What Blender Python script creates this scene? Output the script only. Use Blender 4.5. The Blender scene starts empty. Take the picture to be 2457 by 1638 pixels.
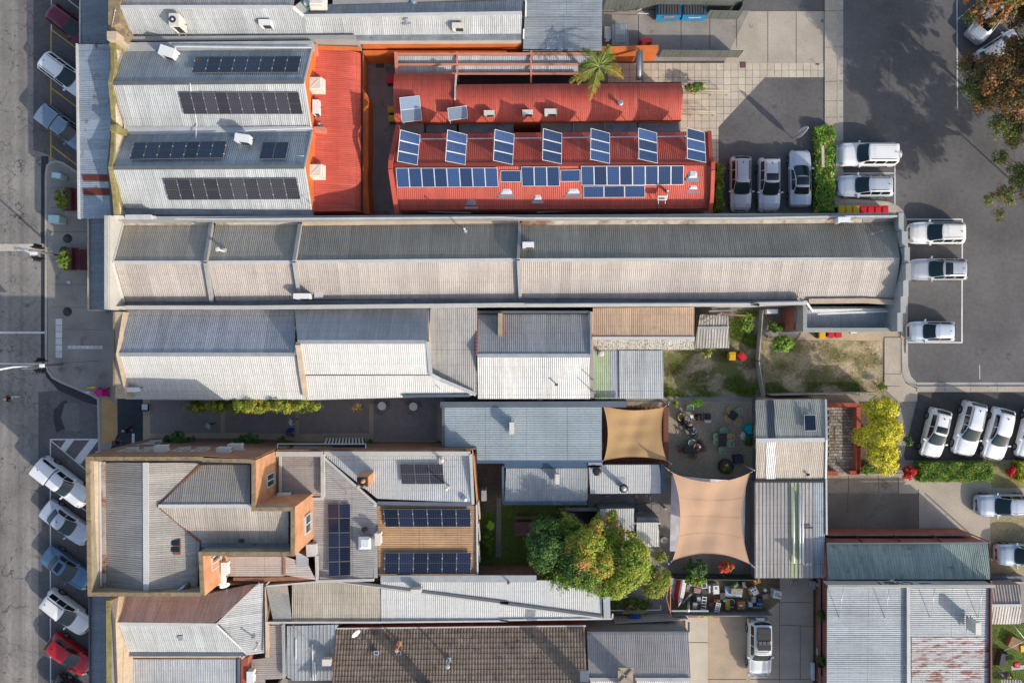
import bpy,math,random
import numpy as np
from mathutils import Vector,Matrix
random.seed(7);rng=np.random.default_rng(7)
sc=bpy.context.scene;COL=sc.collection
# ------------------------------------------------------------------ camera, world, sun, exposure
H=66.0;FW=90.0;SCL=FW/2457.0;CX,CY=1228.5,819.0
cd=bpy.data.cameras.new('camera');cam=bpy.data.objects.new('camera',cd);COL.objects.link(cam)
cam.location=(0,0,H);cam.rotation_euler=(0,0,0)
cd.sensor_width=36;cd.lens=36*H/FW;cd.clip_start=1;cd.clip_end=5000
sc.camera=cam
SAZ=math.atan2(.743,-.669);SEL=math.radians(28)
wd=bpy.data.worlds.new('World');sc.world=wd;wd.use_nodes=True
nt=wd.node_tree;nt.nodes.clear()
sky=nt.nodes.new('ShaderNodeTexSky');sky.sky_type='NISHITA';sky.sun_disc=False
sky.sun_elevation=SEL;sky.sun_rotation=SAZ;sky.air_density=1.0;sky.dust_density=2.0;sky.ozone_density=.8
bg=nt.nodes.new('ShaderNodeBackground');bg.inputs[1].default_value=.15
ow=nt.nodes.new('ShaderNodeOutputWorld')
nt.links.new(sky.outputs[0],bg.inputs[0]);nt.links.new(bg.outputs[0],ow.inputs[0])
sd=bpy.data.lights.new('sun','SUN');sd.energy=2.8;sd.angle=math.radians(.5);sd.color=(1,.93,.84)
sun=bpy.data.objects.new('sun',sd);COL.objects.link(sun)
sv=Vector((.743*math.cos(SEL),-.669*math.cos(SEL),math.sin(SEL)))
sun.rotation_euler=sv.to_track_quat('Z','Y').to_euler()
sun.location=sv*100
sc.view_settings.view_transform='Standard';sc.view_settings.look='None'
sc.view_settings.gamma=1;sc.view_settings.use_curve_mapping=False
sc.view_settings.exposure=.5
# ------------------------------------------------------------------ surveyed points -> world
TL={'s':(0,0,1),'D':(0,0,1/1.04464),'j':(1590,1370,7.84),'e':(1590,950,7.84),'f':(2350,1380,6.077),
      'g':(0,560,7.84),'h':(0,830,5.6),'k':(1360,1160,7.84),'l':(1780,900,6.817)}
for r_,y_ in zip('abcd',(0,400,810,1218)):
    for c_,x_ in zip('1234',(0,600,1200,1800)):
        TL[r_+c_]=(x_,y_,3.58 if c_=='4' else 3.734)
def U(px,py,z=0.0):
    k=SCL*(H-z)/H
    return Vector(((px-CX)*k,(CY-py)*k,z))
def W(s,z=0.0):
    """'a1 x,y,z x,y ...' -> points in metres; the height stands after each plan position"""
    out=[];t=TL['s']
    for w in s.split():
        if w in TL:t=TL[w];continue
        v=[float(q) for q in w.split(',')]
        if len(v)>2:z=v[2]
        out.append(U(t[0]+v[0]/t[2],t[1]+v[1]/t[2],z))
    return out
def W1(s,z=0.0):return W(s,z)[0]
# ------------------------------------------------------------------ objects
WL={}
def link(o,parent=None):
    COL.objects.link(o)
    if parent is not None:
        o.parent=parent
        o.matrix_parent_inverse=WL.get(parent.name,Matrix.Identity(4)).inverted()
    WL[o.name]=Matrix.Identity(4)
    return o
def T(name,label,cat,loc=(0,0,0),group=None,rz=0.0):
    o=bpy.data.objects.new(name,None);COL.objects.link(o)
    o.empty_display_size=.2
    o.location=loc;o.rotation_euler=(0,0,rz)
    o['label']=label;o['category']=cat
    if group:o['group']=group
    WL[o.name]=Matrix.Translation(Vector(loc)) @ Matrix.Rotation(rz,4,'Z')
    return o
def tag(o,label,cat,group=None):
    o['label']=label;o['category']=cat
    if group:o['group']=group
    return o
def mesh(name,v,f,mat=None,smooth=False,uv=None):
    me=bpy.data.meshes.new(name);me.from_pydata([tuple(p) for p in v],[],f)
    if mat:
        for m in (mat if isinstance(mat,(list,tuple)) else [mat]):me.materials.append(m)
    if smooth:me.polygons.foreach_set('use_smooth',[True]*len(f))
    if uv is not None:
        ul=me.uv_layers.new(name='UVMap');li=np.empty(len(me.loops),dtype=np.int32)
        me.loops.foreach_get('vertex_index',li)
        ul.data.foreach_set('uv',np.asarray(uv,dtype=np.float32)[li].ravel())
    return me
def mk(name,v,f,mat,parent=None,smooth=False,uv=None):
    return link(bpy.data.objects.new(name,mesh(name,v,f,mat,smooth,uv)),parent)
def loc_child(o,parent):
    """parent a mesh built in the parent's own frame"""
    COL.objects.link(o);o.parent=parent;WL[o.name]=WL.get(parent.name,Matrix.Identity(4));return o
def fix_normals(v,f):
    return f
def box_vf(c,s,rz=0.0,taper=1.0):
    cx,cy,cz=c;sx,sy,sz=s[0]/2,s[1]/2,s[2]
    ca,sa=math.cos(rz),math.sin(rz);v=[]
    for z,k in ((0,1),(sz,taper)):
        for x,y in ((-sx,-sy),(sx,-sy),(sx,sy),(-sx,sy)):
            x *= k;y *= k
            v.append((cx+x*ca-y*sa,cy+x*sa+y*ca,cz+z))
    f=[(3,2,1,0),(4,5,6,7),(0,1,5,4),(1,2,6,5),(2,3,7,6),(3,0,4,7)]
    return v,f
class MB:
    def __init__(s):s.v=[];s.f=[]
    def add(s,v,f):
        n=len(s.v);s.v+=[tuple(p) for p in v];s.f+=[tuple(i+n for i in q) for q in f];return s
    def box(s,c,sz,rz=0.0,taper=1.0):return s.add(*box_vf(c,sz,rz,taper))
    def bar(s,a,b,w,h=None):return s.add(*bar_vf(a,b,w,h or w))
    def tube(s,a,b,r,n=8,r2=None):return s.add(*tube_vf(a,b,r,n,r2))
    def build(s,name,mat,parent=None,smooth=False):return mk(name,s.v,s.f,mat,parent,smooth)
    def local(s,name,mat,parent,smooth=False):
        return loc_child(bpy.data.objects.new(name,mesh(name,s.v,s.f,mat,smooth)),parent)
def bar_vf(a,b,w,h):
    a=Vector(a);b=Vector(b);d=(b-a)
    if d.length<1e-6:d=Vector((0,0,.01))
    d.normalize()
    up=Vector((0,0,1)) if abs(d.z)<.95 else Vector((1,0,0))
    e=d.cross(up).normalized();u=e.cross(d).normalized()
    v=[p+e*(i*w/2)+u*(j*h/2) for p in (a,b) for i,j in ((-1,-1),(1,-1),(1,1),(-1,1))]
    return v,[(0,1,2,3),(7,6,5,4),(0,4,5,1),(1,5,6,2),(2,6,7,3),(3,7,4,0)]
def tube_vf(a,b,r,n=8,r2=None):
    a=Vector(a);b=Vector(b);d=(b-a).normalized();r2=r if r2 is None else r2
    up=Vector((0,0,1)) if abs(d.z)<.95 else Vector((1,0,0))
    e=d.cross(up).normalized();u=e.cross(d).normalized();v=[]
    for p,q in ((a,r),(b,r2)):
        for i in range(n):
            t=2*math.pi*i/n;v.append(p+e*(q*math.cos(t))+u*(q*math.sin(t)))
    f=[(i,(i+1) % n,n+(i+1) % n,n+i) for i in range(n)] +[tuple(range(n))[::-1],tuple(range(n,2*n))]
    return v,f
def bar(parent,name,a,b,w,h,mat):v,f=bar_vf(a,b,w,h);return mk(name,v,f,mat,parent)
def tube(parent,name,a,b,r,mat,n=10,r2=None):v,f=tube_vf(a,b,r,n,r2);return mk(name,v,f,mat,parent,True)
def flat(name,pts,z,mat,label=None,cat=None,thick=0.0,parent=None,kind='structure'):
    """ground sheet, drawn from its outline"""
    pts=[Vector((p[0],p[1],z)) for p in pts]
    a=sum(pts[i].x*pts[(i+1) % len(pts)].y-pts[(i+1) % len(pts)].x*pts[i].y for i in range(len(pts)))
    if a<0:pts.reverse()
    n=len(pts);v=list(pts);f=[tuple(range(n))]
    if thick>0:
        v+=[Vector((p.x,p.y,z-thick)) for p in pts]
        f+=[(i,n+i,n+(i+1) % n,(i+1) % n) for i in range(n)]
    o=mk(name,v,f,mat,parent)
    if label is not None:tag(o,label,cat)
    elif parent is None:o['kind']=kind
    return o
def area2(p):return sum(p[i].x*p[(i+1) % len(p)].y-p[(i+1) % len(p)].x*p[i].y for i in range(len(p)))
def walls(parent,pts,mat,zb=0.0,name='wall',cap=None):
    if area2(pts)<0:pts=pts[::-1]
    n=len(pts);v=[Vector(p) for p in pts]+[Vector((p.x,p.y,zb)) for p in pts]
    f=[(i,n+i,n+(i+1) % n,(i+1) % n) for i in range(n)]
    if cap:f.append(tuple(range(n)))
    return mk(name,v,f,mat,parent)
def offsets(pts,t,closed,flip):
    n=len(pts);off=[]
    for i in range(n):
        a=pts[i-1] if (i>0 or closed) else None;b=pts[(i+1) % n] if (i<n-1 or closed) else None
        ns=[]
        for p,q in ((a,pts[i]),(pts[i],b)):
            if p is None or q is None:continue
            d=Vector((q.x-p.x,q.y-p.y,0))
            if d.length<1e-5:continue
            d.normalize();ns.append(Vector((-d.y,d.x,0)))
        m=sum(ns,Vector()).normalized();k=1/max(.35,m.dot(ns[0]))
        off.append(m*(t*k*(-1 if flip else 1)))
    return off
def strip(parent,name,pts,t,zb,mat,closed=False,flip=False):
    """wall or coping that follows a line: top edge through pts, thickness t to one side, down to zb"""
    off=offsets(pts,t,closed,flip);n=len(pts)
    v=[]
    for p,o in zip(pts,off):
        zz=zb if not callable(zb) else zb(p)
        v+=[p,p+o,Vector((p.x,p.y,zz)),Vector((p.x+o.x,p.y+o.y,zz))]
    f=[]
    for i in range(n if closed else n-1):
        a=4*i;b=4*((i+1) % n)
        f+=[(a,b,b+1,a+1),(a,a+2,b+2,b),(a+1,b+1,b+3,a+3)]
    if not closed:f+=[(0,1,3,2),(4*n-4,4*n-2,4*n-1,4*n-3)]
    return mk(name,v,f,mat,parent)
# ------------------------------------------------------------------ materials
def srgb(c):
    return tuple(((x/255)/12.92 if x/255<.04045 else ((x/255+.055)/1.055)**2.4) for x in c)
MC={}
def M(name,col,rough=.7,metal=0.0,var=.15,scale=.6,fine=8.0,finev=.08,stain=None,bump=0.0,bscale=60,streak=0.0,rand=.0,
      trans=0.0,spec=.4,grain=0.0,gscale=30,coat=0.0,emit=None):
    if name in MC:return MC[name]
    m=bpy.data.materials.new(name);m.use_nodes=True;n=m.node_tree;N=n.nodes;L=n.links
    b=N['Principled BSDF'];b.inputs['Roughness'].default_value=rough;b.inputs['Metallic'].default_value=metal
    b.inputs['Specular IOR Level'].default_value=spec
    if coat:b.inputs['Coat Weight'].default_value=coat;b.inputs['Coat Roughness'].default_value=.05
    geo=N.new('ShaderNodeNewGeometry');P=geo.outputs['Position']
    def math_(op,a,bb,c=None):
        q=N.new('ShaderNodeMath');q.operation=op
        for i,x in enumerate((a,bb,c)):
            if x is None:continue
            if isinstance(x,(int,float)):q.inputs[i].default_value=x
            else:L.new(x,q.inputs[i])
        return q.outputs[0]
    def noise(vec,s,det=3,rg=.55):
        q=N.new('ShaderNodeTexNoise');q.inputs['Scale'].default_value=s;q.inputs['Detail'].default_value=det
        q.inputs['Roughness'].default_value=rg;L.new(vec,q.inputs['Vector']);return q.outputs[0]
    def ramp(x,lo,hi):
        q=N.new('ShaderNodeMapRange');q.inputs[1].default_value=lo;q.inputs[2].default_value=hi;L.new(x,q.inputs[0]);return q.outputs[0]
    def mixc(fac,a,c2):
        q=N.new('ShaderNodeMix');q.data_type='RGBA'
        if isinstance(fac,float):q.inputs[0].default_value=fac
        else:L.new(fac,q.inputs[0])
        for i,x in ((6,a),(7,c2)):
            if isinstance(x,tuple):q.inputs[i].default_value=(*x,1)
            else:L.new(x,q.inputs[i])
        return q.outputs[2]
    n1=ramp(noise(P,scale,4),.3,.7)
    k=math_('MULTIPLY_ADD',n1,2*var,1-var)
    if finev:
        n2=ramp(noise(P,fine,3),.3,.7);k=math_('MULTIPLY',k,math_('MULTIPLY_ADD',n2,2*finev,1-finev))
    if grain:
        n3=ramp(noise(P,gscale,2,.7),.3,.7);k=math_('MULTIPLY',k,math_('MULTIPLY_ADD',n3,2*grain,1-grain))
    if rand:
        oi=N.new('ShaderNodeObjectInfo');k=math_('MULTIPLY',k,math_('MULTIPLY_ADD',oi.outputs['Random'],2*rand,1-rand))
    uvn=None
    if streak:
        uvn=N.new('ShaderNodeUVMap');mp=N.new('ShaderNodeMapping');mp.inputs['Scale'].default_value=(5,.35,1)
        L.new(uvn.outputs[0],mp.inputs[0]);n4=ramp(noise(mp.outputs[0],1.3,4),.3,.7)
        k=math_('MULTIPLY',k,math_('MULTIPLY_ADD',n4,2*streak,1-streak))
    if streak:   # screw rows across the sheets and lap lines along them
        sp=N.new('ShaderNodeSeparateXYZ');L.new(uvn.outputs[0],sp.inputs[0])
        for ax,per,w_,dk in ((1,.93,.055,.14),(1,3.4,.012,.4),(0,.8,.03,.22)):
            fr=math_('FRACT',math_('DIVIDE',sp.outputs[ax],per),None);k=math_('MULTIPLY',k,math_('MULTIPLY_ADD',math_('LESS_THAN',fr,w_),-dk,1))
    sc_=N.new('ShaderNodeVectorMath');sc_.operation='SCALE';sc_.inputs[0].default_value=col;L.new(k,sc_.inputs['Scale'])
    c=sc_.outputs[0]
    for st in (stain or []):
        scol,amt,ss=st[:3];src=P
        if len(st)>3:   # stretched along the fall of the roof
            uvn=uvn or N.new('ShaderNodeUVMap');mp=N.new('ShaderNodeMapping');mp.inputs['Scale'].default_value=st[3]
            L.new(uvn.outputs[0],mp.inputs[0]);src=mp.outputs[0]
        q=ramp(noise(src,ss,5,.65),1-amt,min(1.0,1-amt+.12));c=mixc(q,c,scol)
    L.new(c,b.inputs['Base Color'])
    if bump:
        bp=N.new('ShaderNodeBump');bp.inputs['Strength'].default_value=bump;bp.inputs['Distance'].default_value=.02
        L.new(noise(P,bscale,3),bp.inputs['Height']);L.new(bp.outputs[0],b.inputs['Normal'])
    if trans:
        tr=N.new('ShaderNodeBsdfTranslucent');L.new(c,tr.inputs[0]);mx=N.new('ShaderNodeMixShader');mx.inputs[0].default_value=trans
        L.new(b.outputs[0],mx.inputs[1]);L.new(tr.outputs[0],mx.inputs[2]);L.new(mx.outputs[0],N['Material Output'].inputs[0])
    MC[name]=m;return m
def metal_roof(name,col,stain=None,rough=.5,streak=.15,var=.12,metal=.15,rand=.10):
    return M(name,col,rough=rough,metal=metal,var=var,scale=.35,fine=3,finev=.06,streak=streak,rand=rand,stain=stain,spec=.5)
def asphalt(name,col,cracks=0.0,bands=0.0,var=.2):
    m=M(name,col,rough=.92,var=var,scale=.25,fine=3,finev=.1,grain=.22,gscale=22,bump=.3,bscale=60,spec=.25,
          stain=[((col[0]*.6,col[1]*.6,col[2]*.6),.38,.5),((col[0]*.38,col[1]*.37,col[2]*.36),.31,2.3),((col[0]*1.5,col[1]*1.45,col[2]*1.35),.28,1.1)])
    N=m.node_tree.nodes;L=m.node_tree.links;b=N['Principled BSDF']
    src=b.inputs['Base Color'].links[0].from_socket;geo=N.new('ShaderNodeNewGeometry')
    def mul(src,fac):
        q=N.new('ShaderNodeVectorMath');q.operation='SCALE';L.new(src,q.inputs[0]);L.new(fac,q.inputs['Scale']);return q.outputs[0]
    if bands:    # wheel tracks polished along the street
        mp=N.new('ShaderNodeMapping');mp.inputs['Scale'].default_value=(1.15,.02,1);L.new(geo.outputs[0],mp.inputs[0])
        no=N.new('ShaderNodeTexNoise');no.inputs['Scale'].default_value=1.1;no.inputs['Detail'].default_value=2;L.new(mp.outputs[0],no.inputs[0])
        r=N.new('ShaderNodeMapRange');r.inputs[1].default_value=.35;r.inputs[2].default_value=.65
        r.inputs[3].default_value=1-bands;r.inputs[4].default_value=1+bands;L.new(no.outputs[0],r.inputs[0]);src=mul(src,r.outputs[0])
    if cracks:
        nd=N.new('ShaderNodeTexNoise');nd.inputs['Scale'].default_value=.8;nd.inputs['Detail'].default_value=4;L.new(geo.outputs[0],nd.inputs[0])
        ad=N.new('ShaderNodeVectorMath');ad.operation='MULTIPLY_ADD';ad.inputs[1].default_value=(3.4,3.4,0)
        L.new(nd.outputs['Color'],ad.inputs[0]);L.new(geo.outputs[0],ad.inputs[2])
        for s_,w_,lo in ((.42,.012,.42),(.95,.014,.52)):
            vo=N.new('ShaderNodeTexVoronoi');vo.feature='DISTANCE_TO_EDGE';vo.inputs['Scale'].default_value=s_;L.new(ad.outputs[0],vo.inputs[0])
            r=N.new('ShaderNodeMapRange');r.inputs[1].default_value=0;r.inputs[2].default_value=w_;L.new(vo.outputs[0],r.inputs[0])
            mk_=N.new('ShaderNodeTexNoise');mk_.inputs['Scale'].default_value=.16;L.new(geo.outputs[0],mk_.inputs[0])
            mr=N.new('ShaderNodeMapRange');mr.inputs[1].default_value=lo-.08;mr.inputs[2].default_value=lo+.05
            mr.inputs[3].default_value=1;mr.inputs[4].default_value=1-cracks;L.new(mk_.outputs[0],mr.inputs[0])
            mx=N.new('ShaderNodeMath');mx.operation='MAXIMUM';L.new(r.outputs[0],mx.inputs[0]);L.new(mr.outputs[0],mx.inputs[1]);src=mul(src,mx.outputs[0])
    L.new(src,b.inputs['Base Color']);return m
def glassy(name,col,rough=.06,spec=.6):
    return M(name,col,rough=rough,var=.05,finev=0,spec=spec)
def brick_mat(name,c1,c2,mort,sc_=1.0):
    if name in MC:return MC[name]
    m=bpy.data.materials.new(name);m.use_nodes=True;N=m.node_tree.nodes;L=m.node_tree.links;b=N['Principled BSDF']
    b.inputs['Roughness'].default_value=.9
    geo=N.new('ShaderNodeNewGeometry');sx=N.new('ShaderNodeSeparateXYZ');L.new(geo.outputs[0],sx.inputs[0])
    ad=N.new('ShaderNodeMath');ad.operation='ADD';L.new(sx.outputs[0],ad.inputs[0]);L.new(sx.outputs[1],ad.inputs[1])
    cb=N.new('ShaderNodeCombineXYZ');L.new(ad.outputs[0],cb.inputs[0]);L.new(sx.outputs[2],cb.inputs[1])
    br=N.new('ShaderNodeTexBrick');br.inputs['Color1'].default_value=(*c1,1);br.inputs['Color2'].default_value=(*c2,1)
    br.inputs['Mortar'].default_value=(*mort,1);br.inputs['Scale'].default_value=1*sc_;br.inputs['Mortar Size'].default_value=.01
    br.inputs['Brick Width'].default_value=.24;br.inputs['Row Height'].default_value=.086;L.new(cb.outputs[0],br.inputs[0])
    no=N.new('ShaderNodeTexNoise');no.inputs['Scale'].default_value=1.2;no.inputs['Detail'].default_value=4;L.new(geo.outputs[0],no.inputs[0])
    r=N.new('ShaderNodeMapRange');r.inputs[1].default_value=.3;r.inputs[2].default_value=.7;r.inputs[3].default_value=.8;r.inputs[4].default_value=1.15;L.new(no.outputs[0],r.inputs[0])
    q=N.new('ShaderNodeVectorMath');q.operation='SCALE';L.new(br.outputs[0],q.inputs[0]);L.new(r.outputs[0],q.inputs['Scale']);L.new(q.outputs[0],b.inputs['Base Color'])
    bp=N.new('ShaderNodeBump');bp.inputs['Strength'].default_value=.4;bp.inputs['Distance'].default_value=.01;bp.invert=True;L.new(br.outputs[1],bp.inputs['Height']);L.new(bp.outputs[0],b.inputs['Normal'])
    MC[name]=m;return m
RUST=(.16,.055,.025);MOSS=(.10,.10,.03);GRIME=(.09,.085,.075)
mZinc=metal_roof('zincalume_sheet',(.31,.33,.345),stain=[((.30,.33,.36),.42,.5)])
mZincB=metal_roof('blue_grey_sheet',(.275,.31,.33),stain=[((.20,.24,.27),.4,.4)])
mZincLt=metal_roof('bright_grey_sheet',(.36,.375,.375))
mWhite=metal_roof('white_sheet',(.50,.50,.475),rough=.45,streak=.06,var=.05,metal=0,rand=.03,stain=[((.38,.37,.34),.33,.5)])
mCream=metal_roof('cream_sheet',(.375,.33,.29),rough=.6,metal=0,streak=.08,stain=[((.32,.28,.245),.4,.4)])
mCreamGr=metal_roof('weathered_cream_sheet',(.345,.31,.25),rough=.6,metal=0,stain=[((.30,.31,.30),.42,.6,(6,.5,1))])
mGreyW=metal_roof('warm_grey_sheet',(.33,.32,.31),rough=.6,stain=[((.33,.30,.28),.38,.4)])
mGreyD=metal_roof('dark_grey_sheet',(.27,.28,.29),rough=.6)
mBrownR=metal_roof('brown_weathered_sheet',(.42,.375,.345),rough=.7,metal=.05,streak=.2,stain=[((.33,.275,.25),.42,.6,(4,.5,1))])
mTan=metal_roof('tan_sheet',(.42,.30,.205),rough=.65,metal=0,stain=[((.34,.22,.14),.38,.4)])
mTan2=metal_roof('sandy_sheet',(.44,.27,.14),rough=.6,metal=0,streak=.15)
mRed=metal_roof('red_sheet',(.48,.078,.047),rough=.65,metal=0,streak=.16,rand=.07,stain=[((.56,.17,.115),.40,.6,(4,.4,1)),((.30,.06,.045),.32,.8),((.24,.09,.05),.27,2.2,(3,.5,1))])
mRedD=metal_roof('deep_red_sheet',(.36,.05,.035),rough=.6,metal=0,streak=.14,stain=[((.2,.1,.04),.3,1.2)])
mRusty=metal_roof('rusting_sheet',(.36,.36,.36),stain=[((.17,.05,.03),.52,.9,(3.2,.8,1)),((.22,.10,.06),.40,2.2,(4,.7,1))])
mAwn=metal_roof('awning_sheet',(.30,.34,.38),stain=[((.14,.09,.075),.42,.9,(1,1.2,1))],streak=.15)
mAwn2=metal_roof('old_awning_sheet',(.17,.19,.21),stain=[((.13,.06,.045),.46,1.1,(.6,1.5,1))])
mAwn3=metal_roof('charcoal_awning_sheet',(.16,.175,.20))
mLichen=metal_roof('lichen_grey_sheet',(.42,.39,.33),rough=.85,metal=0,streak=.25,stain=[((.15,.14,.11),.5,6)])
mOldShed=metal_roof('old_shed_sheet',(.36,.335,.30),rough=.85,metal=0,streak=.3,stain=[((.6,.58,.53),.36,2),(GRIME,.36,3)])
mGreenP=metal_roof('pale_green_sheet',(.30,.38,.22),rough=.5,metal=0,stain=[((.42,.40,.28),.34,.6)])
mMossG=metal_roof('mossy_green_sheet',(.26,.31,.27),rough=.75,metal=0,streak=.3,stain=[((.46,.48,.47),.42,1.1,(.45,.12,1)),((.13,.17,.11),.4,1.2)])
mFlash=M('flashing',(.36,.375,.375),rough=.5,metal=.2,var=.12,scale=1)
mFlashW=M('white_flashing',(.52,.51,.485),rough=.5,var=.08,stain=[((.45,.42,.38),.3,1.5)])
mFlashD=M('dark_flashing',(.10,.12,.15),rough=.5,var=.15,stain=[((.2,.19,.17),.32,1.5)])
mFlashB=M('blue_flashing',(.055,.10,.16),rough=.5,var=.15)
mGut=M('box_gutter',(.22,.24,.26),rough=.6,var=.25,scale=1,stain=[((.07,.06,.05),.38,1.2)])
mGutR=M('stained_gutter',(.42,.37,.29),rough=.75,var=.25,scale=.8,stain=[((.22,.10,.045),.5,.45),((.12,.11,.09),.33,1.4)])
mRend=M('white_render',(.47,.45,.405),rough=.85,var=.08,stain=[((.42,.39,.34),.3,.9)])
mRendG=M('grey_render',(.30,.30,.285),rough=.85,var=.12,stain=[((.2,.2,.19),.34,.9)])
mRendC=M('cream_render',(.46,.36,.26),rough=.88,var=.12,scale=1.2,finev=.15,stain=[((.36,.25,.15),.36,1.4)])
mMossCop=M('mossy_coping',(.25,.185,.11),rough=.95,var=.25,scale=2,finev=.25,fine=14,stain=[((.12,.10,.05),.46,2.2),((.09,.08,.065),.42,4)],bump=.4)
mTopY=M('lichen_coping',(.24,.20,.075),rough=.95,var=.3,scale=1.2,finev=.2,stain=[((.13,.13,.045),.42,1.0),((.34,.27,.17),.44,2)])
mBrickO=brick_mat('orange_brick',(.58,.26,.12),(.50,.21,.09),(.50,.32,.20))
mBrickB=brick_mat('brown_brick',(.30,.14,.08),(.24,.11,.065),(.28,.19,.14))
mBrickR=brick_mat('red_brick',(.40,.085,.05),(.33,.065,.04),(.35,.25,.2))
mPaintO=M('orange_painted_wall',(.58,.15,.035),rough=.8,var=.15,finev=.1,stain=[((.40,.14,.06),.35,2)])
mPaintS=M('salmon_paint',(.55,.22,.14),rough=.7,var=.12)
mPebble=M('pebbly_render',(.30,.25,.17),rough=1,var=.3,fine=20,finev=.4,bump=.5)
mRoad=asphalt('street_asphalt',(.235,.215,.195),cracks=.55,bands=.17)
mPark=asphalt('shaded_parking_asphalt',(.125,.115,.115),cracks=.35)  # darker parking asphalt with the shops' cast shadow put into its colour
mCarP=asphalt('car_park_asphalt',(.125,.119,.117),cracks=0)
mPriv=asphalt('private_asphalt',(.085,.078,.073),cracks=.3)
mDarkA=asphalt('dark_asphalt',(.045,.047,.055),cracks=0)
mAgg=asphalt('aggregate_paving',(.27,.235,.215),cracks=0,var=.12)
mConc=M('concrete',(.42,.36,.285),rough=.9,var=.12,scale=.5,finev=.1,grain=.12,gscale=25,stain=[((.15,.135,.115),.36,.7),((.45,.37,.27),.3,.3)])
mConcG=M('grey_concrete',(.27,.245,.215),rough=.9,var=.18,scale=.5,finev=.12,grain=.15,gscale=25,stain=[((.13,.12,.11),.4,.6)])
mConcL=M('pale_concrete',(.50,.44,.35),rough=.9,var=.08,finev=.06,grain=.06,stain=[((.36,.28,.2),.3,.4)])
mConcT=M('tan_concrete',(.43,.33,.23),rough=.9,var=.12,finev=.1,grain=.1,stain=[((.24,.19,.14),.36,.5)])
mOchre=M('ochre_paving',(.46,.28,.11),rough=.9,var=.15,finev=.12,grain=.2,stain=[((.3,.25,.08),.35,1)])
mGravel=M('gravel',(.36,.30,.22),rough=1,var=.12,fine=9,finev=.22,grain=.45,gscale=16,bump=.5,bscale=30)
mDirt=M('dirt_track',(.40,.32,.20),rough=1,var=.22,scale=.35,fine=5,finev=.3,grain=.4,gscale=14,stain=[((.21,.20,.07),.5,.45),((.24,.20,.13),.47,.9),((.11,.11,.04),.38,1.6)],bump=.4,bscale=25)
mDirtG=M('grassy_dirt',(.33,.265,.18),rough=1,var=.22,scale=.5,fine=5,finev=.25,grain=.35,gscale=18,stain=[((.13,.14,.045),.56,.45),((.08,.09,.03),.4,1.4)],bump=.4,bscale=25)
mLawn=M('lawn',(.10,.15,.03),rough=1,var=.25,scale=.6,fine=6,finev=.3,grain=.35,gscale=20,stain=[((.14,.11,.04),.36,.8)],bump=.5)
mMulch=M('mulch',(.10,.07,.045),rough=1,var=.3,fine=8,finev=.3,grain=.4)
mLineW=M('white_line_paint',(.62,.61,.58),rough=.8,var=.12,fine=9,finev=.15,stain=[((.2,.19,.18),.38,3)])
mLineY=M('yellow_line_paint',(.58,.36,.06),rough=.8,var=.12,fine=9,finev=.15,stain=[((.2,.16,.08),.4,3)])
mKerb=M('kerb_concrete',(.40,.36,.31),rough=.9,var=.15,finev=.12,stain=[((.12,.10,.08),.36,1.6)])
mJoint=M('joint',(.07,.06,.05),rough=1,var=.1)
mPlasticW=M('white_plastic',(.72,.70,.66),rough=.5,var=.05)
mCaseC=M('cream_casing',(.62,.58,.50),rough=.5,var=.06,stain=[((.4,.35,.28),.28,4)])
mCaseW=M('white_casing',(.70,.70,.68),rough=.45,var=.05)
mBlack=M('black_plastic',(.015,.015,.017),rough=.5,var=.1)
mDark=M('dark_grille',(.035,.037,.04),rough=.6,var=.1)
mSteel=M('galvanised_steel',(.42,.43,.44),rough=.4,metal=.6,var=.1)
mPipeW=M('white_pipe',(.74,.74,.72),rough=.4,var=.05)
mCell=glassy('solar_glass_blue',(.022,.05,.13),.12,.5)
mCellB=glassy('solar_glass_dark',(.010,.016,.040),.12,.45)
mAlu=M('aluminium_frame',(.70,.70,.70),rough=.4,metal=.3,var=.03)
mFrameB=M('black_frame',(.02,.02,.022),rough=.5,var=.05)
mTrim=M('black_trim',(.018,.018,.02),rough=.5,var=.05)
mTyre=M('tyre',(.02,.02,.02),rough=.9,var=.1)
mRim=M('rim',(.35,.35,.36),rough=.35,metal=.7,var=.05)
mGlass=glassy('car_glass',(.010,.026,.030),.05,.5)
mGlassT=glassy('tinted_glass',(.006,.008,.010),.06,.8)
mTail=glassy('tail_lamp',(.50,.015,.012),.2)
mHead=glassy('head_lamp',(.45,.47,.50),.1)
mBark=M('bark',(.15,.115,.085),rough=1,var=.25,fine=12,finev=.25)
mWood=M('wood',(.24,.15,.085),rough=.85,var=.2,fine=10,finev=.2)
mWoodG=M('grey_timber',(.26,.235,.21),rough=.95,var=.2,fine=10,finev=.2)
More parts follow.
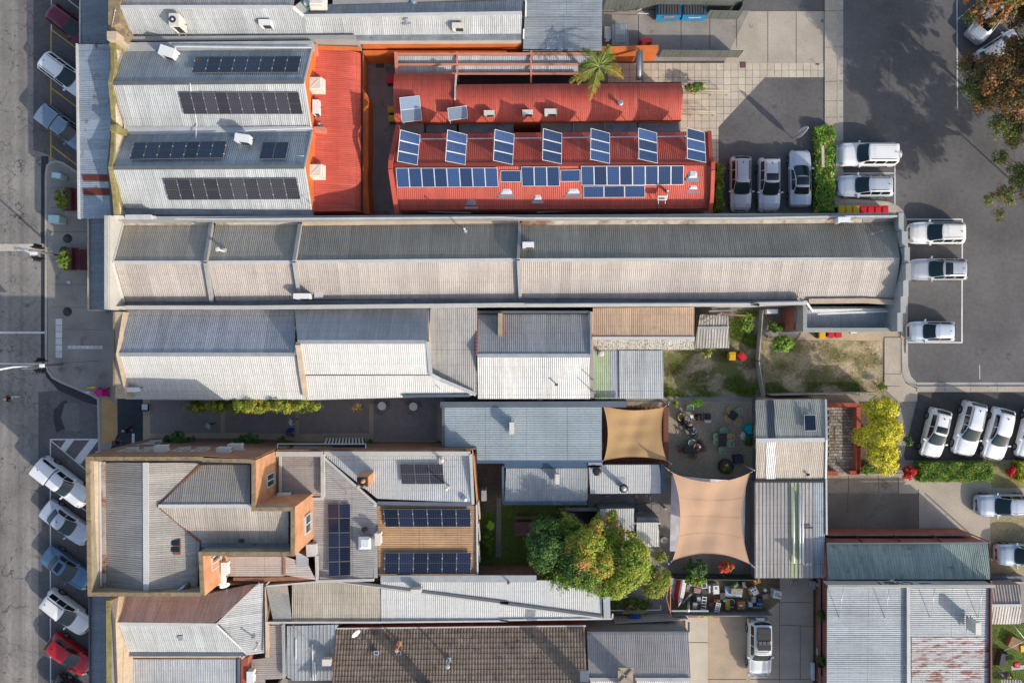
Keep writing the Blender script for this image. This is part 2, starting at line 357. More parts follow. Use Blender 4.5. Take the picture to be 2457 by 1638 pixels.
# ------------------------------------------------------------------ sheeted roofs
PROF={  # (offset along the cover width, height) for one repeat, repeat pitch
    'corr':([(0,0),(.04,.014),(.08,.026),(.12,.014)],.16,5),
    'rib':([(0,0),(.012,.032),(.040,.032),(.052,0)],.19,4),
    'wide':([(0,0),(.015,.045),(.065,.045),(.08,0)],.305,3),
    'super':([(0,0),(.05,.045),(.10,.045),(.15,0)],.24,4),
    'flat':([(0,0)],.6,1)}
SHEETS={}
def roof(parent,pts,mat,kind='corr',dirv=None,name='roof_sheet',curve=None,lift=.03,label=None):
    c=sum(pts,Vector())/len(pts);n=Vector()
    for i,p in enumerate(pts):
        q=pts[(i+1) % len(pts)]
        n+=Vector(((p.y-q.y)*(p.z+q.z),(p.z-q.z)*(p.x+q.x),(p.x-q.x)*(p.y+q.y)))
    n.normalize()
    if n.z<0:n=-n
    if dirv is None:
        d=Vector((n.x,n.y,0))
        if abs(d.x)<abs(d.y)*.5:d=Vector((0,math.copysign(1,d.y) if d.y else 1,0))
        elif abs(d.y)<abs(d.x)*.5:d=Vector((math.copysign(1,d.x),0,0))
        d.normalize()
    else:d=Vector((dirv[0],dirv[1],0)).normalized()
    d=(d-n*d.dot(n)).normalized();e=d.cross(n).normalized()
    uv=[((p-c).dot(e),(p-c).dot(d)) for p in pts]
    u0=min(a for a,b in uv);u1=max(a for a,b in uv);v0=min(b for a,b in uv);v1=max(b for a,b in uv)
    def vr(u):
        u=min(max(u,u0+1e-5),u1-1e-5);vs=[]
        for i in range(len(uv)):
            (a,b),(a2,b2)=uv[i],uv[(i+1) % len(uv)]
            if (a-u)*(a2-u)<=0 and abs(a-a2)>1e-9:vs.append(b+(b2-b)*(u-a)/(a2-a))
        return (min(vs),max(vs)) if len(vs)>=2 else (0,0)
    prof,pitch,rep=PROF[kind];Wd=pitch*rep
    nseg=1 if curve is None else 10;out=[];k=0;u=u0
    jit=random.Random(int(abs(c.x*37+c.y*91)*10))
    while u<u1-1e-3:
        ue=min(u+Wd,u1);us=[(u,0)]
        for r in range(rep):
            for (o,h) in prof:
                uu=u+r*pitch+o
                if uu>u+1e-6 and uu<ue-1e-6:us.append((uu,h))
                elif abs(uu-u)<1e-6:us[0]=(u,h)
        us.append((ue,0))
        ra=[vr(a) for a,h in us];lo=min(r[0] for r in ra);rect=all(abs(r[0]-ra[0][0])<.012 and abs(r[1]-ra[0][1])<.012 for r in ra)
        key=None
        if rect and curve is None:key=(kind,round(ue-u,2),round(ra[0][1]-ra[0][0],2),mat.name)
        me=SHEETS.get(key) if key else None
        if me is None:
            v=[];f=[];uvs=[]
            for (a,h),(b0,b1) in zip(us,ra):
                for s in range(nseg+1):
                    bb=b0+(b1-b0)*s/nseg;dz=curve((bb-v0)/(v1-v0)) if curve else 0
                    v.append((a-u,bb-lo,h+dz));uvs.append((a-u0,bb-v0))
            m=nseg+1
            for i in range(len(us)-1):
                for s in range(nseg):f.append((i*m+s,(i+1)*m+s,(i+1)*m+s+1,i*m+s+1))
            me=mesh(name,v,f,mat,smooth=bool(curve),uv=uvs)
            if key:SHEETS[key]=me
        o=bpy.data.objects.new(name,me);link(o,parent)
        mw=Matrix((e,d,n)).transposed().to_4x4();mw.translation=c+e*u+d*lo+n*(lift+.003*(k % 2)+jit.uniform(0,.002))
        o.matrix_world=mw
        if parent is not None:o.matrix_basis=mw
        if label:o['label']=label
        out.append(o);u+=Wd;k+=1
    return out
def capline(parent,s,w,mat,name='ridge_cap',h=.05,lift=.07):
    p=W(s) if isinstance(s,str) else s
    for a,b in zip(p,p[1:]):bar(parent,name,a+Vector((0,0,lift)),b+Vector((0,0,lift)),w,h,mat)
def lines(parent,s,w,h,mat,name,z=0.0):
    p=W(s) if isinstance(s,str) else s
    for a,b in zip(p,p[1:]):bar(parent,name,a,b,w,h,mat)
# ------------------------------------------------------------------ the ground
flat('ground',[Vector(p) for p in ((-900,-900),(900,-900),(900,900),(-900,900))],-.02,mConcG)
flat('road',W('s -600,-800 98,-800 98,870 112,905 145,935 200,965 245,985 245,2400 -600,2400'),0,mRoad)
flat('parking_lane',W('s 80,-800 252,-800 252,372 190,420 118,372 80,360'),.004,mPark)  # outer edge drawn along the shadow line of the shopfronts
flat('parking_lane',W('s 92,940 145,936 200,962 252,985 252,2400 92,2400'),.004,mPark)
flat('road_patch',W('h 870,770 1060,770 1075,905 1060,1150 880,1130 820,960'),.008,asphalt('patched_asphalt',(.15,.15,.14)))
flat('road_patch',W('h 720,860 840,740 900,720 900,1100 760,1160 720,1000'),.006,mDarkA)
flat('gutter_channel',W('s 99,375 116,375 116,880 134,900 215,945 240,958 240,975 205,965 140,936 112,905 98,870'),.006,mDarkA)
foot=W('s 116,430 117,400 124,393 134,391 150,394 187,419 252,440 252,-600 420,-600 420,2400 245,2400 243,958 218,945 150,914 130,905 117,884')
foot=W('s 115,420 118,400 125,393 138,391 152,395 190,420 250,450 420,450 420,1080 243,1080 240,955 222,944 150,914 130,903 117,880')
flat('footpath',foot,.12,mConcG,thick=.12)
flat('footpath',W('s 252,-600 420,-600 420,449 252,449'),.125,mConcG,thick=.12)
flat('footpath',W('s 246,1081 420,1081 420,2400 246,2400'),.125,mConcG,thick=.12)
def kerb(s,w=.16,z=.13,name='kerb',n=None,mat=mKerb):
    o=strip(None,name,[p+Vector((0,0,z)) for p in W(s)],w,0.0,mat,flip=True);o['kind']='structure';return o
kerb('s 190,420 152,395 138,391 125,393 118,400 115,420 115,870 118,886 130,903 150,914 222,944 240,955 243,1080',.2,.135)
kerb('s 252,-500 252,448',.15,.136);kerb('s 245,1082 245,2300',.15,.136)
# footpath control joints
jb=MB()
for y in (450,499,556,623,682,737,790):
    jb.bar(U(122,y,.124),U(250,y+1,.124),.025,.004)
jb.bar(U(122,873,.124),U(236,865,.124),.03,.004);jb.bar(U(207,640,.124),U(207,700,.124),.02,.004)
o=jb.build('footpath_joint',mJoint);o['kind']='structure'
flat('ochre_paving',W('h 1378,690 1450,690 1540,760 1600,820 1592,1240 1450,1300 1378,1310'),.13,mOchre)
flat('laneway_paving',W('s 283,940 350,940 350,1085 262,1085 284,1040'),.132,mDarkA)
lane=flat('laneway_paving',W('s 345,945 1066,945 1066,1085 345,1085'),.128,mAgg)
for s in ('c1 1288,500 1352,500 1352,925 1288,925','c1 1982,640 2018,640 2018,940 1982,940','c2 408,640 442,640 442,900 408,900','c2 1070,590 1108,590 1108,950 1070,950',
          'c1 1352,855 2315,850 2315,900 1352,925','c2 0,858 1070,855 1070,950 0,950','c2 1108,918 1690,918 1690,975 1108,975','c2 1680,590 1720,590 1720,1000 1680,1000'):
    flat('paving_band',W(s),.134+random.random()*.002,mConcT)
# white markings, stop bands
flat('road_marking',W('b1 -400,692 372,692 372,754 -400,758'),.008,M('worn_white_band',(.50,.45,.38),rough=.85,var=.2,fine=8,finev=.2,stain=[((.2,.18,.16),.45,1.5)]))
flat('road_marking',W('b1 372,690 424,690 424,754 372,754'),.01,mConcT)
flat('road_marking',W('b1 -200,1476 418,1476 418,1494 -200,1494'),.012,mLineW)
flat('road_marking',W('c1 -200,224 418,230 418,240 -200,236'),.012,mLineW)
for s,n1,n2 in (('c1 496,-172 560,-172 560,182 496,182',1,6),('c1 606,70 922,70 922,102 606,102',8,1)):
    p=W(s,.128);base=flat('tactile_paving',p,.127,mJoint)
    for i in range(n1):
        for j in range(n2):
            a=p[0]+(p[1]-p[0])*(i+.03)/n1+(p[3]-p[0])*(j+.03)/n2;b=p[0]+(p[1]-p[0])*(i+.97)/n1+(p[3]-p[0])*(j+.97)/n2
            mk('paver',*box_vf(((a.x+b.x)/2,(a.y+b.y)/2,.126),(abs(b.x-a.x),abs(b.y-a.y),.012)),mPlasticW if False else M('pale_paver',(.60,.58,.55),rough=.8,var=.1,finev=.15,rand=.08),base)
def stripe(s,w,mat,z=.01,name='parking_line'):
    p=W(s)
    for a,b in zip(p,p[1:]):
        d=(b-a).normalized();e=Vector((-d.y,d.x,0))*w/2
        flat(name,[a-e,b-e,b+e,a+e],z+random.random()*.003,mat)
stripe('a1 460,-200 460,265',.1,mLineW);stripe('a1 458,265 455,1470',.1,mLineY)
for s in ('a1 460,268 900,590','a1 460,790 900,1120','a1 460,1305 740,1520'):stripe(s,.1,mLineY)
stripe('a1 560,-40 900,230',.1,mLineW)
stripe('c1 452,910 452,2500',.1,mLineW);stripe('s 121,1480 122,1800',.1,mLineW)
stripe('c1 452,910 885,910',.12,mLineW);stripe('c1 885,910 885,1060',.1,mLineW)
for s in ('c1 455,920 900,1290','d1 455,80 900,390','d1 455,470 900,780','d1 455,840 900,1150','d1 455,1180 900,1500','d1 455,1540 900,1850','c1 455,1330 900,1640'):stripe(s,.09,mLineW)
for s in ('c1 595,912 665,915 590,1020 540,990','c1 805,912 885,915 725,1130 665,1095'):flat('road_marking',W(s),.012,mLineW)
# right-hand side: car park, footpaths, kerbs
flat('car_park',W('s 2023,-800 4200,-800 4200,917 2200,917 2186,911 2179,898 2179,560 2172,515 2150,492 2118,487 2023,480'),.0,mCarP)
flat('footpath',W('s 1978,-600 2010,-600 2010,480 1978,480'),.10,mConc,thick=.1)
flat('gutter_channel',W('s 2010,-600 2023,-600 2023,480 2010,480'),.012,mKerb)
kerb('s 2011,-600 2011,478',.12,.115)
kerb('b4 740,285 800,305 1180,305 1260,335 1310,380 1338,450 1345,520 1345,1600',.13,.11)
flat('footpath',W('b4 700,270 1180,300 1260,335 1310,385 1335,450 1335,1475 1290,1475 1290,390 690,390'),.095,mConc,thick=.1)
flat('footpath',W('c4 1150,0 1293,0 1293,290 1330,390 1430,440 1430,545 1270,550 1150,440'),.097,mConc,thick=.1)
flat('gutter_channel',W('b4 1336,500 1355,500 1355,1600 1336,1600'),.014,mKerb)
flat('footpath',W('c4 1430,425 6000,415 6000,465 1430,465'),.10,mConc,thick=.1)
flat('gutter_channel',W('c4 1350,-20 1357,250 1380,330 1430,383 6000,383 6000,422 1430,425 1350,395 1300,310 1296,-20'),.012,mKerb)
kerb('c4 6000,424 1430,427 1370,405 1325,370 1300,300 1297,0',.1,.115)
jb=MB()
for x in (1430,1672,1895,2122):jb.bar(U(1800+x/3.58,916.5,.104),U(1800+x/3.58,939,.104),.03,.005)
for y in (27,114,196,243,282,340):jb.bar(U(1978,y,.104),U(2023,y-1,.104),.03,.006)
for y in (897,926):jb.bar(U(2122,y,.104),U(2160,y,.104),.03,.006)
jb.bar(U(2160,740,.104),U(2160,900,.104),.02,.006)
o=jb.build('footpath_joint',mJoint);o['kind']='structure'
stripe('a4 797,1230 1243,1230 1243,2010',.1,mLineW);stripe('a4 797,1490 1243,1488',.1,mLineW)
stripe('b4 1345,452 1822,452 1818,1504',.12,mLineW);stripe('c4 1820,-40 1820,42 1345,38',.12,mLineW);stripe('c4 1970,235 1972,355',.06,mLineW)
stripe('a4 1775,-200 1780,930',.1,mLineW);stripe('a4 1780,170 2000,-20',.1,mLineW)
flat('private_parking',W('c4 1450,466 6000,466 6000,1045 1330,1050 1320,1010'),.006,mPriv)
flat('dirt_track',W('s 1450,790 2122,820 2122,948 1450,950'),.003,mDirtG)
flat('dirt_track',W('s 1832,818 2122,818 2122,948 1832,948'),.006,mDirt)
flat('concrete_strip',W('b4 450,1400 1290,1400 1290,1520 c4 1150,28 400,20'),.03,mConcT)
flat('rear_drive',W('c4 650,1165 3000,1165 3000,1800 650,1800'),.004,mConc)
flat('rear_drive',W('c4 650,1335 1447,1335 1447,1500 d4 1447,230 650,230'),.008,M('stained_shaded_concrete',(.19,.152,.115),rough=.9,var=.25,scale=.3,finev=.15,grain=.2,stain=[((.13,.11,.085),.46,.35),((.08,.07,.06),.36,1.2)]))  # building shade partly put into the dark colour of this stained concrete
flat('rear_drive',W('c4 650,1180 1275,1190 1275,1328 650,1326'),.008,M('brown_concrete',(.30,.245,.18),rough=.9,var=.2,finev=.15,grain=.2,stain=[((.16,.135,.10),.42,.6)]))
flat('garden_bed',W('c4 940,550 1270,550 1260,1165 940,1165'),.02,mMulch)
flat('verge_grass',W('c4 2030,1050 2352,1050 2352,1290 2080,1290'),.02,M('dry_grass',(.26,.23,.10),rough=1,var=.25,fine=8,finev=.3,grain=.4,stain=[((.09,.12,.03),.42,1)]))
flat('verge_grass',W('d4 2065,-10 3000,-10 3000,560 2065,560'),.012,M('dry_verge',(.30,.25,.14),rough=1,var=.25,fine=8,finev=.3,grain=.4,stain=[((.10,.10,.05),.4,1)]))
flat('concrete_drive',W('d3 1650,950 1860,950 1860,2600 1650,2600'),.006,mConcL)
flat('concrete_drive',W('d3 1860,950 2600,950 2600,2600 1860,2600'),.004,mConcT)
flat('concrete_drive',W('d4 0,600 540,600 540,2600 0,2600'),.008,mConc)
flat('gravel_courtyard',W('c3 1100,570 2290,570 2290,1250 1100,1250'),.012,mGravel)
flat('brick_paving_strip',W('c3 1440,600 1510,560 1500,1150 1440,1150'),.02,M('red_gravel_edge',(.22,.10,.055),rough=1,var=.2,grain=.4,fine=8,finev=.2))
flat('lawn',W('d2 2060,-120 3200,-120 3200,600 2060,600'),.008,mLawn)
flat('garden_path',W('c2 2210,1430 2250,1430 d2 2250,440 2200,440'),.03,mConcG)
flat('lawn',W('s 1190,1150 1480,1150 1480,1490 1190,1490'),.006,mLawn)
flat('concrete_yard',W('c3 790,1380 1460,1380 1460,1500 d3 1460,90 1180,90 890,20 790,0'),.02,mConcG)
flat('side_yard',W('c2 2030,1130 2260,1130 2260,1560 2060,1560'),.012,M('mossy_flagstone',(.12,.10,.08),rough=1,var=.3,fine=6,finev=.3,stain=[((.06,.08,.03),.42,1)]))
flat('junk_yard_ground',W('j 150,60 2200,60 2200,560 1960,760 150,760'),.016,M('mossy_dirt',(.17,.13,.07),rough=1,var=.3,fine=6,finev=.3,grain=.3,stain=[((.10,.11,.04),.42,1)]))
flat('rear_courtyard',W('a2 1000,440 1320,440 1320,1120 1000,1120'),.01,mConcG)
flat('rear_courtyard',W('a2 1060,1120 1260,1120 1260,1560 b2 1260,420 1060,420'),.014,mConcG)
flat('concrete_yard',W('a3 900,0 2700,0 2700,560 900,560'),.003,mConcG)
flat('concrete_yard',W('a4 -10,96 640,96 640,550 -230,550'),.008,mConc)
flat('side_street',W('a4 -500,-200 640,-200 640,93 -240,93'),.012,mCarP)
flat('asphalt_court',W('a4 125,668 638,668 638,1504 b4 640,390 -273,390 a4 -273,1093'),.027,mCarP)
jb=MB()
for s in ('a4 152,100 152,540','a4 396,100 396,545','a4 0,96 640,96','a3 1240,90 1240,400','a3 1622,60 1622,440','a3 1880,100 1880,440','a3 2120,40 2120,430',
          'c4 845,1180 845,1330','c4 1105,1190 1105,1330','c4 1275,1200 1275,1340','c4 650,1330 1275,1330','d4 1447,-160 1447,210','c4 840,1330 840,1504',
          'd4 252,600 252,1500','d4 252,810 530,812','d4 252,1005 540,1015','d4 430,1010 430,1470','d4 0,1472 540,1470','c3 1212,1400 1212,1560','c3 1355,1500 1355,1560','d3 1700,645 1700,646',
          'd3 1690,1205 1860,1205','d3 1860,1535 2200,1535','k 430,370 1800,375'):
    p=W(s,.018);jb.bar(p[0],p[1],.035,.006)
o=jb.build('paving_joint',mJoint);o['kind']='structure'
# concrete paving slabs behind the red shops
slabmat=M('paving_slab',(.52,.45,.35),rough=.9,var=.12,finev=.1,grain=.1,rand=.09,stain=[((.25,.21,.16),.34,.8)])
pav=flat('slab_paving',W('a3 960,550 2900,545 2900,700 2371,700 1960,1140 1950,1560 1880,1560 1880,1180 1620,1180 1610,740 960,740'),.004,mJoint)
def inside(x,y,P):
    c=False
    for i in range(len(P)):
        a=P[i];b=P[i-1]
        if (a.y>y) != (b.y>y) and x<(b.x-a.x)*(y-a.y)/(b.y-a.y)+a.x:c=not c
    return c
slabP=W('a3 960,565 2905,545 2905,705 2360,720 1950,1150 1950,1560 1870,1560 1870,1180 1620,1180 1610,740 960,740')
pitch=65/3.734*SCL;x0=W1('a3 962,566').x;y0=W1('a3 962,566').y;cells=[]
for i in range(32):
    for j in range(18):
        cx=x0+(i+.5)*pitch;cy=y0-(j+.5)*pitch
        if any(inside(cx+a*pitch*.5,cy+b*pitch*.5,slabP) for a in (-1,0,1) for b in (-1,0,1)):cells.append((cx,cy))
slab_me=mesh('paving_slab',*box_vf((0,0,0),(pitch-.03,pitch-.03,.02)),slabmat);rest=MB()
for k,(cx,cy) in enumerate(cells):
    if k<300:
        o=link(bpy.data.objects.new('paving_slab',slab_me),pav);o.location=(cx,cy,random.uniform(-.001,.002))
    else:rest.box((cx,cy,0),(pitch-.03,pitch-.03,.021))
if rest.v:o=rest.build('paving_slab',slabmat,pav);o['kind']='stuff'
# ------------------------------------------------------------------ buildings
def B(name,label,cat='building',s=None):
    return T(name,label,cat,W1(s) if s else (0,0,0))
def base_of(s,z=0):
    p=W(s);c=sum(p,Vector())/len(p);return (c.x,c.y,0)
# A: grey shop across the top
A=T('shop_building','long low shop under pale grey corrugated roof cut by the top edge, brown rear slope','building',base_of('a2 0,200'))
walls(A,W('a1 1120,325,4.9 a3 190,315,4.9 200,5,4.9 a2 -1000,-300,4.9 a1 1080,-200,4.9'),mRend)
roof(A,W('a1 1045,68,6.8 1085,-230,5.2 a2 470,-230,5.2 385,68,6.8'),mBrownR)
roof(A,W('a1 1045,68,6.8 a2 385,68,6.8 480,150,6.3 500,322,5.0 a1 1120,325,5.0'),mZincLt,dirv=(0,-1))
roof(A,W('a2 480,150,6.3 a3 195,122,6.3 190,315,5.0 a2 500,322,5.0'),mZincLt)
roof(A,W('a2 480,152,6.3 a3 195,122,6.3 200,5,5.4 a2 740,35,5.4 590,72,5.5'),mGreyD)
roof(A,W('a2 385,66,6.8 480,150,6.3 530,118,5.9 450,15,6.3'),mZincLt,dirv=(1,-.6))
roof(A,W('a2 450,15,6.3 530,118,5.9 590,72,5.5 470,-20,5.8'),M('teal_patch',(.14,.30,.27),rough=.5),kind='flat',dirv=(1,0))
capline(A,'a1 1045,68,6.8 a2 385,68,6.8 480,150,6.3 a3 195,122,6.3',.28,mFlashW)
capline(A,'a2 480,150,6.3 500,322,5',.2,mFlash,'hip_cap')
bar(A,'gutter',W1('a1 1110,338,5.0'),W1('a3 190,325,5.0'),.62,.2,mGut)
strip(A,'party_wall',W('a1 1100,368,5.4 a2 940,352,5.4'),.35,0,mRendG)
walls(A,W('a2 740,38,5.6 a2 2315,-20,5.6 2315,-60,5.6 740,-60,5.6'),mRendG,cap=1,name='parapet')
strip(A,'front_parapet',W('a1 970,-200,7.0 968,250,7.0 1015,290,6.6 1015,350,6.4'),.9,0,mMossCop)
walls(A,W('a1 1030,80,7.1 1060,120,7.1 1115,300,5.9 1150,330,5.7 1010,350,6.1 1000,240,7.05'),mRend,cap=1,name='parapet_return')
q_=W1('a1 1000,318,7.6');mk('pier',*box_vf((q_.x,q_.y,0),(.75,.65,7.6)),mRendC,A)
aw=T('street_awning','weathered blue-grey street awning at the top left, cut by the top edge','awning',base_of('a1 850,200'))
roof(aw,W('a1 722,-100,3.4 968,-100,3.8 968,393,3.8 722,393,3.4'),mAwn2,dirv=(-1,0));bar(aw,'fascia',W1('a1 722,-100,3.4'),W1('a1 722,393,3.4'),.1,.25,mFlashW)
# B: twin gabled shop with solar arrays
Bb=T('shop_building','twin-gabled shop with pale grey corrugated roofs carrying four dark solar arrays','building',base_of('a2 0,900'))
walls(Bb,W('a1 1110,462,5.3 1008,750,6.95 1110,1130,5.2 1110,1215,5.2 1008,1507,6.95 b1 1110,375,5.2 b2 550,385,5.2 a2 490,1498,6.95 558,1185,5.2 548,1140,5.2 485,738,6.95 560,435,5.3'),mPaintO)
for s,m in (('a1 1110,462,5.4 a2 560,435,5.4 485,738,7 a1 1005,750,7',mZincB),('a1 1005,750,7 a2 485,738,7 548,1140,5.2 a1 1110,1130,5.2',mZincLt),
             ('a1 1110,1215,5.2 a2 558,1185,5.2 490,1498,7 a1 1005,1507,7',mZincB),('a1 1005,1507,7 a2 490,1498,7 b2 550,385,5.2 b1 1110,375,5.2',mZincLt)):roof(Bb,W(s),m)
capline(Bb,'a1 1005,750,7 a2 485,738,7',.3,mZincLt);capline(Bb,'a1 1005,1507,7 a2 490,1498,7',.3,mZincLt)
capline(Bb,'a2 560,435,5.4 485,738,7 548,1140,5.2',.14,mFlashW,'barge_flashing');capline(Bb,'a2 558,1185,5.2 490,1498,7 b2 550,385,5.2',.14,mFlashW,'barge_flashing')
walls(Bb,W('a1 1105,1130,5.15 a2 552,1140,5.15 552,1185,5.15 a1 1105,1215,5.15'),M('valley_gutter',(.46,.48,.49),rough=.5,var=.12,stain=[((.2,.14,.1),.32,1.2)]),zb=4.9,name='valley_gutter',cap=1)
walls(Bb,W('a1 1095,382,5.7 a2 555,366,5.7 555,430,5.6 a1 1095,460,5.6'),mFlash,zb=0,name='side_parapet',cap=1)
walls(Bb,W('b1 1110,380,5.2 b2 555,392,5.2 555,438,5.2 b1 1110,430,5.2'),mGut,zb=4.6,name='gutter',cap=1)
par=W('a1 985,372,6.7 992,620,7.0 968,735,7.2 985,900,6.9 1000,1110,6.4 995,1190,6.4 985,1400,6.9 968,1495,7.2 b1 975,40,7.1 1005,250,6.6 1020,428,6.4')
strip(Bb,'front_parapet',par,.3,0,mTopY)
inn=W('a1 1035,372,6.4 1095,420,5.9 1045,600,6.5 1000,745,7.1 1035,900,6.6 1098,1110,5.7 1098,1215,5.7 1040,1400,6.5 1003,1500,7.1 b1 1040,150,6.5 1095,370,5.6 1110,430,5.6')
outr=[p+Vector((.25,0,-.1)) for p in par]
walls(Bb,outr+inn[::-1],M('stone_render',(.50,.42,.30),rough=.95,var=.2,finev=.25,stain=[((.26,.22,.15),.42,2)]),cap=1,name='parapet_back')
strip(Bb,'coping',[p+Vector((0,0,.04)) for p in inn],.12,5.5,mFlashW,flip=True)
for s in ('a1 1008,388','a1 1015,1145'):q_=W1(s+',7.0');mk('pier',*box_vf((q_.x,q_.y,0),(.5,.5,7.0)),mTopY,Bb)
aw=T('street_awning','long grey ribbed street awning with white edge, rust streaks at its lower end','awning',base_of('a1 850,900'))
roof(aw,W('a1 695,400,5.1 985,400,5.4 1000,1100,5.4 960,1480,5.4 b1 1000,465,5.4 712,465,5.1'),mAwn,dirv=(-1,0))
bar(aw,'fascia',W1('a1 695,398,5.15'),W1('b1 712,467,5.15'),.14,.3,mFlashW)
rs=W('b1 735,75,5.2 975,75,5.43 985,130,5.43 750,130,5.2');mk('rust_patch',[p+Vector((0,0,.06)) for p in rs],[(3,2,1,0)],M('rust_red',(.12,.03,.02),rough=.9,var=.3,fine=8,finev=.3),aw)
rs=W('b1 745,195,5.2 985,195,5.43 990,255,5.43 750,255,5.2');mk('rust_patch',[p+Vector((0,0,.06)) for p in rs],[(3,2,1,0)],MC['rust_red'],aw)
# C: red bullnose roof
Cc=T('rear_annexe','red curved corrugated annexe roof running behind the grey twin-gabled shop','building',base_of('a2 800,1000'))
walls(Cc,W('a2 575,425,4.1 1000,465,2.9 b2 1002,400,2.9 575,405,4.1'),mPaintO)
roof(Cc,W('a2 572,430,4.2 1000,470,3.2 b2 1000,405,3.2 575,402,4.2'),mRed,dirv=(1,0),curve=lambda t:(.16*math.sin(math.pi*min(1,max(0,(t-.35)/.65)))**.8 if t>.35 else 0)-(.3*max(0,(t-.85)/.15)**2))
bar(Cc,'gutter',W1('a2 1003,470,3.0'),W1('b2 1003,400,3.0'),.12,.12,mTrim)
bar(Cc,'flashing',W1('a2 575,425,4.35'),W1('a2 990,440,4.1'),.3,.12,mPaintO)
mk('brick_pier',*box_vf(tuple(W1('a2 640,1180,4')),(.9,.35,.8)),mPaintS,Cc)
mk('brick_pier',*box_vf(tuple(W1('a2 600,470,4')),(.3,.8,.8)),mPaintS,Cc)
og=T('garden_wall','low orange wall lit by the sun beside the paved side passage','wall',base_of('a2 1040,1100'))
walls(og,W('a2 1008,810,2.3 1030,815,2.3 1058,870,2.2 1058,1500,2.2 b2 1050,90,2.2 1068,420,2.2 1010,420,2.2'),mPaintO,cap=1)
# D1: red barrel roof (upper)
D1=T('shop_rear_building','red barrel-curved corrugated roof with small rooftop units, beside the palm','building',base_of('a3 600,900'))
barrel=lambda k:(lambda t:k*(1-(2*t-1)**2))
walls(D1,W('a2 1300,670,3.5 1838,670,3.5 1838,770,3.5 a3 1620,750,3.5 1612,1085,3.5 a2 1300,1095,3.5'),mPaintO)
roof(D1,W('a2 1835,768,3.6 a3 1620,745,3.6 1616,1083,3.6 a2 1832,1100,3.6'),mRed,dirv=(0,1),curve=barrel(.85))
roof(D1,W('a2 1290,665,3.6 1838,665,3.6 1830,1100,3.6 1300,1095,3.6'),mRed,dirv=(0,1),curve=barrel(.9))
lines(D1,'a2 1848,672,4.2 1838,780,4.4 1835,890,4.75',.12,.3,mFlashW,'parapet_cap'); 
bar(D1,'gutter',W1('a3 0,758,3.55'),W1('a3 1620,742,3.55'),.1,.1,mTrim);bar(D1,'barge',W1('a3 1620,745,3.5'),W1('a3 1616,1085,3.5'),.08,.2,mRedD)
# pergola walkway roofs
Pg=T('walkway_roof','grey corrugated walkway roof crossed by salmon timber beams beside the palm','roof',base_of('a2 2000,580'))
roof(Pg,W('a2 1320,500,2.9 a3 930,495,2.9 930,570,2.7 a2 1320,572,2.7'),mZincLt,dirv=(0,-1));roof(Pg,W('a2 1320,588,2.8 a3 700,585,2.8 700,655,2.6 a2 1320,655,2.6'),mZincLt,dirv=(0,-1))
for s in ('a2 1315,485,3.1 a3 930,482,3.1','a2 1315,580,3.05 a3 730,578,3.05','a2 1310,664,3.0 a3 700,662,3.0','a2 1300,470,3.1 1308,665,3.0','a2 1315,470,3.1 1322,665,3.0','a2 1856,466,3.1 1856,672,3.0','a3 278,460,3.1 277,745,3.0'):
    lines(Pg,s,.14,.16,mPaintS,'beam')
for s in ('a2 1320,575','a2 1856,660','a3 277,740','a3 900,575'):p=W1(s+',2.9');tube(Pg,'post',(p.x,p.y,0),p,.06,mPaintS,8)
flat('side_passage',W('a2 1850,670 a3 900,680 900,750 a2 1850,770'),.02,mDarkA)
ow_=T('boundary_wall','long orange painted boundary wall with weathered top running behind the walkway roof','wall',base_of('a3 500,480'))
walls(ow_,W('a2 940,362,2.9 a3 60,330,2.9 60,408,2.9 a2 1000,420,2.9'),mMossCop,cap=1,name='weathered_top')
walls(ow_,W('a2 1000,380,3.15 a3 200,350,3.15 200,402,3.15 a2 1010,415,3.15'),mPaintO,cap=1,name='wall')
walls(ow_,W('a2 1010,452,2.7 a3 60,455,2.7 60,470,2.7 a2 1010,468,2.7'),mPaintO,cap=1,name='inner_wall')
walls(ow_,W('a3 900,420,2.5 1420,405,2.5 1420,448,2.5 900,460,2.5'),mPaintO,cap=1,name='end_wall')
mk('sign_plate',*box_vf(tuple(W1('a3 1350,480,1.4')),(.65,.06,.12)),M('red_sign',(.6,.03,.02)),ow_)
Sh=T('ribbed_shed','blue-grey ribbed flat roof shed streaked with dirt below the top edge, palm shadow across it','shed',base_of('a3 550,200'))
walls(Sh,W('a3 215,-100,3.6 915,-100,3.6 912,450,3.2 205,450,3.2'),mRendG)
roof(Sh,W('a3 240,-100,3.8 916,-100,3.8 912,155,3.6 225,158,3.6'),mZincB,kind='rib',dirv=(1,0));roof(Sh,W('a3 220,162,3.6 913,158,3.6 910,452,3.3 203,450,3.3'),mZincB,kind='rib',dirv=(1,0))
lines(Sh,'a3 205,-80,3.9 232,20,3.9 230,150,3.8',.14,.1,mPipeW,'downpipe');lines(Sh,'a3 212,262,3.8 210,350,3.7',.12,.1,mPipeW,'downpipe')
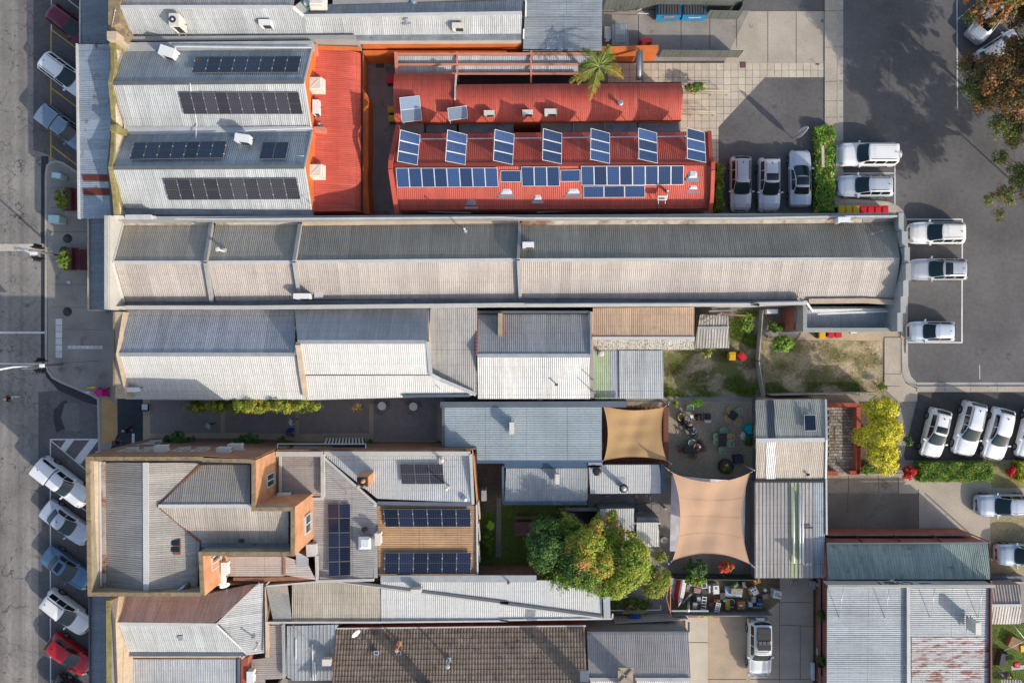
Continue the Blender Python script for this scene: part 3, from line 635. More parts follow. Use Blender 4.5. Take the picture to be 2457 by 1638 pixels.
# D2: red gabled roof with panels
D2=T('shop_rear_building','red gabled corrugated roof covered with blue solar panels and skylights','building',base_of('b3 0,50'))
walls(D2,W('a2 1325,1190,4.3 a3 1872,1182,4.3 1895,1470,5.4 b3 1870,380,4.1 b2 1330,390,4.1 a2 1290,1470,5.4'),mPaintS)
roof(D2,W('a2 1330,1198,4.35 a3 1870,1182,4.35 1888,1470,5.6 a2 1290,1480,5.6'),mRed);roof(D2,W('a2 1290,1480,5.6 a3 1888,1470,5.6 b3 1862,374,4.1 b2 1332,388,4.1'),mRed)
capline(D2,'a2 1290,1480,5.6 a3 1888,1470,5.6',.3,mRed)
lines(D2,'a2 1325,1130,4.4 1262,1440,5.85 b2 1258,20,5.85 1318,420,4.4',.35,.3,M('red_barge',(.45,.075,.045),rough=.7,var=.12),'parapet')
lines(D2,'a3 1872,1182,4.5 1885,1420,5.5 1905,1460,5.8 b3 1905,30,5.8 1895,280,4.8 1880,410,4.3',.3,.3,MC['red_barge'],'parapet')
flat('roof_well',W('a2 1330,1105,0 a3 1610,1090,0 1610,1185,0 a2 1330,1195,0'),.02,mGut)
Wl=T('flat_roof_strip','narrow stained flat roof trapped between the two red roofs','roof',base_of('a3 700,1140'))
for i,(s,m) in enumerate((('a2 1345,1110,3.0 1555,1108,3.0 1555,1195,3.0 1345,1195,3.0',mConcG),('a2 1575,1108,2.6 1850,1105,2.6 1855,1195,2.6 1575,1195,2.6',mGut),('a2 1870,1115,2.8 a3 120,1108,2.8 120,1195,2.8 a2 1870,1190,2.8',mGut),
           ('a3 365,1095,3 935,1090,3 935,1192,3 365,1195,3',mConcG),('a3 950,1090,3 1225,1086,3 1235,1190,3 950,1190,3',mGut),('a3 1240,1086,3 1600,1086,3 1605,1175,3 1240,1190,3',mGut))):
    walls(Wl,W(s),m,cap=1,name='roof_panel')
for s in ('a3 660,1095,3.1 655,1192,3.1','a3 940,1092,3.3 940,1180,3.3','a3 0,1100,3.1 365,1098,3.1'):lines(Wl,s,.08,.1,mFlash,'capping')
# E: the long beige roof
E=T('long_commercial_building','long commercial building with full length gable, grey north slope and beige south slope behind parapets','building',base_of('b2 2315,850'))
walls(E,W('b1 980,470,4.8 b4 1270,450,4.8 1270,1150,4.8 b1 1100,1240,4.8'),mRend)
nx=[('b1 1110,520,4.95','b1 1015,858,6.6','b1 1125,1212,4.95'),('b1 1890,520,4.95','b1 1845,858,6.6','b1 1890,1205,4.95'),('b1 1930,520,4.95','b1 1870,858,6.6','b1 1935,1205,4.95'),
      ('b2 440,525,4.95','b2 395,855,6.6','b2 440,1190,4.95'),('b2 478,530,4.95','b2 420,853,6.6','b2 475,1186,4.95'),('b3 160,505,4.95','b3 148,835,6.6','b3 165,1180,4.95'),
      ('b3 192,535,4.95','b3 178,838,6.6','b3 195,1170,4.95'),('b4 1250,465,4.95','b4 1278,792,6.3','b4 1240,1150,4.95')]
for i in range(0,8,2):
    a,b=nx[i],nx[i+1]
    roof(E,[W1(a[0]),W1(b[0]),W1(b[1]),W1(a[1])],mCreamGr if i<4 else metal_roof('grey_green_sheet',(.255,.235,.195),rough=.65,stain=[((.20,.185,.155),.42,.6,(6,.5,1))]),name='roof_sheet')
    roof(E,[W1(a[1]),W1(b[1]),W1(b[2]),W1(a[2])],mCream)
    capline(E,[W1(a[1]),W1(b[1])],.26,mFlashW)
for i in (1,3,5):
    a,b=nx[i],nx[i+1]
    for j in (0,1):
        mid=[(W1(q)+W1(r))/2+Vector((0,0,.28)) for q,r in ((a[j],b[j]),(a[j+1],b[j+1]))];bar(E,'fire_wall_cap',mid[0],mid[1],.26,.40,mRendG)
cop=W('b1 948,437,5.9 1120,437,5.9 1125,445,5.9 b2 0,443,5.7 1550,432,5.6 b3 0,432,5.6 b4 0,405,5.6 1295,395,5.6')
strip(E,'north_parapet',cop,.42,0,mRendG,flip=True)
lines(E,'b1 1010,470,5.75 b2 0,470,5.75 b3 0,455,5.75 200,462,5.75 2225,462,5.75 b4 700,430,5.75 1260,425,5.75',.13,.14,mFlashW,'parapet_flashing')
for s,m in (('b1 1110,478,5.2 1905,478,5.2 1905,520,5.0 1110,530,5.0',mGutR),('b1 1930,486,5.2 b2 430,488,5.2 430,520,5.0 b1 1930,520,5.0',mGutR),('b2 465,488,5.2 b3 172,468,5.2 172,508,5.0 b2 465,530,5.0',mConcT),
             ('b3 195,478,5.2 b4 960,440,5.2 960,480,5.0 b3 195,538,5.0',mGutR),('b4 965,440,5.2 1250,430,5.2 1250,470,5.0 965,480,5.0',mConcG)):
    walls(E,W(s),m,zb=4.7,name='box_gutter',cap=1)
walls(E,W('b1 1115,1205,4.9 b2 0,1200,4.9 b3 150,1180,4.9 2315,1165,4.9 b4 470,1140,4.9 470,1170,4.8 b3 0,1225,4.8 b1 1115,1250,4.8'),mGut,zb=4.5,name='box_gutter',cap=1)
lines(E,'b1 1000,1262,5.6 b2 0,1262,5.6 b3 0,1240,5.6 2315,1232,5.6 b4 0,1175,5.6 480,1168,5.6',.32,.5,mRend,'south_parapet')
lines(E,'b3 235,1235,5.95 2315,1228,5.95 b4 0,1172,5.95 475,1165,5.95',.1,.06,mFlashW,'parapet_flashing')
for s in ('b2 0,1255','b3 100,1238','b3 1600,1230'):pass
strip(E,'south_wall',W('b1 1000,1272,5.3 b2 0,1270,5.3 b3 0,1248,5.3 b4 0,1185,5.3 455,1180,5.3'),.1,0,mRend)
fp=W('b1 945,435,7.1 985,435,7.1 985,1278,7.1 948,1278,7.1');walls(E,fp,mRend,cap=1,name='front_parapet')
bar(E,'cornice',W1('b1 955,437,7.12'),W1('b1 955,1276,7.12'),.3,.12,M('grey_cornice',(.42,.41,.37),rough=.9))
for s in ('b1 990,466,6.6 1110,466,6.0 1110,436,6.0 990,436,6.6','b1 990,1250,6.4 1115,1250,6.0 1125,1272,6.0 985,1275,6.4'):walls(E,W(s),mRend,cap=1,name='parapet_return')
walls(E,W('b1 1362,440,6.0 1390,440,6.0 1395,466,6.0 1362,466,6.0'),mFlashW,zb=5,cap=1,name='capping_step')
lines(E,'b1 1130,452,6.15 1360,452,6.15',.35,.3,mFlashW,'capping_step')
lines(E,'b1 1100,505,5.15 1008,858,6.75 1112,1215,5.15',.18,.12,mFlashW,'end_flashing')
for i,(y0_,y1_,z) in enumerate(((395,553,5.8),(555,690,6.3),(691,829,6.7),(830,975,6.9),(976,1114,6.5),(1115,1254,6.1),(1255,1415,5.6))):
    k=(66-5.8)/(66-z)
    xo=W1('b4 1298,700,5.8').x*1.0
    ya=W1(f'b4 1290,{y0_},{z}').y;yb=W1(f'b4 1290,{y1_},{z}').y
    mk('stepped_parapet',*box_vf((xo,(ya+yb)/2,0),(.42,abs(ya-yb)-.004,z)),M('block_parapet',(.33,.34,.33),rough=.9,var=.1,rand=.08,stain=[((.3,.3,.28),.3,1)]),E)
# annexe at the south-east corner
E2=T('flat_roof_annexe','flat grey roofed annexe with raised edges carrying long white pipes','building',base_of('b4 900,1300'))
walls(E2,W('b4 480,1205,3.6 1262,1205,3.6 1262,1392,3.4 480,1392,3.4'),mRend)
roof(E2,W('b4 482,1200,3.7 1258,1200,3.7 1258,1392,3.4 482,1392,3.4'),metal_roof('slate_sheet',(.33,.35,.36)),dirv=(0,-1))
strip(E2,'parapet',W('b4 455,1182,4.6 455,1417,4.6 1290,1417,4.6'),.32,0,mRendG,flip=False)
lines(E2,'b4 500,1155,5.1 980,1150,5.1 1245,1165,5.0',.4,.25,mRendC,'flashing')
walls(E2,W('b4 378,1212,3.0 452,1210,3.0 452,1405,3.0 370,1398,3.0'),mBrickR,cap=1,name='brick_porch')
mk('awning_hood',*box_vf(tuple(W1('b4 397,1283,3.1')),(.35,1.05,.1)),mConcG,E2)
pp=T('white_pipes','three long white pipes lying on the flat annexe roof','pipes',base_of('b4 850,1245'))
for s in ('b4 528,1243,3.9 1218,1243,3.9','b4 530,1230,3.9 1195,1225,3.9','b4 578,1265,3.9 1200,1240,4.05','b4 485,1168,5.3 535,1240,4.0'):lines(pp,s,.14,.1,mPipeW,'pipe')
aw=T('street_awning','dark rusty street awning with cream edge in front of the long beige building','awning',base_of('b1 870,900'))
roof(aw,W('b1 800,470,3.5 945,470,3.75 948,1282,3.75 802,1282,3.5'),mAwn2,dirv=(-1,0))
lines(aw,'b1 795,465,3.55 798,1285,3.55 948,1285,3.6',.14,.25,mRendC,'fascia')
# F: white and grey shop in the middle
F=T('shop_building','shop with grey north slope and bright white ribbed south slopes stepping back in the centre','building',base_of('c2 -500,200'))
walls(F,W('b1 1090,1275,4.8 b2 1600,1262,4.8 c2 1600,40,6.4 1620,330,5.2 2010,500,4.6 510,545,4.4 c1 1130,545,4.5 1035,147,6.4'),mRendC)
mF=metal_roof('grey_north_sheet',(.33,.34,.36),stain=[((.42,.31,.27),.30,.3)])
roof(F,W('b1 1100,1290,4.8 b2 400,1285,4.8 c2 410,147,6.5 c1 1035,147,6.5'),mF);roof(F,W('b2 400,1275,4.8 1610,1262,4.8 c2 1592,30,7.0 425,30,7.0'),mF)
roof(F,W('c1 1035,150,6.5 c2 408,150,6.5 505,548,4.5 c1 1135,548,4.5'),mWhite)
roof(F,W('c2 432,42,7.0 1578,42,7.0 1612,328,5.7 482,328,5.7'),mWhite);roof(F,W('c2 490,335,5.5 1612,335,5.5 2010,505,4.7 2010,512,4.7 512,555,4.6'),mWhite,dirv=(0,-1))
capline(F,'c1 1035,150,6.5 c2 408,150,6.5',.3,mFlash);capline(F,'c2 428,38,7.0 1590,38,7.0',.3,mFlash)
lines(F,'c2 412,150,6.6 430,42,7.1',.25,.2,mFlash,'barge_cap');lines(F,'c2 430,60,7.15 468,330,5.95 500,530,4.9',.38,.25,mRendC,'barge_cap');lines(F,'c2 1592,30,7.1 1618,328,5.85 1700,372,5.6 2025,508,4.95',.3,.12,mFlash,'valley_flashing')
lines(F,'c2 484,331,5.72 1612,331,5.72',.05,.04,mTrim,'step_shadow_gap')
walls(F,W('b1 1016,1300,5.9 1100,1300,5.9 c1 1040,150,6.9 1130,545,5.9 1016,545,5.9'),mRendC,cap=1,name='front_parapet')
strip(F,'mossy_edge',W('b1 1012,1300,6.0 c1 1012,545,6.0'),.12,0,mMossCop)
strip(F,'step_wall',W('c1 1340,560,4.3 c2 520,560,4.3 1980,520,4.3'),.15,0,mRendG)
lines(F,'c2 1370,522,4.9 1970,518,4.9',.2,.14,mFlashD,'gutter')
G=T('flat_roof_building','warm grey ribbed low pitched roof between the white roof and the small grey gable','building',base_of('c2 1850,100'))
walls(G,W('b2 1625,1262,4.7 2030,1262,4.7 c2 2030,515,4.4 1625,335,4.7'),mRendG)
roof(G,W('b2 1618,1262,5.0 2032,1262,5.0 c2 2030,505,4.6 1995,500,4.6 1625,330,4.9 1600,40,5.0'),metal_roof('warm_white_sheet',(.36,.345,.32),rough=.55,rand=.04),dirv=(0,-1))
Hh=T('gabled_shop','small gabled roof, dark grey on its upper slope and near white below, with stone chimney','building',base_of('c3 0,150'))
walls(Hh,W('b2 2040,1320,4.1 b3 805,1320,4.1 c3 805,150,5.1 805,535,4.0 c2 2040,535,4.0 2038,155,5.1'),mBrickR)
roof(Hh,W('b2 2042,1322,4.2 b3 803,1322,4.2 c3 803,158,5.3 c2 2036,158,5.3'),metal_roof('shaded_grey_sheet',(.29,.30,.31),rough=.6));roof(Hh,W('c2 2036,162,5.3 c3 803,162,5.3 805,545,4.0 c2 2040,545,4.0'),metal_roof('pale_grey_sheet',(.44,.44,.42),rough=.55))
capline(Hh,'c2 2036,160,5.3 c3 803,160,5.3',.3,mFlash);lines(Hh,'b2 2030,1302,4.3 b3 810,1302,4.3',.2,.3,mFlashD,'gutter');lines(Hh,'b2 2036,1320,4.4 c2 2034,155,5.4',.14,.2,mBrickR,'barge');lines(Hh,'b3 810,1300,4.4 c3 812,150,5.4',.14,.2,mFlash,'barge')
st=T('chimney','long pebbly stone chimney standing on the grey slope of the small gabled roof','chimney',base_of('b2 2240,1400'))
mk('chimney_stack',*box_vf(tuple(W1('b2 2245,1418,4.0')),(.38,1.85,1.6)),mPebble,st);mk('chimney_edge',*box_vf(tuple(W1('b2 2274,1418,3.9')),(.1,1.7,1.65)),mBrickR,st)
I=T('tan_roof_shed','tan corrugated lean-to roof with a lichen covered grey lower strip','shed',base_of('b3 1300,1400'))
walls(I,W('b3 832,1262,3.5 1735,1258,3.5 1740,1568,3.5 c3 1735,100,2.9 835,100,2.9'),mWoodG)
roof(I,W('b3 828,1265,3.7 1738,1258,3.7 1738,1530,3.9 828,1532,3.9'),mTan,dirv=(0,1));roof(I,W('c3 828,12,3.9 1742,12,3.9 1738,105,3.4 828,108,3.4'),mLichen,dirv=(0,-1))
capline(I,'b3 825,1536,3.95 1742,1536,3.95',.25,mFlashW);lines(I,'b3 812,1300,3.9 c3 815,108,3.8',.35,.12,mRendC,'edge_capping')
J=T('old_shed','weathered grey shed roof with loose overlapping sheets and a timber on top','shed',base_of('c3 1900,20'))
walls(J,W('b3 1775,1330,2.5 2050,1330,2.5 2050,1560,2.5 c3 2045,90,2.3 1750,90,2.3'),mWoodG)
roof(J,W('b3 1790,1322,2.7 2050,1335,2.7 2048,1438,2.6 1770,1435,2.6'),mOldShed,kind='super',dirv=(0,1));roof(J,W('b3 1765,1450,2.7 2050,1445,2.7 c3 2050,92,2.3 1745,92,2.3'),mOldShed,kind='super',dirv=(0,-1))
capline(J,'b3 1768,1443,2.7 2050,1440,2.7',.2,mFlash);lines(J,'b3 1830,1395,2.9 1990,1310,3.1',.12,.1,mWoodG,'loose_timber');lines(J,'b3 1870,1295,3.1 2120,1285,3.1',.1,.1,mWoodG,'loose_timber');lines(J,'b3 1995,1320,2.9 2200,1335,2.9',.14,.1,mWood,'loose_timber')
K=T('lean_to_shed','flat lean-to roof with a pale green band and smooth light grey sheets','shed',base_of('c3 1150,300'))
walls(K,W('c3 840,112,3.1 1460,112,3.1 1460,535,2.9 840,535,2.9'),mRendG)
for s,m in (('c3 838,112,3.3 980,112,3.3 980,545,3.0 838,545,3.0',mGreenP),('c3 980,112,3.3 1066,112,3.3 1066,545,3.0 980,545,3.0',mZinc),('c3 1066,112,3.45 1460,112,3.45 1460,545,3.1 1066,545,3.1',mZincLt)):roof(K,W(s),m,dirv=(0,-1))
lines(K,'c3 820,100,3.6 822,545,3.4',.32,.25,mRendG,'parapet')
Lb=T('cafe_building','pale blue-grey ribbed roof with dark navy gutters beside the tan shade sail','building',base_of('c3 0,850'))
walls(Lb,W('c2 1725,590,3.4 c3 905,590,3.4 905,1120,3.4 c2 2045,1110,3.4 2025,995,3.4 1725,995,3.4'),mFlashB)
roof(Lb,W('c2 1740,627,3.6 c3 910,622,3.6 910,1100,3.6 c2 2035,1105,3.6 2030,985,3.6 1740,985,3.6'),metal_roof('ice_blue_sheet',(.37,.42,.43),rough=.45,streak=.04,rand=.03),kind='rib',dirv=(1,0))
lines(Lb,'c2 1705,600,3.7 c3 1130,595,3.7',.5,.12,mFlashD,'gutter');lines(Lb,'c2 1728,610,3.72 1728,992,3.72 2030,992,3.72',.16,.14,mFlashD,'edge_flashing');lines(Lb,'c2 2030,1113,3.6 c3 915,1105,3.6',.22,.12,mFlashB,'edge_flashing')
for s,l,bl in (('c3 40,1165,3.1 790,1165,3.1 785,1390,2.9 780,1478,2.9 40,1478,2.9','blue-white ribbed roof dappled by tree shade behind the cafe roof',1),('c3 795,1160,3.2 905,1160,3.2 905,1135,3.2 1435,1133,3.2 1440,1392,3.0 795,1395,3.0','white ribbed kitchen roof with a round black rimmed vent and kinked shadow',0)):
    K2=T('rear_kitchen',l,'building',base_of(s.split()[0]+' '+s.split()[1]));walls(K2,[p-Vector((0,0,.1)) for p in W(s)],mFlashB)
    roof(K2,W(s),mZincLt if bl else mWhite,kind='rib',dirv=(0,-1))
    if bl:lines(K2,'c3 25,1150,3.2 28,1485,3.1 780,1485,3.1',.18,.12,mFlashB,'edge_flashing');lines(K2,'c3 40,1140,3.4 785,1138,3.4',.4,.15,mFlashB,'box_gutter')
    else:lines(K2,'c3 1450,1130,3.2 1452,1390,3.1',.22,.12,mFlashB,'edge_flashing');walls(K2,W('c3 790,1108,3.6 915,1110,3.6 915,1140,3.6 790,1142,3.6'),mRendG,cap=1,name='parapet')
Nn=T('gabled_cottage','small gabled roof, lichen grey north slope and warm sandy south slope, by the gravel courtyard','building',base_of('c4 350,870'))
walls(Nn,W('c4 145,535,3.1 640,530,3.1 652,880,4.1 640,1225,3.1 145,1225,3.1 145,880,4.1'),mRendC)
roof(Nn,W('c4 45,535,3.2 640,530,3.2 652,873,4.3 48,878,4.3'),metal_roof('lichen_light_sheet',(.34,.34,.29),rough=.7,streak=.2,metal=0));roof(Nn,W('c4 48,880,4.3 652,875,4.3 645,1225,3.2 48,1230,3.2'),metal_roof('sand_sheet',(.40,.345,.275),rough=.65,metal=0))
roof(Nn,W('c4 146,537,3.24 200,536,3.24 214,862,4.28 154,864,4.28'),metal_roof('dark_skylight_sheet',(.05,.06,.08),rough=.3),name='skylight_sheet',lift=.06);roof(Nn,W('c4 136,892,4.26 216,890,4.26 214,1226,3.23 131,1227,3.23'),mWhite,name='white_sheet',lift=.06)
capline(Nn,'c4 48,879,4.3 652,874,4.3',.3,mFlashW);lines(Nn,'c4 648,530,3.3 655,875,4.4 648,1228,3.3',.16,.12,mFlashW,'barge_cap')
Q=T('long_shed','long shed with wide-ribbed off-white roof, a greenish translucent band and blue-grey edge','shed',base_of('d4 350,200'))
walls(Q,W('c4 140,1240,3.2 650,1235,3.2 d4 648,600,3.2 140,600,3.2'),mRendG)
roof(Q,W('c4 38,1240,3.35 335,1240,3.35 d4 335,600,3.35 38,600,3.35'),metal_roof('offwhite_sheet',(.36,.335,.305),rough=.6,metal=0),kind='wide',dirv=(0,-1));roof(Q,W('c4 335,1240,3.36 418,1240,3.36 d4 415,600,3.36 335,600,3.36'),metal_roof('lime_translucent',(.36,.38,.22),rough=.5,metal=0),kind='wide',dirv=(0,-1),name='translucent_sheet')
roof(Q,W('c4 418,1240,3.35 545,1240,3.35 d4 542,600,3.35 415,600,3.35'),MC['offwhite_sheet'],kind='wide',dirv=(0,-1));roof(Q,W('c4 545,1240,3.3 635,1240,3.3 d4 640,600,3.3 542,600,3.3'),mZincB,dirv=(0,-1))
lines(Q,'c4 652,1215,3.4 d4 656,230,3.4',.14,.12,mFlashW,'gutter');lines(Q,'c4 35,1232,3.4 645,1230,3.4',.16,.1,mTrim,'gutter')
pp=T('white_pipes','white pipes stored along the greenish band of the long shed roof','pipes',base_of('d4 400,200'))
for s in ('c4 370,1280,3.6 d4 378,475,3.6','c4 422,1345,3.6 d4 430,465,3.6','c4 447,1285,3.6 d4 455,478,3.6'):a=W(s);tube(pp,'pipe',a[0],a[1],.075,mPipeW)
lines(pp,'d4 465,170,3.55 540,168,3.55',.12,.08,mDark,'strap')
# R: workshop with lettered parapet at lower right
R=T('workshop_building','workshop with pale ribbed roof, rusty quarter, mossy green front roof and lettered parapet','building',base_of('d4 1350,900'))
walls(R,W('d4 655,305,3.4 2050,305,3.4 2060,620,4.2 2055,2200,4.0 775,2200,4.0 775,680,4.2 700,610,4.1 655,600,4.1'),mBrickR)
roof(R,W('d4 655,308,3.5 2040,302,3.5 2060,612,4.3 665,615,4.3'),mMossG,dirv=(0,1))
roof(R,W('d4 658,678,4.5 1338,672,4.5 1342,2100,4.1 655,2100,4.1'),mZincB,dirv=(1,0));roof(R,W('d4 1375,672,4.5 2055,668,4.5 2055,1105,4.35 1378,1105,4.35'),mZinc,dirv=(1,0))
roof(R,W('d4 1382,1106,4.36 2055,1106,4.36 2055,2100,4.1 1385,2100,4.1'),mRusty,dirv=(1,0))
lines(R,'d4 1358,672,4.75 1362,2100,4.4',.3,.12,mFlash,'ridge_gutter');lines(R,'d4 2062,620,4.6 2062,2100,4.3',.12,.3,mRedD,'barge_cap');lines(R,'d4 655,305,3.65 2040,298,3.65',.12,.12,mFlashD,'gutter')
signm=M('sign_panel',(.42,.42,.42),rough=.7,var=.06)
sg=mk('sign_parapet',*bar_vf(W1('d4 660,655,5.05'),W1('d4 2060,655,5.05'),.12,1.35),signm,R)
lines(R,'d4 665,668,5.8 2105,668,5.8',.2,.08,metal_roof('pale_cap',(.62,.64,.58)),'parapet_cap')
# lettering stands on the north face of the parapet and reads from the north
fy=W1('d4 1300,655,5.05').y+.09
def sign_text(txt,px,size,mat,z=4.75,name='lettering'):
    cu=bpy.data.curves.new(name,'FONT');cu.body=txt;cu.size=size;cu.extrude=.01;cu.align_x='LEFT';cu.materials.append(mat)
    tmp=bpy.data.objects.new(name,cu);COL.objects.link(tmp);dg=bpy.context.evaluated_depsgraph_get();me=bpy.data.meshes.new_from_object(tmp.evaluated_get(dg));COL.objects.unlink(tmp);bpy.data.objects.remove(tmp)
    me.materials.clear();me.materials.append(mat)
    o=bpy.data.objects.new(name,me);link(o,R);x=W1(f'd4 {px},640,5').x
    o.matrix_basis=Matrix.Translation((x,fy,z)) @ Matrix.Rotation(math.pi,4,'Z') @ Matrix.Rotation(math.pi/2,4,'X') @ Matrix.Diagonal((1.15,1,1,1));return o
mInk=M('dark_lettering',(.04,.03,.035),rough=.7);mBlueL=M('blue_lettering',(.12,.24,.42),rough=.7)
sign_text('CVGT',1395,1.0,mInk)
lg=MB()
cx_=W1('d4 1212,640,5').x
for r_,n_ in ((.30,16),(.17,12)):
    for i in range(n_):
        a0=2*math.pi*i/n_;a1=2*math.pi*(i+.8)/n_;lg.bar((cx_+r_*math.cos(a0),fy,5.08+r_*math.sin(a0)),(cx_+r_*math.cos(a1),fy,5.08+r_*math.sin(a1)),.05,.02)
lg.build('round_logo',mInk,R)
mk('sign_board',*bar_vf(W1('d4 1100,655,5.05')+Vector((0,.068,0)),W1('d4 1640,655,5.05')+Vector((0,.068,0)),.012,1.0),M('sign_board_blue',(.46,.50,.54),rough=.6,var=.04),R)
for i in range(5):
    a=W1(f'd4 {1460+i*20},640,5').x;mk('blue_logo',*box_vf((a,fy,4.95),(.26,.012,.30-.03*i)),mBlueL,R)
bw=T('brick_wall','red brick wall with soldier course top in front of the mossy green roof','wall',base_of('d4 1250,260'))
walls(bw,W('d4 668,222,1.9 1900,222,1.9 1900,240,1.9 668,240,1.9'),mBrickR,cap=1)
for s in ('d4 905,235,2.1 960,292,3.3','d4 1235,235,2.1 1290,292,3.3','d4 1565,232,2.1 1640,290,3.3'):lines(bw,s,.08,.1,mRedD,'bracket')
sw=T('brick_planter_wall','low red brick planter wall along the west side of the workshop','wall',base_of('d4 590,900'))
walls(sw,W('d4 588,610,.6 606,610,.6 606,1504,.6 588,1504,.6'),mBrickR,cap=1); 
flat('garden_bed',W('d4 540,600 600,600 600,1504 540,1504'),.014,mMulch)
S2=T('garden_shed','small grey-white gabled garden shed with wide ribs at the right edge','shed',base_of('d4 2190,830'))
walls(S2,W('d4 2065,660,2.1 2310,655,2.1 2325,830,2.5 2320,990,2.1 2065,995,2.1'),mWoodG)
roof(S2,W('f 160,135,2.2 588,130,2.2 608,420,2.6 160,425,2.6'),mOldShed,kind='super',dirv=(0,1));roof(S2,W('f 160,440,2.6 608,435,2.6 598,700,2.2 160,705,2.2'),metal_roof('whitish_shed_sheet',(.50,.47,.42),rough=.7,metal=0),kind='super',dirv=(0,-1));capline(S2,'f 160,430,2.65 610,428,2.65',.2,mFlash)
gd=T('grey_fence','dark grey metal fence panel with cream rail behind the garden shed','fence',base_of('f 400,60'))
walls(gd,W('f 160,20,.9 650,10,.9 650,90,.9 200,95,.9'),mFlashD,cap=1,name='raised_bed_cover');lines(gd,'f 205,105,1.0 650,98,1.0',.12,.2,mRendC,'rail')
flat('lawn',W('f 160,700 1500,700 1500,2600 160,2600'),.03,mLawn)
# the two-storey corner hotel
Ht=T('corner_hotel','two-storey brick corner hotel with mossy parapets and stepped grey corrugated roofs','building',base_of('c1 1500,1500'))
zp=10.0
out=W('s 205,1095,10 485,1095,10 490,1098,10 600,1101,10 613,1104,10 613,1216,10 707,1216,10 707,1333,10 486,1333,10 490,1430,10 210,1430,10')
strip(Ht,'coping',out,.3,9.89,mMossCop,closed=True,flip=True)
ins=[p+o_-Vector((0,0,.13)) for p,o_ in zip(out,offsets(out,.025,True,True))];strip(Ht,'parapet',ins,.25,8.0,M('parapet_render',(.30,.25,.18),rough=.95,var=.2,stain=[((.15,.12,.08),.42,1.5)]),closed=True,flip=True)
dk=[p-Vector((0,0,1.7)) for p in out];mk('gutter_floor',dk,[tuple(range(len(dk)))[::-1]],mGut,Ht)
wl_=walls(Ht,[p-Vector((0,0,.12)) for p in out],mBrickO,name='wall')
strip(Ht,'north_wall',[p+Vector((0,.03,-.05)) for p in W('s 205,1095,10 485,1095,10 612,1102,10')],.05,0,mBrickB)
# inner face at the street side, wide cream render
walls(Ht,W('s 219,1106,9.6 241,1106,8.8 241,1415,8.8 222,1418,9.6'),mRendC,zb=8,cap=1,name='parapet_lining')
lines(Ht,'c1 893,1112,8.95 d1 905,700,8.95',.12,.1,mFlashW,'gutter_edge');walls(Ht,W('c1 900,1112,8.72 940,1112,8.72 d1 950,715,8.72 915,715,8.72'),M('rusty_gutter',(.40,.35,.30),rough=.7,var=.2,stain=[((.25,.10,.05),.5,1)]),zb=8.4,cap=1,name='gutter')
roof(Ht,W('c1 940,1118,8.6 1285,1118,9.5 d1 1290,745,9.5 955,712,8.6'),metal_roof('hotel_shaded_sheet',(.27,.255,.235),rough=.6,metal=0),dirv=(1,0))  # slopes facing away from the sun carry shade in their darker colours
roof(Ht,W('c1 1325,1118,9.5 1760,1120,8.7 1790,1140,8.65 1415,1503,9.3 d1 1790,305,8.65 1765,742,8.65 1330,750,9.5'),metal_roof('hotel_sunlit_sheet',(.33,.30,.26),rough=.6,metal=0),dirv=(1,0))  # sunward slope: lit tone put into a paler sheet colour
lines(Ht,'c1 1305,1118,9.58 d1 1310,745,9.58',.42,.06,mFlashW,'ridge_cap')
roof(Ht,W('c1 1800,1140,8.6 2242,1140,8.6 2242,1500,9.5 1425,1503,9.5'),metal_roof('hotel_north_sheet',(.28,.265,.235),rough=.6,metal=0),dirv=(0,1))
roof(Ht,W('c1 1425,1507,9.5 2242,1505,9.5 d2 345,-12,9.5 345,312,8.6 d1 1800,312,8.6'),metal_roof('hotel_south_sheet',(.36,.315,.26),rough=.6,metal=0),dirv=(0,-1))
capline(Ht,'c1 1425,1505,9.5 2242,1503,9.5 d2 345,-14,9.5',.26,mFlashW)
rustv=M('rusty_valley',(.19,.085,.05),rough=.9,var=.3,fine=6,finev=.2)
lines(Ht,'c1 1800,1138,8.72 1412,1503,9.42 d1 1800,308,8.72',.16,.06,rustv,'valley_flashing')
walls(Ht,W('d1 1800,315,8.55 d2 350,315,8.55 350,352,8.55 d1 1800,352,8.55'),mGut,zb=8.3,cap=1,name='box_gutter')
mk('skylight_frame',*box_vf(tuple(W1('d1 1555,345,8.95')),(1.15,1.1,.18)),rustv,Ht)
for dx in (-.0,):
    for dy in (-.24,.24):p=W1('d1 1555,342,9.14');mk('skylight_pane',*box_vf((p.x,p.y+dy,9.13),(.92,.38,.03)),mGlass,Ht)
p=W1('d1 1630,717,8.8');tube(Ht,'flue',W1('d1 1590,755,9.6'),W1('d1 1690,665,8.9'),.12,mSteel);mk('flue_base',*box_vf(tuple(W1('d1 1692,690,8.6')),(.4,.4,.6)),rustv,Ht)
mk('vent',*box_vf(tuple(W1('d1 2172,290,8.7')),(.3,.22,.3)),mDark,Ht)
def hot_window(s,s2,nrm,w,h,z,parent=Ht,fr=None):
    p=W1(s);o=Vector(nrm);e=Vector((-o.y,o.x,0));b=MB()
    c=Vector((p.x,p.y,z));fm=fr or mFlashW
    for d in (-1,1):b.bar(c+e*d*w/2+o*.05+Vector((0,0,-h/2)),c+e*d*w/2+o*.05+Vector((0,0,h/2)),.08,.1)
    for d in (-1,0,1):b.bar(c-e*w/2+o*.05+Vector((0,0,d*h/2)),c+e*w/2+o*.05+Vector((0,0,d*h/2)),.1 if d else .05,.08)
    f=b.build('window',fm,parent);g=MB();g.bar(c-e*w/2+o*.03,c+e*w/2+o*.03,.02,h)
    gl=g.build('pane',mGlass,f);s_=MB();s_.bar(c-e*(w/2+.1)+o*.08+Vector((0,0,-h/2-.06)),c+e*(w/2+.1)+o*.08+Vector((0,0,-h/2-.06)),.22,.08);s_.build('sill',fm,f)
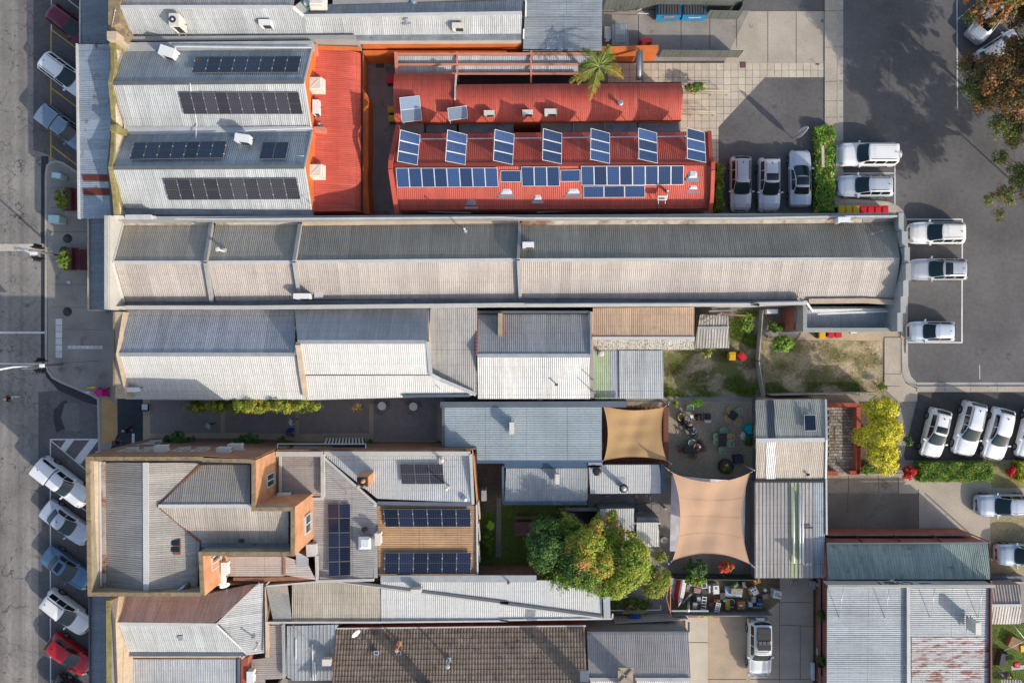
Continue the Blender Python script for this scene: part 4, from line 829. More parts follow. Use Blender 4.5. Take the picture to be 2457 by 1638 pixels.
# upper-floor windows, placed where the photograph shows them
NW=W1('s 205,1095,10').y+.09
for x in (1150,1310,1620,1790,2110,1860,1370):hot_window(f'c1 {x},1035,7.2','',(0,1,0),.95,1.3,6.9 if x not in (1860,1370) else 3.2) if False else None
def nwin(px,z,w=1.0,h=1.3):
    x=U(px,1080,z).x;q=W('s 205,1095,10 485,1095,10 612,1102,10');y=q[0].y+.035 if px<485 else q[2].y+.05
    b=MB();b.bar((x-w/2,y+.05,z+h/2),(x+w/2,y+.05,z+h/2),.1,.08);b.bar((x-w/2,y+.05,z-h/2),(x+w/2,y+.12,z-h/2),.28,.08)
    for d in (-.5,0,.5):b.bar((x+d*w,y+.05,z-h/2),(x+d*w,y+.05,z+h/2),.07,.1)
    f=b.build('window',mFlashW,Ht);mk('pane',*box_vf((x,y+.03,z-h/2),(w,.02,h)),mGlass,f)
for px in (308,352,434,480,566):nwin(px,7.3)
for px in (365,492,520):nwin(px,3.2,1.2,1.5)
for s,nr,w,h,z in (('c2 165,1275,7.0',(1,0,0),1.0,1.7,6.8),('d2 505,140,6.2',(1,0,0),1.4,1.6,6.6),('d1 1945,480,6.8',(1,0,0),1.0,1.7,7.6)):
    p=W1(s);xw={'c2':613,'d2':707,'d1':486}[s.split()[0]];X=U(xw,1200,10).x+.01
    b=MB();y=U(0,TL[s.split()[0]][1]+float(s.split()[1].split(',')[1])/3.734,z).y
    for d in (-1,0,1):b.bar((X+.04,y+d*w/2,z-h/2),(X+.04,y+d*w/2,z+h/2),.1,.07)
    for d in (-1,1):b.bar((X+.04+.05*(d<0),y-w/2,z+d*h/2),(X+.04+.05*(d<0),y+w/2,z+d*h/2),.2,.08)
    f=b.build('window',mFlashW,Ht);mk('pane',*box_vf((X+.02,y,z-h/2),(.02,w,h)),mGlass,f)
lines(Ht,'c1 945,1030,5.6 1180,968,4.4 1390,935,3.4',.12,.08,mFlashW,'awning_edge'); 
for s in ('c1 1440,1012,8.6 1310,1045,9.4','c1 1980,1045,8.8 1900,1065,9.4'):pass
pc=T('street_sign_box','small white-rimmed box light projecting at the hotel corner','sign',base_of('c1 910,1030'));mk('box',*box_vf(tuple(W1('c1 910,1030,5.2')),(.6,.28,.35)),mFlashW,pc);mk('face',*box_vf(tuple(W1('c1 905,1032,5.5')),(.5,.18,.07)),mDark,pc)
bn=T('banner_sign','white vertical banner sign on a post beside the hotel entrance','sign',base_of('c1 1180,980'));mk('banner',*box_vf(tuple(W1('c1 1195,905,2.3')),(.22,.9,.04)),mFlashW,bn);tube(bn,'post',W1('c1 1170,985,0'),W1('c1 1183,975,2.4'),.04,mTrim);mk('foot',*box_vf(tuple(W1('c1 1170,985,.13')),(.5,.2,.06)),mTrim,bn)
# street verandah south of the hotel
aw=T('street_awning','charcoal corrugated street awning below the corner hotel','awning',base_of('d1 870,1200'))
roof(aw,W('d1 802,795,3.5 1010,795,3.8 945,830,3.8 948,2300,3.8 805,2300,3.5'),mAwn3,dirv=(-1,0));lines(aw,'d1 803,795,3.6 806,2300,3.6',.08,.2,mFlashD,'fascia')
# lower wings of the hotel
Hw=T('hotel_rear_wing','single-storey hotel wing with white gabled roof, brick chimney and tan lean-to','building',base_of('c2 1500,1200'))
walls(Hw,W('c2 225,1030,4.6 660,1030,4.6 1990,1005,4.6 2030,1490,4.6 d2 2035,612,4.3 1110,625,4.3 600,655,4.3 560,430,4.3 c2 560,1430,4.4 260,1420,4.6'),mBrickO)
roof(Hw,W('c2 285,1062,4.9 640,1062,4.9 640,1415,4.9 285,1415,4.9'),metal_roof('warm_brown_sheet',(.33,.285,.255),rough=.65,metal=0),dirv=(1,0))
lines(Hw,'c2 235,1040,5.3 655,1040,5.3',.4,.35,mRend,'parapet');lines(Hw,'c2 652,1040,5.3 655,1425,5.3',.3,.3,mRend,'parapet');lines(Hw,'c2 272,1060,5.2 270,1420,5.2',.2,.2,mRend,'parapet')
roof(Hw,W('c2 665,1075,5.0 1135,1490,5.6 d2 1108,615,5.0 620,650,4.6 600,430,4.6 560,430,4.6 c2 560,1440,4.6 665,1430,4.7'),metal_roof('pale_wing_sheet',(.36,.345,.32),rough=.6,metal=0),dirv=(1,0))
roof(Hw,W('c2 668,1055,4.8 1965,1055,4.8 1985,1475,5.2 1140,1440,5.3'),mWhite,dirv=(0,1))
lines(Hw,'c2 664,1075,5.1 1130,1490,5.65 d2 1112,-10,5.7',.2,.06,mFlashW,'hip_cap')
lines(Hw,'c2 665,1035,5.15 1975,1035,5.15',.34,.3,mRend,'parapet');lines(Hw,'c2 1978,1040,5.2 1998,1490,5.2',.22,.3,mRend,'parapet');lines(Hw,'c2 1140,1480,5.35 2000,1490,5.25',.3,.12,mFlashD,'gutter')
strip(Hw,'north_wall',W('c2 200,1012,4.7 1000,1008,4.7 1995,1008,4.7'),.1,0,mBrickB)
lines(Hw,'d2 597,425,4.9 603,655,4.9 1110,640,5.0',.22,.25,mRend,'parapet')
walls(Hw,W('d2 500,330,5.1 590,325,5.1 592,430,5.1 505,440,5.1'),mFlashW,zb=4,cap=1,name='parapet_step');walls(Hw,W('c2 555,1432,5.0 660,1428,5.0 660,1450,5.0 555,1455,5.0'),mRend,zb=4,cap=1,name='parapet_step')
roof(Hw,W('c2 1143,1502,5.0 2020,1502,5.0 d2 2035,612,4.4 1148,612,4.4'),mTan2,kind='rib',dirv=(1,0))
lines(Hw,'c2 1122,1490,5.1 d2 1125,625,4.9',.32,.1,mFlash,'valley_flashing');lines(Hw,'c2 2030,1490,5.0 d2 2040,612,4.6',.12,.3,mFlashW,'barge_cap')
b_=MB()
for i in range(3):b_.bar(W1(f'd2 2048,{-60+190*i},3.4'),W1(f'd2 2060,{90+190*i},3.4'),.06,1.0)
b_.build('window',mFlashW,Hw)
lw=T('lightwell_roofs','small sheltered roofs in the light well south of the hotel parapet','roof',base_of('d2 150,520'))
roof(lw,W('d1 1990,432,5.4 2315,432,5.4 d2 300,432,5.4 298,610,5.2 d1 2060,610,5.2'),mCream,dirv=(1,0));roof(lw,W('d2 315,430,5.3 520,500,5.3 590,640,5.0 315,600,5.0'),mBrownR,dirv=(1,0));roof(lw,W('d2 415,385,5.5 525,400,5.5 525,520,5.3 412,510,5.3'),mFlash if False else mZincLt,kind='flat',dirv=(1,0))
walls(lw,W('d2 295,430,5.6 312,430,5.6 312,610,5.4 295,610,5.4'),mBrickB,cap=1,name='dividing_wall');walls(lw,W('d1 2090,622,5.0 2315,622,5.0 d2 590,610,5.0 590,640,5.0 130,660,5 d1 2090,650,5.0'),mBrickB,cap=1,name='brick_wall')
walls(lw,W('d1 1990,440,5.0 2315,436,5.0 d2 590,436,5.0 590,640,4.6 d1 1850,760,4.6'),mRendC,cap=None,name='wall')
# X: beige and white long roof south of the hotel wing
X=T('long_rear_building','long low roof, stained beige at left and white at right with a diagonal coping','building',base_of('d2 1200,850'))
walls(X,W('d2 130,690,4.0 600,655,4.0 1165,650,4.0 2315,640,4.0 d3 975,640,4.0 970,985,4.0 d2 2315,1008,4.0 135,1020,4.0'),mBrickB)
roof(X,W('d2 140,690,4.3 372,672,4.3 378,1015,4.15 148,1018,4.15'),M('mottled_flat_roof',(.26,.27,.26),rough=.8,var=.2,finev=.2,stain=[((.40,.31,.22),.45,.8),((.38,.38,.36),.36,2)]),kind='flat',dirv=(0,1))
roof(X,W('d2 375,668,4.3 750,658,4.3 1168,715,4.3 1170,1015,4.1 380,1018,4.1'),metal_roof('khaki_sheet',(.36,.32,.255),rough=.75,metal=0),dirv=(0,-1))
roof(X,W('d2 1170,645,4.7 d3 915,645,4.6 915,985,4.55 300,890,4.55 d2 2315,845,4.6 1170,700,4.65'),mWhite,dirv=(0,-1));roof(X,W('d2 1172,718,4.3 2315,870,4.3 d3 900,980,4.25 900,985,4.2 d2 2315,1005,4.15 1172,1012,4.15'),mWhite,dirv=(0,-1))
lines(X,'d2 760,655,4.6 1168,710,4.6 2315,862,4.6 d3 0,862,4.6 900,985,4.55',.13,.14,mFlashW,'coping');lines(X,'d2 780,650,4.66 1168,696,4.72 2315,850,4.72 d3 0,848,4.72 910,970,4.66',.22,.05,mGreyD,'valley_gutter')
lines(X,'d2 1170,632,4.9 2315,632,4.9 d3 325,632,4.9',.55,.12,mFlashB if False else mFlash,'parapet_cap');lines(X,'d3 952,790,4.8 958,985,4.7',.55,.12,mFlash,'parapet_cap')
lines(X,'d2 135,700,4.5 600,660,4.5',.12,.12,mFlashW,'parapet_cap');lines(X,'d2 190,640,4.5 135,700,4.5',.12,.12,mFlashW,'parapet_cap');lines(X,'d2 140,1024,4.3 1170,1022,4.3 2315,1010,4.3 d3 0,1003,4.3 1005,990,4.3 1008,945,4.3',.13,.12,mFlashW,'gutter')
# Y: hipped house at lower left
Y=T('corner_shop','hipped shop roof with brown weathered north slope and pale grey south and east slopes','building',base_of('d1 1700,1050'))
walls(Y,W('d1 1110,800,4.9 2300,665,4.9 d2 120,665,4.8 128,1308,4.8 d1 2215,1308,4.8 1110,1308,4.8 1040,1035,6.4'),mRendC)
roof(Y,W('d1 1115,800,5.0 1830,795,5.0 d2 0,668,5.0 118,655,5.0 d1 1940,1042,6.6 1035,1032,6.6'),mBrownR,dirv=(0,1));roof(Y,W('d1 1035,1036,6.6 1938,1045,6.6 2215,1302,5.0 1115,1302,5.0'),mZincLt,dirv=(0,-1));roof(Y,W('d1 1942,1044,6.6 2315,668,5.0 d2 120,665,5.0 128,1308,5.0 d1 2218,1302,5.0'),mZincLt,dirv=(1,0))
capline(Y,'d1 1035,1034,6.65 1940,1043,6.65',.25,mFlashW);capline(Y,'d1 2330,668,5.1 1940,1043,6.65 2216,1302,5.1',.16,mFlashW,'hip_cap')
walls(Y,W('d1 985,835,6.4 1060,800,6.4 1075,930,6.4 1035,1034,7.0 1100,1200,6.0 1110,1310,6.0 1080,2300,6.0 1000,2300,6.4'),mRend if False else mRendC,cap=1,name='front_parapet');strip(Y,'mossy_coping',W('d1 950,830,6.6 955,2300,6.6'),.4,0,mTopY,flip=False);strip(Y,'coping',W('d1 975,830,6.55 1000,2300,6.5'),.2,0,mRendG,flip=False)
lines(Y,'d1 1140,1308,5.1 2210,1306,5.1',.3,.14,mFlashD,'gutter');lines(Y,'d2 125,660,5.1 133,1310,5.1',.08,.12,mTrim,'gutter')
walls(Y,W('d1 1105,1320,4.6 2150,1318,4.6 2150,1345,4.6 1100,1342,4.6'),mRendC,cap=1,name='parapet');mk('vent_box',*box_vf(tuple(W1('d1 1632,1150,5.8')),(.38,.38,.35)),mFlash,Y)
lines(Y,'d1 2165,1345,4.9 2225,1300,5.1',.14,.1,mFlashW,'downpipe')
Z=T('white_roof_shop','shop under plain blue-white ribbed roof cut by the bottom edge, orange brick end wall','building',base_of('d1 1600,1450'))
walls(Z,W('d1 1095,1352,4.3 2150,1352,4.3 2165,2200,4.3 1080,2200,4.3'),mBrickR);roof(Z,W('d1 1092,1350,4.5 2120,1350,4.5 2115,2200,4.3 1078,2200,4.3'),metal_roof('blue_white_sheet',(.42,.43,.43),rough=.5),kind='rib',dirv=(0,-1));lines(Z,'d1 2140,1345,4.6 2135,2200,4.4',.2,.14,mFlashD,'gutter')
walls(Z,W('d1 2160,1345,4.4 2220,1345,4.4 2225,2200,4.4 2155,2200,4.4'),mBrickR,cap=1,name='brick_parapet')
Z2=T('narrow_shed','narrow warm grey corrugated roof squeezed beside the hipped shop','shed',base_of('d2 200,1200'))
walls(Z2,W('d2 135,1045,3.2 285,1040,3.2 290,1530,3.2 d2 -60,2000,3.2 d1 2250,1400,3.2 d2 135,1350,3.2'),mRendG);roof(Z2,W('d2 172,1048,3.4 288,1045,3.4 292,1525,3.3 140,1530,3.3 140,2000,3.3 -60,2000,3.3 -50,1360,3.4 130,1345,3.4 172,1335,3.4'),metal_roof('warm_pink_grey_sheet',(.32,.28,.255),rough=.65,metal=0),dirv=(1,0));lines(Z2,'d2 155,1045,3.6 155,1335,3.6',.28,.2,mRendC,'parapet');lines(Z2,'d2 145,1022,3.7 285,1030,3.7',.25,.2,mFlash,'parapet')
V3=T('wide_rib_roof','silver wide-ribbed flat roof with scattered pipes beside the tiled roof','roof',base_of('d2 550,1300'))
walls(V3,W('d2 300,1042,3.4 820,1042,3.4 770,1100,3.4 755,1545,3.2 380,1545,3.2 300,1520,3.2'),mRendG);roof(V3,W('d2 318,1055,3.6 540,1050,3.6 800,1040,3.6 765,1090,3.6 755,1540,3.4 380,1545,3.4 322,1500,3.4'),mZincLt,kind='wide',dirv=(0,-1));lines(V3,'d2 300,1035,3.9 305,1520,3.7',.18,.25,mFlash,'edge_wall');lines(V3,'d2 296,1030,3.8 1170,1028,3.8',.1,.12,mFlashD,'gutter')
for s in ('d2 558,1220,3.7 567,1545,3.6','d2 578,1380,3.7 590,1545,3.6','d2 412,1175,3.7 412,1350,3.65'):lines(V3,s,.08,.06,mPipeW,'loose_pipe')
# tiled roof
tileM=M('concrete_roof_tile',(.22,.165,.12),rough=.9,var=.22,scale=1.2,fine=14,finev=.2,rand=.22,stain=[((.32,.25,.19),.40,1.2),((.075,.065,.055),.42,1.4)])
Tl=T('tiled_roof_house','house under brown concrete tiles in even rows, cut by the bottom edge','building',base_of('d2 1500,1400'))
walls(Tl,W('d2 770,1085,3.2 d3 765,1062,3.2 770,2200,3.4 d2 740,2200,3.4'),mBrickR)
lines(Tl,'d2 768,1078,3.45 d3 768,1054,3.45',.12,.12,mFlashW,'gutter')
p00=W1('d2 768,1085,3.4');p10=W1('d3 768,1060,3.4');rise=math.tan(math.radians(20));wx=p10.x-p00.x
tw=.247;tl=.40;nC=int(wx/tw);ncR=17;vv=[];ff=[]
tprof=[(0,.0),(.05,.0),(.09,.035),(.15,.045),(.21,.03),(.247,.0)]
tv=[];tf=[]
for (u,h) in tprof:tv+=[(u,0,h+.035),(u,tl+.05,h)]
for i in range(5):tf.append((2*i,2*i+2,2*i+3,2*i+1))
b0=len(tv)
for (u,h) in tprof:tv+=[(u,0,h-.0)]
for i in range(5):tf.append((b0+i,b0+i+1,2*i+2,2*i))
tile_me=mesh('roof_tile',tv,tf,tileM);stuff=MB();sl=(Vector((0,-1,rise))).normalized();cntT=0
Rt=Matrix((Vector((1,0,0)),-sl,Vector((1,0,0)).cross(-sl))).transposed()
for j in range(ncR):
    for i in range(nC):
        base=p00+Vector((tw*i+.02,0,0))+sl*(tl*(j+1))+Vector((0,(p10.y-p00.y)*i/nC,.06+random.uniform(-.004,.004)))
        mt=Matrix.Translation(base) @ (Matrix.Rotation(0,4,'Z')) @ Rt.to_4x4()
        # tiles lie with their lower lip to the north
        if cntT<300 and j<4:
            o=link(bpy.data.objects.new('roof_tile',tile_me),Tl);o.matrix_basis=mt @ Matrix.Rotation(math.pi,4,'Z') @ Matrix.Translation((-tw,-tl,0));cntT+=1
        else:
            m2=mt @ Matrix.Rotation(math.pi,4,'Z') @ Matrix.Translation((-tw,-tl,0));stuff.add([m2 @ Vector(q) for q in tv],tf)
o=stuff.build('roof_tile',tileM,Tl);o['kind']='stuff'
AB=T('grey_roof_building','grey corrugated roof beside the tiled house with pale lower slope at the bottom edge','building',base_of('d3 1240,1300'))
walls(AB,W('d3 778,1118,3.4 1688,1112,3.4 1705,1530,4.3 1700,2200,3.6 785,2200,3.6'),mRendG)
roof(AB,W('d3 776,1118,3.5 1688,1110,3.5 1703,1528,4.5 790,1528,4.5'),metal_roof('plain_grey_sheet',(.33,.31,.295),rough=.6),dirv=(0,1));roof(AB,W('d3 790,1540,4.5 1703,1540,4.5 1700,2100,3.4 790,2100,3.4'),metal_roof('pinkish_sheet',(.48,.43,.39),rough=.6,metal=0),dirv=(0,-1));capline(AB,'d3 790,1532,4.55 1705,1532,4.55',.3,mFlash);lines(AB,'d3 776,1112,3.6 1690,1108,3.6 1690,1020,3.4',.14,.12,mFlashD,'gutter')
ch=T('chimney','square concrete chimney cap with crossed ribs at the bottom edge','chimney',base_of('d3 1122,1500'))
mk('chimney_stack',*box_vf(tuple(W1('d3 1122,1500,3.2')),(1.05,1.15,3.0)),mConcT,ch);p=W1('d3 1122,1500,6.2')
mk('cap',*box_vf((p.x,p.y,6.2),(1.2,1.3,.1)),mConcT,ch)
for a in (1,-1):bar(ch,'rib',(p.x-.5,p.y-.5*a,6.36),(p.x+.5,p.y+.5*a,6.36),.14,.12,mConcG)
c2_=T('chimney','tall dark topped chimney at the bottom edge where tiles meet the grey roof','chimney',base_of('d3 755,1500'));mk('chimney_stack',*box_vf(tuple(W1('d3 755,1500,3')),(.6,.8,4.2)),mBrickB,c2_);mk('cap',*box_vf(tuple(W1('d3 755,1500,7.2')),(.7,.9,.12)),mFlashD,c2_)
c3_=T('roof_cowl','round dark cowl on the tiled roof at the bottom edge','vent',base_of('d2 1610,1520'));p=W1('d2 1610,1525,3.5');tube(c3_,'base',p,p+Vector((0,0,3.2)),.42,mFlashD,16);p2=p+Vector((0,0,3.2));tube(c3_,'cap',p2,p2+Vector((0,0,.35)),.5,mFlashD,16,.2)
# fences
mFenceP=M('fence_sheet',(.12,.13,.115),rough=.6,var=.1,rand=.08)
def fence(label,s,h,mat=mFenceP,name='metal_fence',pw=.33,zs=0.0):
    p=[U(q.x/SCL+CX,CY-q.y/SCL,0) for q in W(s,0)];f=T(name,label,'fence',p[0]);n=0
    for a,b in zip(p,p[1:]):
        L_=(b-a).length;d=(b-a)/L_;k=max(1,int(L_/pw));w=L_/k
        for i in range(k):
            c=a+d*w*(i+.5);mk('fence_panel',*bar_vf(c-d*(w*.47)+Vector((0,0,h/2)),c+d*(w*.47)+Vector((0,0,h/2)),.03+.02*(i % 2),h),mat,f)
        bar(f,'rail',a+Vector((0,0,h)),b+Vector((0,0,h)),.07,.06,mat);bar(f,'rail',a+Vector((0,0,.15)),b+Vector((0,0,.15)),.06,.06,mat)
        for q in ([a]+[a+d*(L_*i/max(1,int(L_/2.4))) for i in range(1,int(L_/2.4))]+[b]):mk('post',*box_vf((q.x,q.y,0),(.08,.08,h+.05)),mat,f)
    return f
fence('dark grey-green sheet fence above the blue dumpsters along the top yard','s 1448,24 1766,27 1766,38',2.0)
fence('dark grey-green sheet fence along the lower side of the bin yard','s 1581,137 1770,138',1.5)
fence('short grey-green gate panel right of the blue dumpsters','s 1692,45 1768,47',1.6)
fence('weathered grey fence dividing the grassy yard from the dirt track','s 1822,745 1812,865 1826,950',1.0,M('pale_paling',(.42,.40,.36),rough=.9,var=.2),'paling_fence',.2)
fence('pale capped fence running along the south side of the dirt track','s 1836,944 2078,939',1.8,M('pinkish_fence',(.40,.35,.32),rough=.8,var=.12))
fence('corrugated fence beside the courtyard west of the gabled cottage','s 1806,958 1806,1150',1.8,metal_roof('fence_blue',(.40,.45,.50)),'metal_fence')
fence('grey concrete sleeper fence along the bottom of the junk yard','j 170,740 1970,745',1.2,M('grey_sleeper',(.26,.26,.27),rough=.8,var=.2))
fence('low dark fence between the shade sail garden and the junk yard','s 1612,1376 1806,1378',1.5,M('dark_green_fence',(.045,.07,.06),rough=.7))
fence('tall grey fence along the east side of the shade sail yard','s 1800,1152 1800,1375',2.2,mWoodG,'paling_fence',.25)
fence('white topped fence running along the narrow rear yard','s 1470,1478 1640,1469',1.6,M('cream_fence',(.55,.50,.46),rough=.7))
fence('thin side fence along the lawn south edge','s 1195,1366 1290,1368',1.4,mWoodG,'paling_fence',.3)
fence('white sheet fence near the dark blue courtyard corner','e 1690,100 1690,560',1.7,metal_roof('fence_blue',(.40,.45,.50)))
# brick courtyard garden at centre right
gw=T('brick_garden_wall','low red brick garden wall with flat capped top round the stone paved courtyard','wall',base_of('l 1900,1200'))
capB=M('brick_capping',(.36,.085,.05),rough=.9,var=.15,fine=12,finev=.15,rand=.12)
for s in ('l 1370,485,.7 1925,485,.7','l 1908,500,.7 1908,1568,.7','c4 930,920,.7 928,1168,.7','c4 940,1160,.7 855,1160,.7','c4 755,1162,.7 650,1162,.7'):
    a,b=W(s);L_=(b-a).length;d=(b-a)/L_;n_=max(1,int(L_/.12));bar(gw,'wall',a-Vector((0,0,.38)),b-Vector((0,0,.38)),.3,.66,mBrickR)
    if n_>60:n_=60
    for i in range(n_):c=a+d*L_*(i+.5)/n_;mk('brick',*bar_vf(c-d*(L_/n_*.46),c+d*(L_/n_*.46),.36,.09),capB,gw)
stoneM=M('garden_paver',(.27,.24,.20),rough=.9,var=.2,fine=9,finev=.2,rand=.35)
gp=flat('courtyard_paving',W('l 1375,510 1885,510 1885,1568 c4 925,1165 650,1165'),.03,mMulch)
pp0=W1('l 1385,520');x1=W1('l 1870,520').x;y1=W1('c4 700,1158').y;row=0;y=pp0.y;cnt=0;rs=MB()
while y>y1:
    x=pp0.x-(row % 2)*.18
    while x<x1:
        w_=random.uniform(.32,.42)
        if x>pp0.x-.05 and x+w_<x1+.1:
            vf=box_vf((x+w_/2,y-.13,.03),(w_-.035,.225,.03+random.uniform(0,.01)),random.uniform(-.03,.03))
            if cnt<300:mk('paving_stone',*vf,stoneM,gp);cnt+=1
            else:rs.add(*vf)
        x+=w_
    y -= .27;row+=1
if rs.v:o=rs.build('paving_stone',stoneM,gp);o['kind']='stuff'
# timber pergola posts in the courtyard
lines(gw,'c4 722,765,1.2 728,960,1.2',.12,.12,mWood,'timber_rail')
# ------------------------------------------------------------------ solar arrays
def solar_mat(name,col,line,lw=.06,mid=False):
    m=bpy.data.materials.new(name);m.use_nodes=True;N=m.node_tree.nodes;L=m.node_tree.links;b=N['Principled BSDF']
    b.inputs['Roughness'].default_value=.12;b.inputs['Specular IOR Level'].default_value=.45
    uv=N.new('ShaderNodeUVMap');br=N.new('ShaderNodeTexBrick');br.offset=0;br.inputs['Scale'].default_value=1
    br.inputs['Mortar Size'].default_value=lw/2;br.inputs['Mortar Smooth'].default_value=0;br.inputs['Brick Width'].default_value=1;br.inputs['Row Height'].default_value=1
    br.inputs['Color1'].default_value=(*col,1);br.inputs['Color2'].default_value=(col[0]*1.15,col[1]*1.1,col[2]*1.15,1);br.inputs['Mortar'].default_value=(*line,1)
    L.new(uv.outputs[0],br.inputs[0])
    oi=N.new('ShaderNodeObjectInfo');r=N.new('ShaderNodeMapRange');r.inputs[3].default_value=.6;r.inputs[4].default_value=1.5;L.new(oi.outputs['Random'],r.inputs[0])
    q=N.new('ShaderNodeVectorMath');q.operation='SCALE';L.new(br.outputs[0],q.inputs[0]);L.new(r.outputs[0],q.inputs['Scale']);L.new(q.outputs[0],b.inputs['Base Color'])
    return m
sBlue=solar_mat('blue_cells',(.014,.038,.105),(.07,.11,.19),.09)
sNavy=solar_mat('navy_cells',(.006,.010,.026),(.05,.06,.09),.10)
sBlk=solar_mat('black_cells',(.022,.021,.025),(.12,.115,.12),.12)
sPale=solar_mat('pale_cells',(.20,.26,.34),(.35,.40,.46),.10)
def array(label,s,nx,ny,gm,fm,cu=6,cv=10,group=None,legs=False,mid=False,lift=.2,fw=.032):
    tl,tr,br_,bl=W(s);c=(tl+tr+br_+bl)/4;t=T('solar_array',label,'solar panels',(c.x,c.y,0),group)
    n=(tr-tl).cross(bl-tl).normalized()
    if n.z<0:n=-n
    up=n*lift
    def P(u,v):return tl*(1-u)*(1-v)+tr*u*(1-v)+br_*u*v+bl*(1-u)*v+up
    for i in range(nx):
        for j in range(ny):
            e=.006;u0,u1,v0,v1=(i+e)/nx,(i+1-e)/nx,(j+e)/ny,(j+1-e)/ny
            q=[P(u0,v0),P(u1,v0),P(u1,v1),P(u0,v1)];lx=(q[1]-q[0]).length;ly=(q[3]-q[0]).length
            a,b=fw/lx,fw/ly
            def R_(x,y):return q[0]*(1-x)*(1-y)+q[1]*x*(1-y)+q[2]*x*y+q[3]*(1-x)*y
            def ring(x0,y0,x1,y1,off):return [R_(x0,y0)+n*off,R_(x1,y0)+n*off,R_(x1,y1)+n*off,R_(x0,y1)+n*off]
            v=ring(0,0,1,1,0)+ring(a,b,1-a,1-b,0)+ring(0,0,1,1,-.04)+ring(a,b,1-a,1-b,-.004)
            f=[(k,(k+1) % 4,4+(k+1) % 4,4+k)[::-1] for k in range(4)]+[(k,(k+1) % 4,8+(k+1) % 4,8+k) for k in range(4)]+[(12,15,14,13)]
            halves=1
            if mid:
                m0=.5-b/3;m1=.5+b/3;k0=len(v);v+=[R_(a,m0)+n*.001,R_(1-a,m0)+n*.001,R_(1-a,m1)+n*.001,R_(a,m1)+n*.001];f.append((k0,k0+3,k0+2,k0+1))
            uvs=[(0,0)]*12+[(0,0),(cu,0),(cu,cv),(0,cv)]+([(0,0)]*4 if mid else [])
            o=mk('solar_panel',v,f,[fm,gm],t,uv=uvs);o.data.polygons[8].material_index=1
    for v in (.25,.75):bar(t,'rail',P(-.004,v)-n*.06,P(1.004,v)-n*.06,.04,.04,mAlu)
    if nx>2 and mid:
        cl=MB()
        for i in range(nx+1):
            for v in (.27,.77):p=P(i/nx,v)+n*.012;cl.box(tuple(p-Vector((0,0,.01))),(.07,.07,.02))
        cl.build('clamps',mAlu,t)
    if legs:
        for (u,v) in ((.05,.1),(.95,.1),(.05,.9),(.95,.9)):
            p=P(u,v);lm=MB();lm.tube(p-n*.05,(p.x,p.y,min(p.z-.1,legs)),.03,6);lm.build('leg',mAlu,t)
    return t
mFrameB=M('thin_frame',(.13,.13,.14),rough=.5)
array('topmost solar array, navy panels on the first slope of the twin-gabled shop','a1 1762,525,5.85 a2 466,520,5.85 433,667,6.65 a1 1725,670,6.65',8,1,sNavy,mFrameB,6,12,mid=True)
array('long brown-black solar array on the sunny slope below the first gable ridge','a1 1603,820,6.62 a2 440,822,6.62 480,1020,5.75 a1 1655,1020,5.75',10,1,sBlk,mFrameB,6,12,mid=True)
array('navy solar array on the shaded slope of the second gable, left of a roof unit','a1 1212,1292,5.86 2040,1280,5.86 2005,1430,6.68 1170,1445,6.72',7,1,sNavy,mFrameB,6,12,mid=True)
array('small two-panel navy solar array right of a roof unit on the twin-gabled shop','a2 120,1290,5.92 355,1288,5.92 325,1438,6.75 87,1440,6.75',2,1,sNavy,mFrameB,6,12,mid=True)
array('lowest brown-black solar array on the twin-gabled shop, just above the beige building','b1 1467,103,6.55 b2 420,95,6.55 460,285,5.62 b1 1518,292,5.62',10,1,sBlk,mFrameB,6,12,mid=True)
G_='tilted solar racks along the north slope of the red roof'
racks=['a2 1345,1162,7.0 1527,1210,6.0 1500,1482,5.9 1317,1447,6.5','a2 1768,1162,7.0 1947,1207,6.0 1930,1480,5.9 1748,1445,6.5','a2 2192,1158,7.0 2370,1203,6.0 2355,1478,5.9 2178,1440,6.5',
         'a3 385,1150,7.0 556,1196,6.0 552,1472,5.9 377,1435,6.5','a3 812,1148,7.0 984,1193,6.0 984,1468,5.9 808,1430,6.5','a3 1238,1146,7.0 1406,1190,6.0 1413,1465,5.9 1242,1427,6.5','a3 1673,1144,7.0 1833,1186,6.0 1847,1460,5.9 1676,1423,6.5']
ordn=['leftmost','second','third','fourth (middle)','fifth','sixth','rightmost']
for k,s in enumerate(racks):array(ordn[k]+' of the seven tilted three-panel solar racks on the red roof',s,1,3,sBlue,mAlu,10,6,G_,legs=4.8,lift=0)
array('pair of pale tilted solar panels on the left end of the upper red roof','a2 1337,875,5.3 1520,856,5.0 1543,1080,4.6 1358,1100,4.9',1,2,sPale,mAlu,10,6,legs=3.9,lift=0)
array('single glinting tilted solar panel on the upper red roof','a2 1768,970,5.3 1942,945,5.0 1952,1060,4.7 1780,1085,5.0',1,1,sPale,mAlu,10,6,legs=3.9,lift=0)
zr=lambda y:5.6-(y)*(1.5/300)
array('row of eight blue solar panels at the left of the red roof south slope','b2 1307,5,5.55 2215,3,5.55 2226,176,4.75 1322,180,4.75',8,1,sBlue,mAlu,6,10)
array('landscape blue solar panel between the eight-panel row and the three-panel row','b2 2243,28,5.4 b3 185,28,5.4 188,132,4.95 b2 2245,132,4.95',1,1,sBlue,mAlu,10,6)
array('three blue solar panels in the middle of the red roof south slope','a3 188,1488,5.6 528,1487,5.6 b3 533,170,4.8 195,170,4.8',3,1,sBlue,mAlu,6,10)
array('landscape blue solar panel between the three-panel row and the right-hand row','a3 538,1518,5.45 717,1515,5.45 b3 718,128,5.0 540,130,5.0',1,1,sBlue,mAlu,10,6)
array('row of eight blue solar panels at the right of the red roof south slope','a3 722,1482,5.62 1642,1478,5.62 b3 1640,157,4.85 728,162,4.85',8,1,sBlue,mAlu,6,10)
